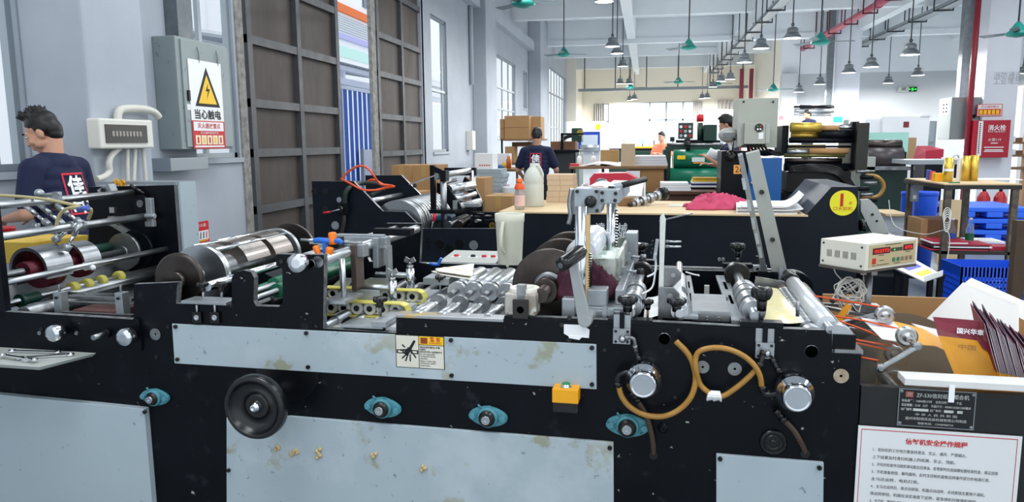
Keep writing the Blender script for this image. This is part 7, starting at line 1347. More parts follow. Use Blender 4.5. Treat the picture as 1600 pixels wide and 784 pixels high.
for k, (x_, r, h, col, lab) in enumerate(((773, .055, .2, '#4a5054', 'dark grey jar on the cluttered desk'), (795, .04, .2, '#c8641c', 'slim orange bottle on the cluttered desk'), (787, .035, .1, '#d8b21e', 'small yellow jar on the cluttered desk'), (783, .06, .06, '#3a63a8', 'low blue tub on the cluttered desk'))):
    p = bt(x_, 264, y + .2); m = MB(); m.lathe((p.x, y + .2, tz3 + .001), Z1, [(r, 0), (r, h * .7), (r * .6, h * .8), (r * .6, h)], mat('jar_%d' % k, col, .4), 18); m.build('jar', None, lab, 'jar', 'jars on the cluttered desk', frame='B')
a = bt(769, 240, y + .5); m = MB(); m.box(a.x, a.x + .28, y + .5, y + .75, tz3 + .001, a.z, WE); m.build('white_carton', None, 'white box on the cluttered desk by the window', 'box', frame='B')
p = bt(780, 300, 9.9); m = MB(); m.box(p.x - .05, p.x + .11, 9.9, 10.1, .0, bt(780, 289, 9.9).z, mat('pink_card', '#d9a9b8', .6)); m.build('pink_carton', None, 'pink carton beside the grey-blue card bundles', 'box', frame='B', bev=.003)
p = bt(794, 300, 9.6); m = MB(); m.lathe((p.x, 9.6, 0), Z1, [(.07, 0), (.08, bt(794, 293, 9.6).z), (.085, bt(794, 293, 9.6).z + .01), (0, bt(794, 293, 9.6).z + .01)], WE, 24); m.build('white_bucket', None, 'white bucket beside the pink carton', 'bucket', frame='B')
# ---------------------------------------------------------------- on the left wall
def onX(px, py, X): return B(px, py, x=X)
def boxX(m, px0, px1, pt, pb, X0, X1, mt):           # box on a wall facing +x, photo columns at its front face X1
    a, b = onX(px0, pt, X1), onX(px1, pt, X1); z1 = onX((px0 + px1) / 2, pt, X1).z; z0 = onX((px0 + px1) / 2, pb, X1).z; m.box(X0, X1, a.y, b.y, z0, z1, mt); return a.y, b.y, z0, z1
XC = -3.98; CABG = mat('cabinet_grey', '#8f9a9b', .45, var=.4, vs=3, col2='#7f8a8b', stain=[('#5d6566', 12, .64, .03, .5)])
t = thing('electrical_panel_box', 'large grey electrical cabinet with yellow danger triangle on the left wall', 'cabinet', (-W, 6.6, onX(310, 240, XC).z), frame='B')
m = MB(); y0, y1, z0, z1 = boxX(m, 273, 353, 64, 233, -W, XC, CABG); m.build('body', t, bev=.008)
m = MB(); m.box(XC, XC + .015, y0 + .06, y1 - .005, z0 + .02, z1 - .02, CABG); m.build('door', t, bev=.004)
m = MB(); m.box(XC + .015, XC + .03, y0 + .1, y0 + .13, (z0 + z1) / 2 - .06, (z0 + z1) / 2 + .03, BLK); m.box(XC + .015, XC + .018, y0 + .09, y0 + .14, (z0 + z1) / 2 - .14, (z0 + z1) / 2 - .09, WHITE); m.build('latch', t)
for k in range(2): m = MB(); m.tube([(XC + .016, y0 + .3 + .3 * k, z1 - .06), (XC + .03, y0 + .3 + .3 * k, z1 - .12), (XC + .016, y0 + .31 + .3 * k, z1 - .2)], .006, CABG, 6, 3); m.build('hanger_wire', t)
yr = Y1                                              # on this wall, reading direction is +y
def sgn(px0, px1, pt, pb, X): a, b = onX(px0, pt, X), onX(px1, pb, X); zt = onX((px0 + px1) / 2, pt, X).z; zb = onX((px0 + px1) / 2, pb, X).z; return (lambda u, v, e=0: V((X + e, a.y + (b.y - a.y) * u, zt - (zt - zb) * v))), b.y - a.y, zt - zb
def sq(m, f, q4, mt, e): m.face([m.bm.verts.new(f(u, v, e)) for u, v in q4], mt)
SW = mat('sign_white', '#e8eaec', .35); HY = mat('hazard_yellow', '#f2c20c', .45)
f, w_, h_ = sgn(293, 350, 96, 189, XC + .02); m = MB(); sq(m, f, ((0, 1), (1, 1), (1, 0), (0, 0)), SW, 0); sq(m, f, ((.14, .76), (.9, .76), (.52, .1)), INK, .001); sq(m, f, ((.24, .71), (.8, .71), (.52, .23)), HY, .002)
sq(m, f, ((.55, .36), (.47, .5), (.54, .5), (.49, .64), (.6, .46), (.53, .46)), INK, .003); m.text('当心触电', f(.5, .89), yr, Z1, h_ * .17, INK, width=w_ * .8, bold=.02, lift=.003); m.build('danger_sign', t, 'white danger sign with yellow triangle', fix=False)
f, w_, h_ = sgn(300, 353, 189, 232, XC + .022)
def ext_sign(m, f, w_, h_):
    sq(m, f, ((0, 1), (1, 1), (1, 0), (0, 0)), RED, 0); sq(m, f, ((.04, .36), (.96, .36), (.96, .04), (.04, .04)), SW, .001); m.text('灭火器放置点', f(.5, .18), yr, Z1, h_ * .2, RED, width=w_ * .7, bold=.01, lift=.003); m.text('灭火器的使用方法', f(.5, .43), yr, Z1, h_ * .09, SW, width=w_ * .55, lift=.003)
    for k in range(5): sq(m, f, ((.07 + k * .175, .85), (.22 + k * .175, .85), (.22 + k * .175, .52), (.07 + k * .175, .52)), mat('cream_print', '#f0e2c0', .5), .002); sq(m, f, ((.12 + k * .175, .8), (.17 + k * .175, .8), (.17 + k * .175, .6), (.12 + k * .175, .57)), LY if k % 2 else RED, .003)
    sq(m, f, ((.05, .95), (.95, .95), (.95, .89), (.05, .89)), SW, .001)
m = MB(); ext_sign(m, f, w_, h_); m.build('extinguisher_sign', t, 'red and white extinguisher sign', fix=False)
m = MB(); m.box(-W + .001, -W + .13, y0 + .2, y0 + .42, z1 + .001, SLAB, MATS['galvanised']); m.build('cable_duct', None, 'galvanised cable duct rising from the electrical cabinet on the left wall', 'duct', frame='B')
f, w_, h_ = sgn(302, 328, 346, 382, -W + .006); m = MB(); sq(m, f, ((0, 1), (1, 1), (1, 0), (0, 0)), RED, 0); sq(m, f, ((.05, .8), (.95, .8), (.95, .4), (.05, .4)), SW, .002); m.text('灭火器', f(.5, .16), yr, Z1, h_ * .16, SW, width=w_ * .6, lift=.003)
for k in range(4): sq(m, f, ((.15 + k * .2, .74), (.22 + k * .2, .74), (.26 + k * .2, .46), (.2 + k * .2, .46)), INK if k < 3 else RED, .003)
sq(m, f, ((.1, .86), (.9, .86), (.9, .82), (.1, .82)), LY, .002); m.build('wall_sign', None, 'red extinguisher sign low on the white wall above the plate cylinder', 'sign', frame='B', fix=False)
m = MB(); boxX(m, 266, 325, 246, 266, -W, -4.0, FRAME); m.build('cable_trough', None, 'short metal cable trough under the electrical cabinet', 'trough', frame='B', bev=.004)
WPL = mat('white_plastic', '#d9d8d0', .4); XB = XPIL + .1
t = thing('breaker_box', 'white breaker box with dark window on the left pilaster', 'box', (XPIL, wy(140) + .2, onX(195, 232, XB).z), frame='B')
m = MB(); y0, y1, z0, z1 = boxX(m, 154, 238, 186, 232, XPIL, XB, WPL); m.build('body', t, bev=.012)
m = MB(); m.box(XB, XB + .008, y0 + .05, y1 - .08, z0 + .04, z1 - .04, mat('smoked_window', '#4d4a48', .15)); 
m.build('window', t)
for k in range(9): m = MB(); m.box(XB + .008, XB + .011, y0 + .11 + k * .035, y0 + .13 + k * .035, z0 + .085, z0 + .12, mat('breaker_grey', '#9a948c', .4)); m.build('breaker', t)
PV = mat('pvc_pipe', '#cfcdc4', .45); x_ = XPIL + .05
def pv(seq, r, lab): m = MB(); m.tube([onX(a, b, x_) for a, b in seq], r, PV, 10, 5); m.build('conduit', None, lab, 'pipe', 'pipes round the breaker box', frame='B')
pv([(184, 190), (185, 176), (194, 170), (222, 170), (240, 175), (248, 183)], .028, 'white conduit curving over the breaker box'); pv([(186, 231), (174, 243), (170, 255), (171, 268), (163, 276), (150, 280)], .022, 'twisted white conduit below the left end of the breaker box')
pv([(199, 230), (199, 260), (200, 300)], .014, 'first straight pipe below the breaker box, next to the twisted one'); pv([(211, 230), (210, 260), (208, 300)], .014, 'middle straight pipe below the breaker box'); pv([(223, 230), (226, 260), (229, 300)], .014, 'third straight pipe below the breaker box, nearest the cabinet')
m = MB(); m.tube([(-W + .06, wy(738) - .2, 2.9), (-W + .06, wy(738) - .2, SLAB)], .05, WALL, 10, 1); m.build('downpipe', None, 'white downpipe on the left wall beyond the doors', 'pipe', frame='B')
m = MB(); y_ = wy(736) - .5; m.box(-W + .0, -W + .16, y_, y_ + .3, 1.35, 1.8, WPL); m.build('socket_board', None, 'white socket board on the wall beyond the doors', 'socket', frame='B', bev=.01)
# curtains at the far windows
CUR = mat('grey_curtain', '#c6c3c0', .9)
for px0, px1, pt, sk, lab in ((979, 992, 161, -5, 'grey curtain drawn to the left of the big far window'), (1083, 1098, 159, 4, 'grey curtain gathered at the right end of the big far window'), (928, 944, 162, 0, 'grey curtain at the narrow far window'), (1122, 1150, 157, 0, 'wide grey curtain right of the big far window')):
    a, b = bt(px0, pt, FAR - .1), bt(px1, pt, FAR - .1); m = MB(); s_ = sk * FAR / FOC
    m.grid(lambda u, v: V((a.x + (b.x - a.x) * u * (1 - .35 * v * (sk != 0)) + s_ * v, FAR - .11 + .09 * math.sin(u * 30), a.z - (a.z - .9) * v)), 40, 6, CUR); m.build('curtain', None, lab, 'curtain', 'curtains on the far wall', frame='B')
# ---------------------------------------------------------------- high-bay lamps, fans, trays and pipes under the ceiling
LG = mat('lamp_grey', '#7e8489', .4, .5); LENS = mat('lamp_lens', (1, 1, .98, 1), .5, emit=4); ROD = mat('dark_rod', '#3d4348', .5)
def lamp(px, py, y, lab, light=True):
    p = B(px, py, y=y); k = thing('high_bay_lamp', lab, 'lamp', p, 'high-bay lamps', 'B')
    m = MB(); m.lathe(p, Z1, [(.2, 0), (.205, .012), (.13, .115), (.11, .125)], LG, 28, cap=False); m.build('shade', k)
    m = MB(); m.lathe(p, Z1, [(.19, .004), (.0, .004)], LENS, 28, cap=False); m.build('lens', k)
    m = MB(); m.lathe(p + V((0, 0, .115)), Z1, [(.11, 0), (.12, .02), (.12, .09), (.09, .12), (.03, .14)], LG, 22); m.build('driver', k)
    m = MB(); m.lathe(p + V((0, 0, .3)), Y1, [(.03, -.006), (.04, 0), (.03, .006), (.022, 0), (.03, -.006)], ROD, 14, cap=False); m.cyl(p + V((0, 0, .27)), V((p.x, p.y, SLAB)), .014, ROD, seg=8); m.build('hanging_rod', k)
    area('lamp_light', p - V((0, 0, .03)), .4, LP, (1, .985, .96), shape='DISK')
LP = 175
for px, py, y, lab, li in ((957, 73, 20.4, 'first and nearest hanging lamp of the middle row', 1), (964, 84, 23, 'hanging lamp just behind the nearest one in the middle row', 0), (973, 104, 28, 'third hanging lamp of the middle row', 1), (969, 131, 35, 'hanging lamp in the middle row, left one of a far pair', 0), (983, 131, 35, 'hanging lamp in the middle row, right one of a far pair', 1), (984, 157, 43, 'farthest lamp of the middle row, left', 0), (991, 155, 42, 'farthest lamp of the middle row, right', 0), (944, 3, 16, 'lamp cut by the top edge of the photo in the middle row', 1),
    (1238, 60, 18, 'hanging lamp left of the nearest teal fan on the red pipe', 1), (1189, 76, 19.5, 'hanging lamp beside the grey cable tray, nearest of its row', 0), (1163, 98, 21, 'second hanging lamp beside the grey cable tray', 1), (1141, 124, 29, 'third lamp beside the cable tray, right one of the pair', 1), (1127, 127, 30, 'third lamp beside the cable tray, left one of the pair', 0), (1114, 136, 35, 'fourth lamp beside the cable tray', 0), (1097, 154, 42, 'farthest lamp of the tray row, left', 0), (1105, 153, 41, 'farthest lamp of the tray row, right', 0),
    (1422, 86, 17.5, 'largest hanging lamp left of the right pillar', 1), (1434, 118, 26, 'lamp hanging behind the largest one near the right pillar', 1), (1361, 105, 21, 'lamp hanging right of the white pillar', 1), (1326, 114, 23, 'lamp hanging in front of the white pillar', 0), (1388, 130, 30, 'lamp hanging left of the exit sign', 1), (1281, 132, 27, 'lamp hanging left of the white pillar', 1), (1248, 144, 30, 'lamp hanging low over the folding line', 1), (1583, 86, 26, 'small lamp right of the pillar, upper', 0), (1598, 115, 30, 'small lamp right of the pillar, lower', 0)):
    lamp(px, py, y, lab, li)
FT = mat('fan_teal', '#1c8f83', .4); FB = mat('fan_blade', '#5a6f72', .4, .3)
def fan(px, py, y, ang, lab):
    p = B(px, py, y=y); k = thing('ceiling_fan', lab, 'fan', p, 'teal ceiling fans', 'B'); m = MB(); m.lathe(p, Z1, [(.05, -.07), (.17, -.04), (.2, 0), (.13, .05), (.09, .12), (.03, .2)], FT, 24); m.build('motor', k)
    for q in range(3):
        t_ = ang + q * 2 * PI / 3; d = V((math.cos(t_), math.sin(t_), 0)); n = V((-d.y, d.x, 0)); m = MB(); pr = [p + d * .18 - n * .05, p + d * .68 - n * .08, p + d * .7 + n * .06 + V((0, 0, .03)), p + d * .18 + n * .05 + V((0, 0, .02))]; m.prism(pr, (0, 0, .006), FB); m.build('blade', k)
    m = MB(); m.cyl(p + V((0, 0, .18)), V((p.x, p.y, SLAB)), .016, ROD, seg=8); m.build('down_rod', k); m = MB(); m.lathe(V((p.x, p.y, SLAB - .13)), Z1, [(.03, 0), (.07, .03), (.08, .13)], FT, 16); m.build('canopy', k)
for a in ((818, 6, 12.5, .3, 'nearest teal ceiling fan at the top beside the left wall'), (881, 85, 22, .5, 'teal ceiling fan by the left wall, beyond the nearest one'), (1076, 74, 19, .25, 'teal ceiling fan in the middle of the hall'), (1060, 128, 31, .4, 'far teal ceiling fan in the middle of the hall'), (1282, 66, 17, .1, 'teal ceiling fan in front of the red pipe'), (1208, 140, 27, .2, 'low hanging teal fan over the beige head cover'), (985, 137, 36, .3, 'tiny far teal fan by the middle lamp row'), (1590, 52, 15, .05, 'teal ceiling fan cut by the right edge'), (1121, 131, 36, .2, 'tiny far teal fan by the cable tray')): fan(*a)
def run(name, lab, cat, x, z, y0, y1, r, mt, hang_, box=False):
    k = thing(name, lab, cat, (x, (y0 + y1) / 2, z), frame='B'); m = MB()
    if box: m.box(x - r, x + r, y0, y1, z, z + .015, mt).box(x - r, x - r + .01, y0, y1, z, z + r * .7, mt).box(x + r - .01, x + r, y0, y1, z, z + r * .7, mt)
    else:
        m.cyl((x, y0, z + r), (x, y1, z + r), r, mt, seg=14)
        for q in range(int((y1 - y0) / 6)): m.cyl((x, y0 + 4 + q * 6, z + r), (x, y0 + 4.15 + q * 6, z + r), r * 1.25, mt, seg=14)
    m.build('run', k, bev=0); y = y0 + .8
    while y < y1:
        m = MB(); w_ = r + .1
        m.box(x - w_, x - w_ + .03, y, y + .03, z - .03, SLAB, hang_).box(x + w_ - .03, x + w_, y, y + .03, z - .03, SLAB, hang_).box(x - w_, x + w_, y, y + .04, z - .04, z - .002, hang_); m.build('hanger', k); y += 2.0
ZR = mat('zinc_tray', '#8d959a', .4, .5); RPP = mat('rosy_pipe', '#a8475a', .45); DRD = mat('dark_red_steel', '#5a1a26', .5)
run('fire_main', 'long dusty red pipe hung under the ceiling along the hall', 'pipe', B(1290, 55, z=5.1).x, 5.0, 12, 40, .1, RPP, DRD)
run('cable_tray', 'grey cable tray hung under the ceiling left of the red pipe', 'tray', B(1170, 58, z=4.85).x, 4.85, 12, 40, .14, ZR, ROD, True); run('cable_tray', 'grey cable tray hung under the ceiling between the two pillars', 'tray', B(1400, 48, z=5.0).x, 5.0, 14, 31.9, .16, ZR, ROD, True)
a, b = bt(904, 141, 40), bt(1168, 141, 40); k = thing('transverse_tray', 'grey tray hung across the hall near the far wall', 'tray', ((a.x + b.x) / 2, 40, a.z), frame='B'); m = MB(); m.box(a.x, b.x, 39.8, 40.0, a.z - .08, a.z + .06, ZR); m.build('run', k)
for q in range(6): x_ = a.x + .3 + (b.x - a.x - .6) * q / 5; m = MB(); m.box(x_, x_ + .05, 39.88, 39.93, a.z, SLAB, ROD); m.build('hanger', k)
for q, x_ in enumerate((1158, 1173)): p = bt(x_, 150, 31.5); m = MB(); m.cyl((p.x, 39, 0), (p.x, 39, 5.0), .1, RPP); p = bt(x_, 150, 39); bmesh.ops.translate(m.bm, verts=m.bm.verts[:], vec=(p.x - bt(x_, 150, 31.5).x, 0, 0)); m.build('riser_pipe', None, ('red riser pipe at the far side wall, left one', 'red riser pipe at the far side wall, right one')[q], 'pipe', frame='B')
m = MB(); p = bt(1297, 100, 28.3); m.box(p.x - .1, p.x + .1, 28.2, 28.4, 0, SLAB, MATS['galvanised']); m.build('cable_duct', None, 'galvanised duct on the edge of the white pillar', 'duct', frame='B')
# exit sign
y = 31.98; t = thing('exit_sign', 'small green lit exit sign on the grey wall', 'sign', bt(1425, 143, y), frame='B'); a, b = bt(1418.5, 136, y), bt(1432, 143, y); m = MB(); m.box(a.x, b.x, y - .04, y, b.z, a.z, BLK); m.build('case', t)
GE_ = mat('exit_green', '#12c43c', .4, emit=1.2); m = MB(); c = V(((a.x + b.x) / 2, y - .045, (a.z + b.z) / 2))
for dx in (-.11, .11): m.prism([c + V((dx - .05, 0, 0)), c + V((dx + .0, 0, -.04)), c + V((dx + .05, 0, 0)), c + V((dx, 0, .04))], (0, .003, 0), GE_)
m.boxc(c, (.08, .006, .11), GE_); m.build('lit_symbol', t, 'green lit symbol'); t = thing('emergency_light', 'grey twin emergency light beside the exit sign', 'lamp', bt(1410, 143, y), frame='B'); m = MB(); p = bt(1410, 141, y); m.box(p.x - .2, p.x + .2, y - .1, y, p.z - .08, p.z, GREY); m.build('case', t)
for dx in (-.14, .14): m = MB(); m.cyl((p.x + dx, y - .05, p.z + .06), (p.x + dx, y - .16, p.z + .06), .07, GREY); m.build('spot', t)
# ---------------------------------------------------------------- people
SKIN = mat('skin', '#c3937a', .5, var=.2, vs=14, col2='#b27f66'); HAIR = mat('black_hair', '#0d0c0d', .5); NVY = mat('navy_cotton', '#0f1a3d', .8, var=.4, vs=7, col2='#0a122c', bump=.15, bs=60); TRS = mat('dark_trousers', '#20242c', .8); SHOE = mat('dark_shoe', '#17181a', .5)
def cap(m, a, b, ra, rb, mt):
    a, b = V(a), V(b); m.cyl(a, b, ra, mt, rb, 14); m.ball(a, ra, mt, 14, 8); m.ball(b, rb, mt, 14, 8)
def remesh(vox, it=3):
    def f(o):
        r = o.modifiers.new('remesh', 'REMESH'); r.mode = 'VOXEL'; r.voxel_size = vox; r.use_smooth_shade = True
        s = o.modifiers.new('smooth', 'SMOOTH'); s.factor = .5; s.iterations = it
    return f
def person(lab, pos, h, P, frame='M', vox=.008, shirt=NVY, hair=True, prn=True, bald=False):
    t = thing('person', lab, 'person', pos, None, frame); Mx = Matrix.Translation(V(pos)) @ Matrix.Rotation(h, 4, 'Z')
    def fin(m, name, parent, mods=(), label=None): m.bm.transform(Mx); return m.build(name, parent, label, mods=mods)
    hd, nk = V(P['head']), V((0, P.get('lean', 0) * .9, 1.42)); pv_ = V((0, 0, .93)); R = Euler((-P['tilt'], 0, P.get('turn', 0))).to_matrix(); H = lambda x, y, z: hd + R @ V((x, y, z))
    def hb(m, c, r, mt=SKIN): m.ball(H(*c), r, mt, 18, 12, R.to_euler())
    m = MB()
    hb(m, (0, -.015, .045), (.076, .093, .082)); hb(m, (0, .03, -.02), (.062, .066, .088)); hb(m, (0, .048, -.082), (.036, .034, .028)); hb(m, (0, .094, -.012), (.014, .018, .026)); hb(m, (0, .106, -.026), (.017, .014, .012)); hb(m, (0, .076, .03), (.05, .016, .012)); hb(m, (0, .09, -.055), (.024, .012, .007)); hb(m, (0, .088, -.067), (.022, .012, .008))
    for s in (-1, 1): hb(m, (s * .079, -.012, -.005), (.012, .022, .034)); hb(m, (s * .04, .06, -.03), (.026, .022, .02)); hb(m, (s * .052, .02, -.058), (.02, .04, .026))
    cap(m, nk + V((0, -.01, -.03)), H(0, -.03, -.06), .06, .056, SKIN); sh = []
    for s in (-1, 1):
        a, e, w_ = V((s * .185, nk.y - .02, 1.38)), V(P['elbow'][(s + 1) // 2]), V(P['wrist'][(s + 1) // 2]); sh.append((a, e, w_)); cap(m, a, e, .052, .042, SKIN); cap(m, e, w_, .041, .027, SKIN)
        d = (w_ - e).normalized(); sd = d.cross(V((0, 0, 1)) if abs(d.z) < .9 else V((0, 1, 0))).normalized(); up = sd.cross(d)
        pc_ = w_ + d * .05; m.boxc(pc_, (.078, .085, .028), SKIN, Matrix((sd, d, up)).transposed())
        for q in range(4): b0 = w_ + d * .09 + sd * (-.03 + .02 * q); ln = (.066, .075, .07, .055)[q]; k1 = b0 + (d - up * .35).normalized() * ln * .55; cap(m, b0, k1, .0095, .009, SKIN); cap(m, k1, k1 + (d - up * 1.1).normalized() * ln * .55, .009, .0075, SKIN)
        b0 = w_ + d * .03 + sd * s * -.035; cap(m, b0, b0 + (d - sd * s * .7 - up * .4).normalized() * .05, .011, .009, SKIN)
    cap(m, pv_, nk + V((0, 0, -.1)), .12, .12, SKIN)
    for s in (-1, 1): cap(m, (s * .09, 0, .9), (s * .1, .02, .5), .085, .055, SKIN); cap(m, (s * .1, .02, .5), (s * .1, -.02, .08), .055, .04, SKIN); cap(m, (s * .1, -.02, .05), (s * .11, .14, .04), .04, .035, SKIN)
    fin(m, 'body', t, (remesh(vox, 2),))
    m = MB()
    for k in range(9):
        q = k / 8; c = V((0, nk.y * q, .9 + .5 * q)); wd = .165 + .03 * math.sin(q * PI) + .02 * q; m.ball(c, (wd if q < .95 else wd * .8, .125 + .015 * math.sin(q * 3), .09), shirt, 20, 12)
    for a, e, w_ in sh: cap(m, (a.x * .6, a.y, a.z + .01), a, .075, .075, shirt); cap(m, a, a + (e - a) * .72, .074, .07, shirt)
    m.ball(nk + V((0, -.005, .0)), (.085, .085, .06), shirt, 18, 10); so = fin(m, 'shirt', t, (remesh(max(vox, .009), 4),))
    if prn:
        m = MB(); bk = lambda x, z: V((x, nk.y * (z + .035 - .9) / .5 - .2, z + .035)); f_ = lambda x0, z0, x1, z1: m.face([m.bm.verts.new(bk(*s)) for s in ((x0, z0), (x1, z0), (x1, z1), (x0, z1))], mat('print_red', '#d2283c', .6))
        for q in range(6): f_(-.09 + .03 * q, 1.31, -.06 + .03 * q, 1.325)
        for q in range(7): f_(-.09, 1.31 - .035 * q, -.08, 1.275 - .035 * q); f_(.08, 1.31 - .035 * q, .09, 1.275 - .035 * q)
        for q in range(6): f_(-.09 + .03 * q, 1.065, -.06 + .03 * q, 1.077)
        m.text('佳', bk(0, 1.245), X1, Z1, .125, WHITE, bold=.03, lift=0, width=.14); m.text('印', bk(0, 1.125), X1, Z1, .115, WHITE, bold=.03, lift=0, width=.14)
        def sw(o): s_ = o.modifiers.new('wrap', 'SHRINKWRAP'); s_.target = so; s_.wrap_method = 'NEAREST_SURFACEPOINT'; s_.wrap_mode = 'ABOVE_SURFACE'; s_.offset = .004
        for v_ in m.bm.verts: v_.co.y = nk.y * (v_.co.z - .9) / .5 - .13 * math.sqrt(max(.1, 1 - (v_.co.x / .21) ** 2)) - .015
        m.bm.transform(Mx); m.build('shirt_print', t, 'white characters in a red square frame', fix=False, mods=(sw,))
    m = MB()
    for s in (-1, 1): cap(m, (s * .085, 0, .95), (s * .1, .02, .5), .1, .075, TRS); cap(m, (s * .1, .02, .5), (s * .1, -.02, .1), .072, .06, TRS)
    m.ball((0, 0, .93), (.17, .13, .1), TRS); fin(m, 'trousers', t, (remesh(.014, 3),))
    for s in (-1, 1): m = MB(); cap(m, (s * .1, -.03, .05), (s * .11, .16, .04), .05, .04, SHOE); m.box(s * .105 - .045, s * .105 + .045, -.07, .19, 0, .02, SHOE); fin(m, 'shoe', t)
    if hair:
        m = MB(); hb(m, (0, -.025, .062), (.083, .096, .078), HAIR); hb(m, (0, -.06, .01), (.074, .062, .075), HAIR); hb(m, (0, -.062, -.028), (.066, .046, .05), HAIR); r_ = random.Random(5)
        for s in (-1, 1): hb(m, (s * .072, -.03, .03), (.014, .045, .04), HAIR)
        for q in range(70):
            a_, b_ = r_.uniform(0, 2 * PI), r_.uniform(0, .85); d = V((math.sin(b_) * math.cos(a_), math.sin(b_) * math.sin(a_), math.cos(b_))); p0 = V((d.x * .076, d.y * .09 - .02, d.z * .07 + .065)); p1 = p0 + d * r_.uniform(.025, .05) * P.get('spiky', .5) + V((0, .012, .006)); m.cyl(H(*p0), H(*p1), .014, HAIR, .003, 6)
        fin(m, 'hair', t, (remesh(max(.006, vox * .8), 1),))
    m = MB()
    for s in (-1, 1):
        hb(m, (s * .032, .083, .012), (.017, .008, .006), mat('eye_white', '#d9d4cd', .3)); hb(m, (s * .032, .09, .012), (.007, .004, .006), INK); hb(m, (s * .034, .088, .036), (.024, .008, .005), HAIR)
    fin(m, 'eyes', t)
    return t, H
p = U(106, 300, y=3.98); person('man in a navy polo shirt, head bowed, standing at the left machine end', (p.x, 3.98, 0), math.radians(92), dict(head=(0, .14, 1.6), tilt=.45, turn=.4, lean=.1, elbow=((-.27, .06, 1.12), (.27, .08, 1.12)), wrist=((-.16, .3, 1.08), (.17, .32, 1.08)), spiky=1.0), vox=.007)
p = bt(838, 300, 11.3); person('man in a navy T-shirt seen from behind, working at the desk by the window', (p.x, 11.3, 0), 0, dict(head=(0, .1, 1.6), tilt=.5, lean=.08, elbow=((-.3, .06, 1.1), (.3, .06, 1.1)), wrist=((-.26, .28, 1.0), (.27, .28, 1.02)), spiky=.4), 'B', .011)
p = bt(1143, 300, 10.3); t, H = person('man in a navy shirt holding white paper, half hidden by the stamping machine', (p.x, 10.3, 0), math.radians(75), dict(head=(0, .09, 1.72), tilt=.5, lean=.05, elbow=((-.25, .05, 1.18), (.25, .05, 1.15)), wrist=((-.12, .3, 1.3), (.14, .3, 1.2)), spiky=.5), 'B', .011, prn=False)
m = MB(); a, b = bt(1107, 237, 9.5), bt(1127, 247, 9.5); m.cyl(a, b, .055, WHITE, seg=18); m.build('paper_roll', None, 'white rolled paper held by the man at the stamping machine', 'paper', frame='B')
m = MB(); p = bt(1138, 211, 8.9); m.ball(p, (.11, .09, .085), GREY, 20, 12); m.boxc(p + V((0, -.085, 0)), (.13, .02, .05), mat('grille_grey', '#6f7679', .5)); m.cyl(p + V((.01, 0, -.07)), bt(1145, 242, 8.9), .022, WE, seg=10); m.build('task_lamp', MC if False else None, 'grey oval task lamp on a white stalk above the number plate', 'lamp', frame='B')
p = bt(1033, 300, 19.5); person('person in an orange shirt standing far back before the window', (p.x, 19.5, 0), math.radians(150), dict(head=(0, .05, 1.62), tilt=.25, elbow=((-.26, .05, 1.12), (.26, .05, 1.12)), wrist=((-.1, .27, 1.2), (.1, .27, 1.2)), spiky=.3), 'B', .016, shirt=mat('orange_shirt', '#d97a5a', .8), prn=False)
p = bt(1258, 300, 22); person('person whose dark-haired head shows above the gold foil roll', (p.x, 22, 0), math.radians(120), dict(head=(0, .05, 2.13), tilt=.2, elbow=((-.26, .05, 1.12), (.26, .05, 1.12)), wrist=((-.2, .2, 1.0), (.2, .2, 1.0)), spiky=.3), 'B', .018, prn=False) if False else person('person whose dark-haired head shows above the gold foil roll', (p.x, 22, .62), math.radians(120), dict(head=(0, .05, 1.58), tilt=.3, elbow=((-.26, .05, 1.12), (.26, .05, 1.12)), wrist=((-.2, .2, 1.0), (.2, .2, 1.0)), spiky=.3), 'B', .018, prn=False)
m = MB(); m.box(p.x - .5, p.x + .5, 21.5, 22.5, 0, .619, STEELD); m.build('step_platform', None, 'steel step platform at the folding line', 'platform', frame='B')
# ---------------------------------------------------------------- outside
GND = mat('concrete_yard', '#c9ccd0', .8)
m = MB(); m.box(-60, -W - .3, -10, 90, -.1, -.02, GND); struct(m, 'ground')
BLUE = mat('blue_corrugated_sheet', '#2f63c4', .5); WSH = mat('white_corrugated_sheet', '#dfe6f4', .5)
m = MB(); x = -8.2; top = B(535, 139, x=x).z; y = B(505, 225, x=x).y; ye = B(606, 225, x=x).y; ya = y; k = 0
while y < ye:
    m.box(x - (.05 if k % 2 else .0), x + .01 - (.05 if k % 2 else 0), y, y + .24 if k % 2 == 0 else y + .12, 0, top, BLUE if k % 2 == 0 else WSH)
    y += .24 if k % 2 == 0 else .12; k += 1
m.box(x - .02, x + .04, ya, ye, top, top + .08, WSH)
m.build('corrugated_fence', None, 'blue and white corrugated sheet fence outside the door', 'fence', frame='B')
GATEM = mat('pale_gate', '#cfd3e6', .5)
m = MB(); m.box(-8.12, -8.08, 20.6, 22.6, 0, 1.35, GATEM); m.box(-8.06, -8.02, 20.5, 20.6, 0, 1.4, FRAME).box(-8.06, -8.02, 22.6, 22.7, 0, 1.4, FRAME).box(-8.06, -8.02, 21.55, 21.62, .4, 1.0, FRAME)
m.build('yard_gate', None, 'pale lilac yard gate in front of the blue fence', 'gate', frame='B')
RF = mat('fibre_roof', '#8d97a3', .7)
t = thing('yard_shelter', 'open shelter with white beams and grey roof beyond the door', 'shelter', (-10.5, 24, 0), frame='B')
m = MB()
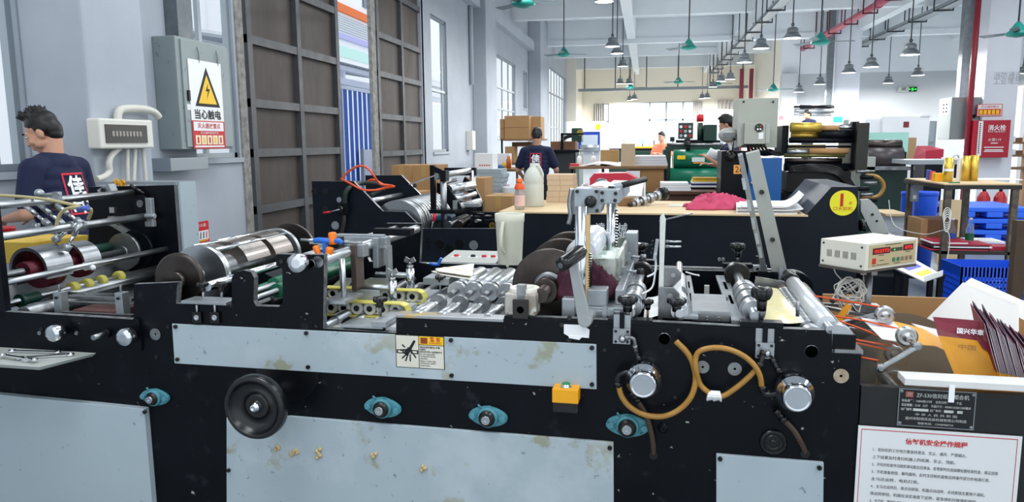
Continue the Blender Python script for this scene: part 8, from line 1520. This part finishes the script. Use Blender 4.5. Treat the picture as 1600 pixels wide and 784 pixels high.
for k in range(26): m.bar((-13.5, 16 + k * .6, 4.9), (-8.6, 16 + k * .6, 3.9), .34, .05, RF, side=(0, 1, 0)) if False else m.hexa([(-13.5, 16 + k * .6, 4.6), (-8.5, 16 + k * .6, 3.75), (-8.5, 16.55 + k * .6, 3.75), (-13.5, 16.55 + k * .6, 4.6), (-13.5, 16 + k * .6, 4.66), (-8.5, 16 + k * .6, 3.81), (-8.5, 16.55 + k * .6, 3.81), (-13.5, 16.55 + k * .6, 4.66)], RF)
m.build('roof', t)
for y in (16.2, 20.6, 25, 31.5):
    m = MB(); m.box(-8.7, -8.55, y, y + .15, 0, 3.72, WSH); m.build('post', t)
m = MB(); m.box(-8.72, -8.53, 16, 31.6, 3.2, 3.38, WSH).box(-8.72, -8.53, 16, 31.6, 3.6, 3.74, WSH); m.build('beam', t)
t = thing('office_building', 'white multi-storey building with orange and lilac bands across the yard', 'building', (-26, 45, 0), frame='B')
OR = mat('orange_band', '#e8722c', .6); LIL = mat('lilac_band', '#b3b4e4', .5); MINT = mat('mint_glass', '#bfeae0', .25); WB = mat('white_render', '#f2f4f6', .7); SLV = mat('louvre_grey', '#ccd3da', .5); DKG = mat('dark_window', '#56697c', .2)
xx = -22; ya, yb = B(500, 225, x=xx).y, B(608, 225, x=xx).y; m = MB(); m.box(xx - 8, xx, 25, 85, 0, 24, WB); m.build('wall', t)
zz = lambda py: B(560, py, x=xx).z
m = MB(); m.box(xx, xx + .2, ya, yb, zz(31), zz(19), OR); m.build('orange_band', t)
m = MB(); m.box(xx, xx + .2, ya, yb, zz(70), zz(62), LIL); m.build('lilac_band', t)
m = MB(); m.box(xx, xx + .06, ya, yb, zz(96), zz(80), MINT); m.build('window_band', t)
m = MB()
for k in range(7): m.box(xx, xx + .12, ya, yb, zz(58 - k * 3.6), zz(57.2 - k * 3.6), SLV)
m.build('louvre', t)
m = MB(); m.box(xx, xx + .1, wy(574) * xx / -W, wy(600) * xx / -W, zz(8), zz(-8), DKG); m.build('window', t)
for k in range(3):
    m = MB(); m.box(xx + .05, xx + .25, 38 + k * 12, 38.25 + k * 12, zz(100), zz(62), WB); m.build('mullion', t)
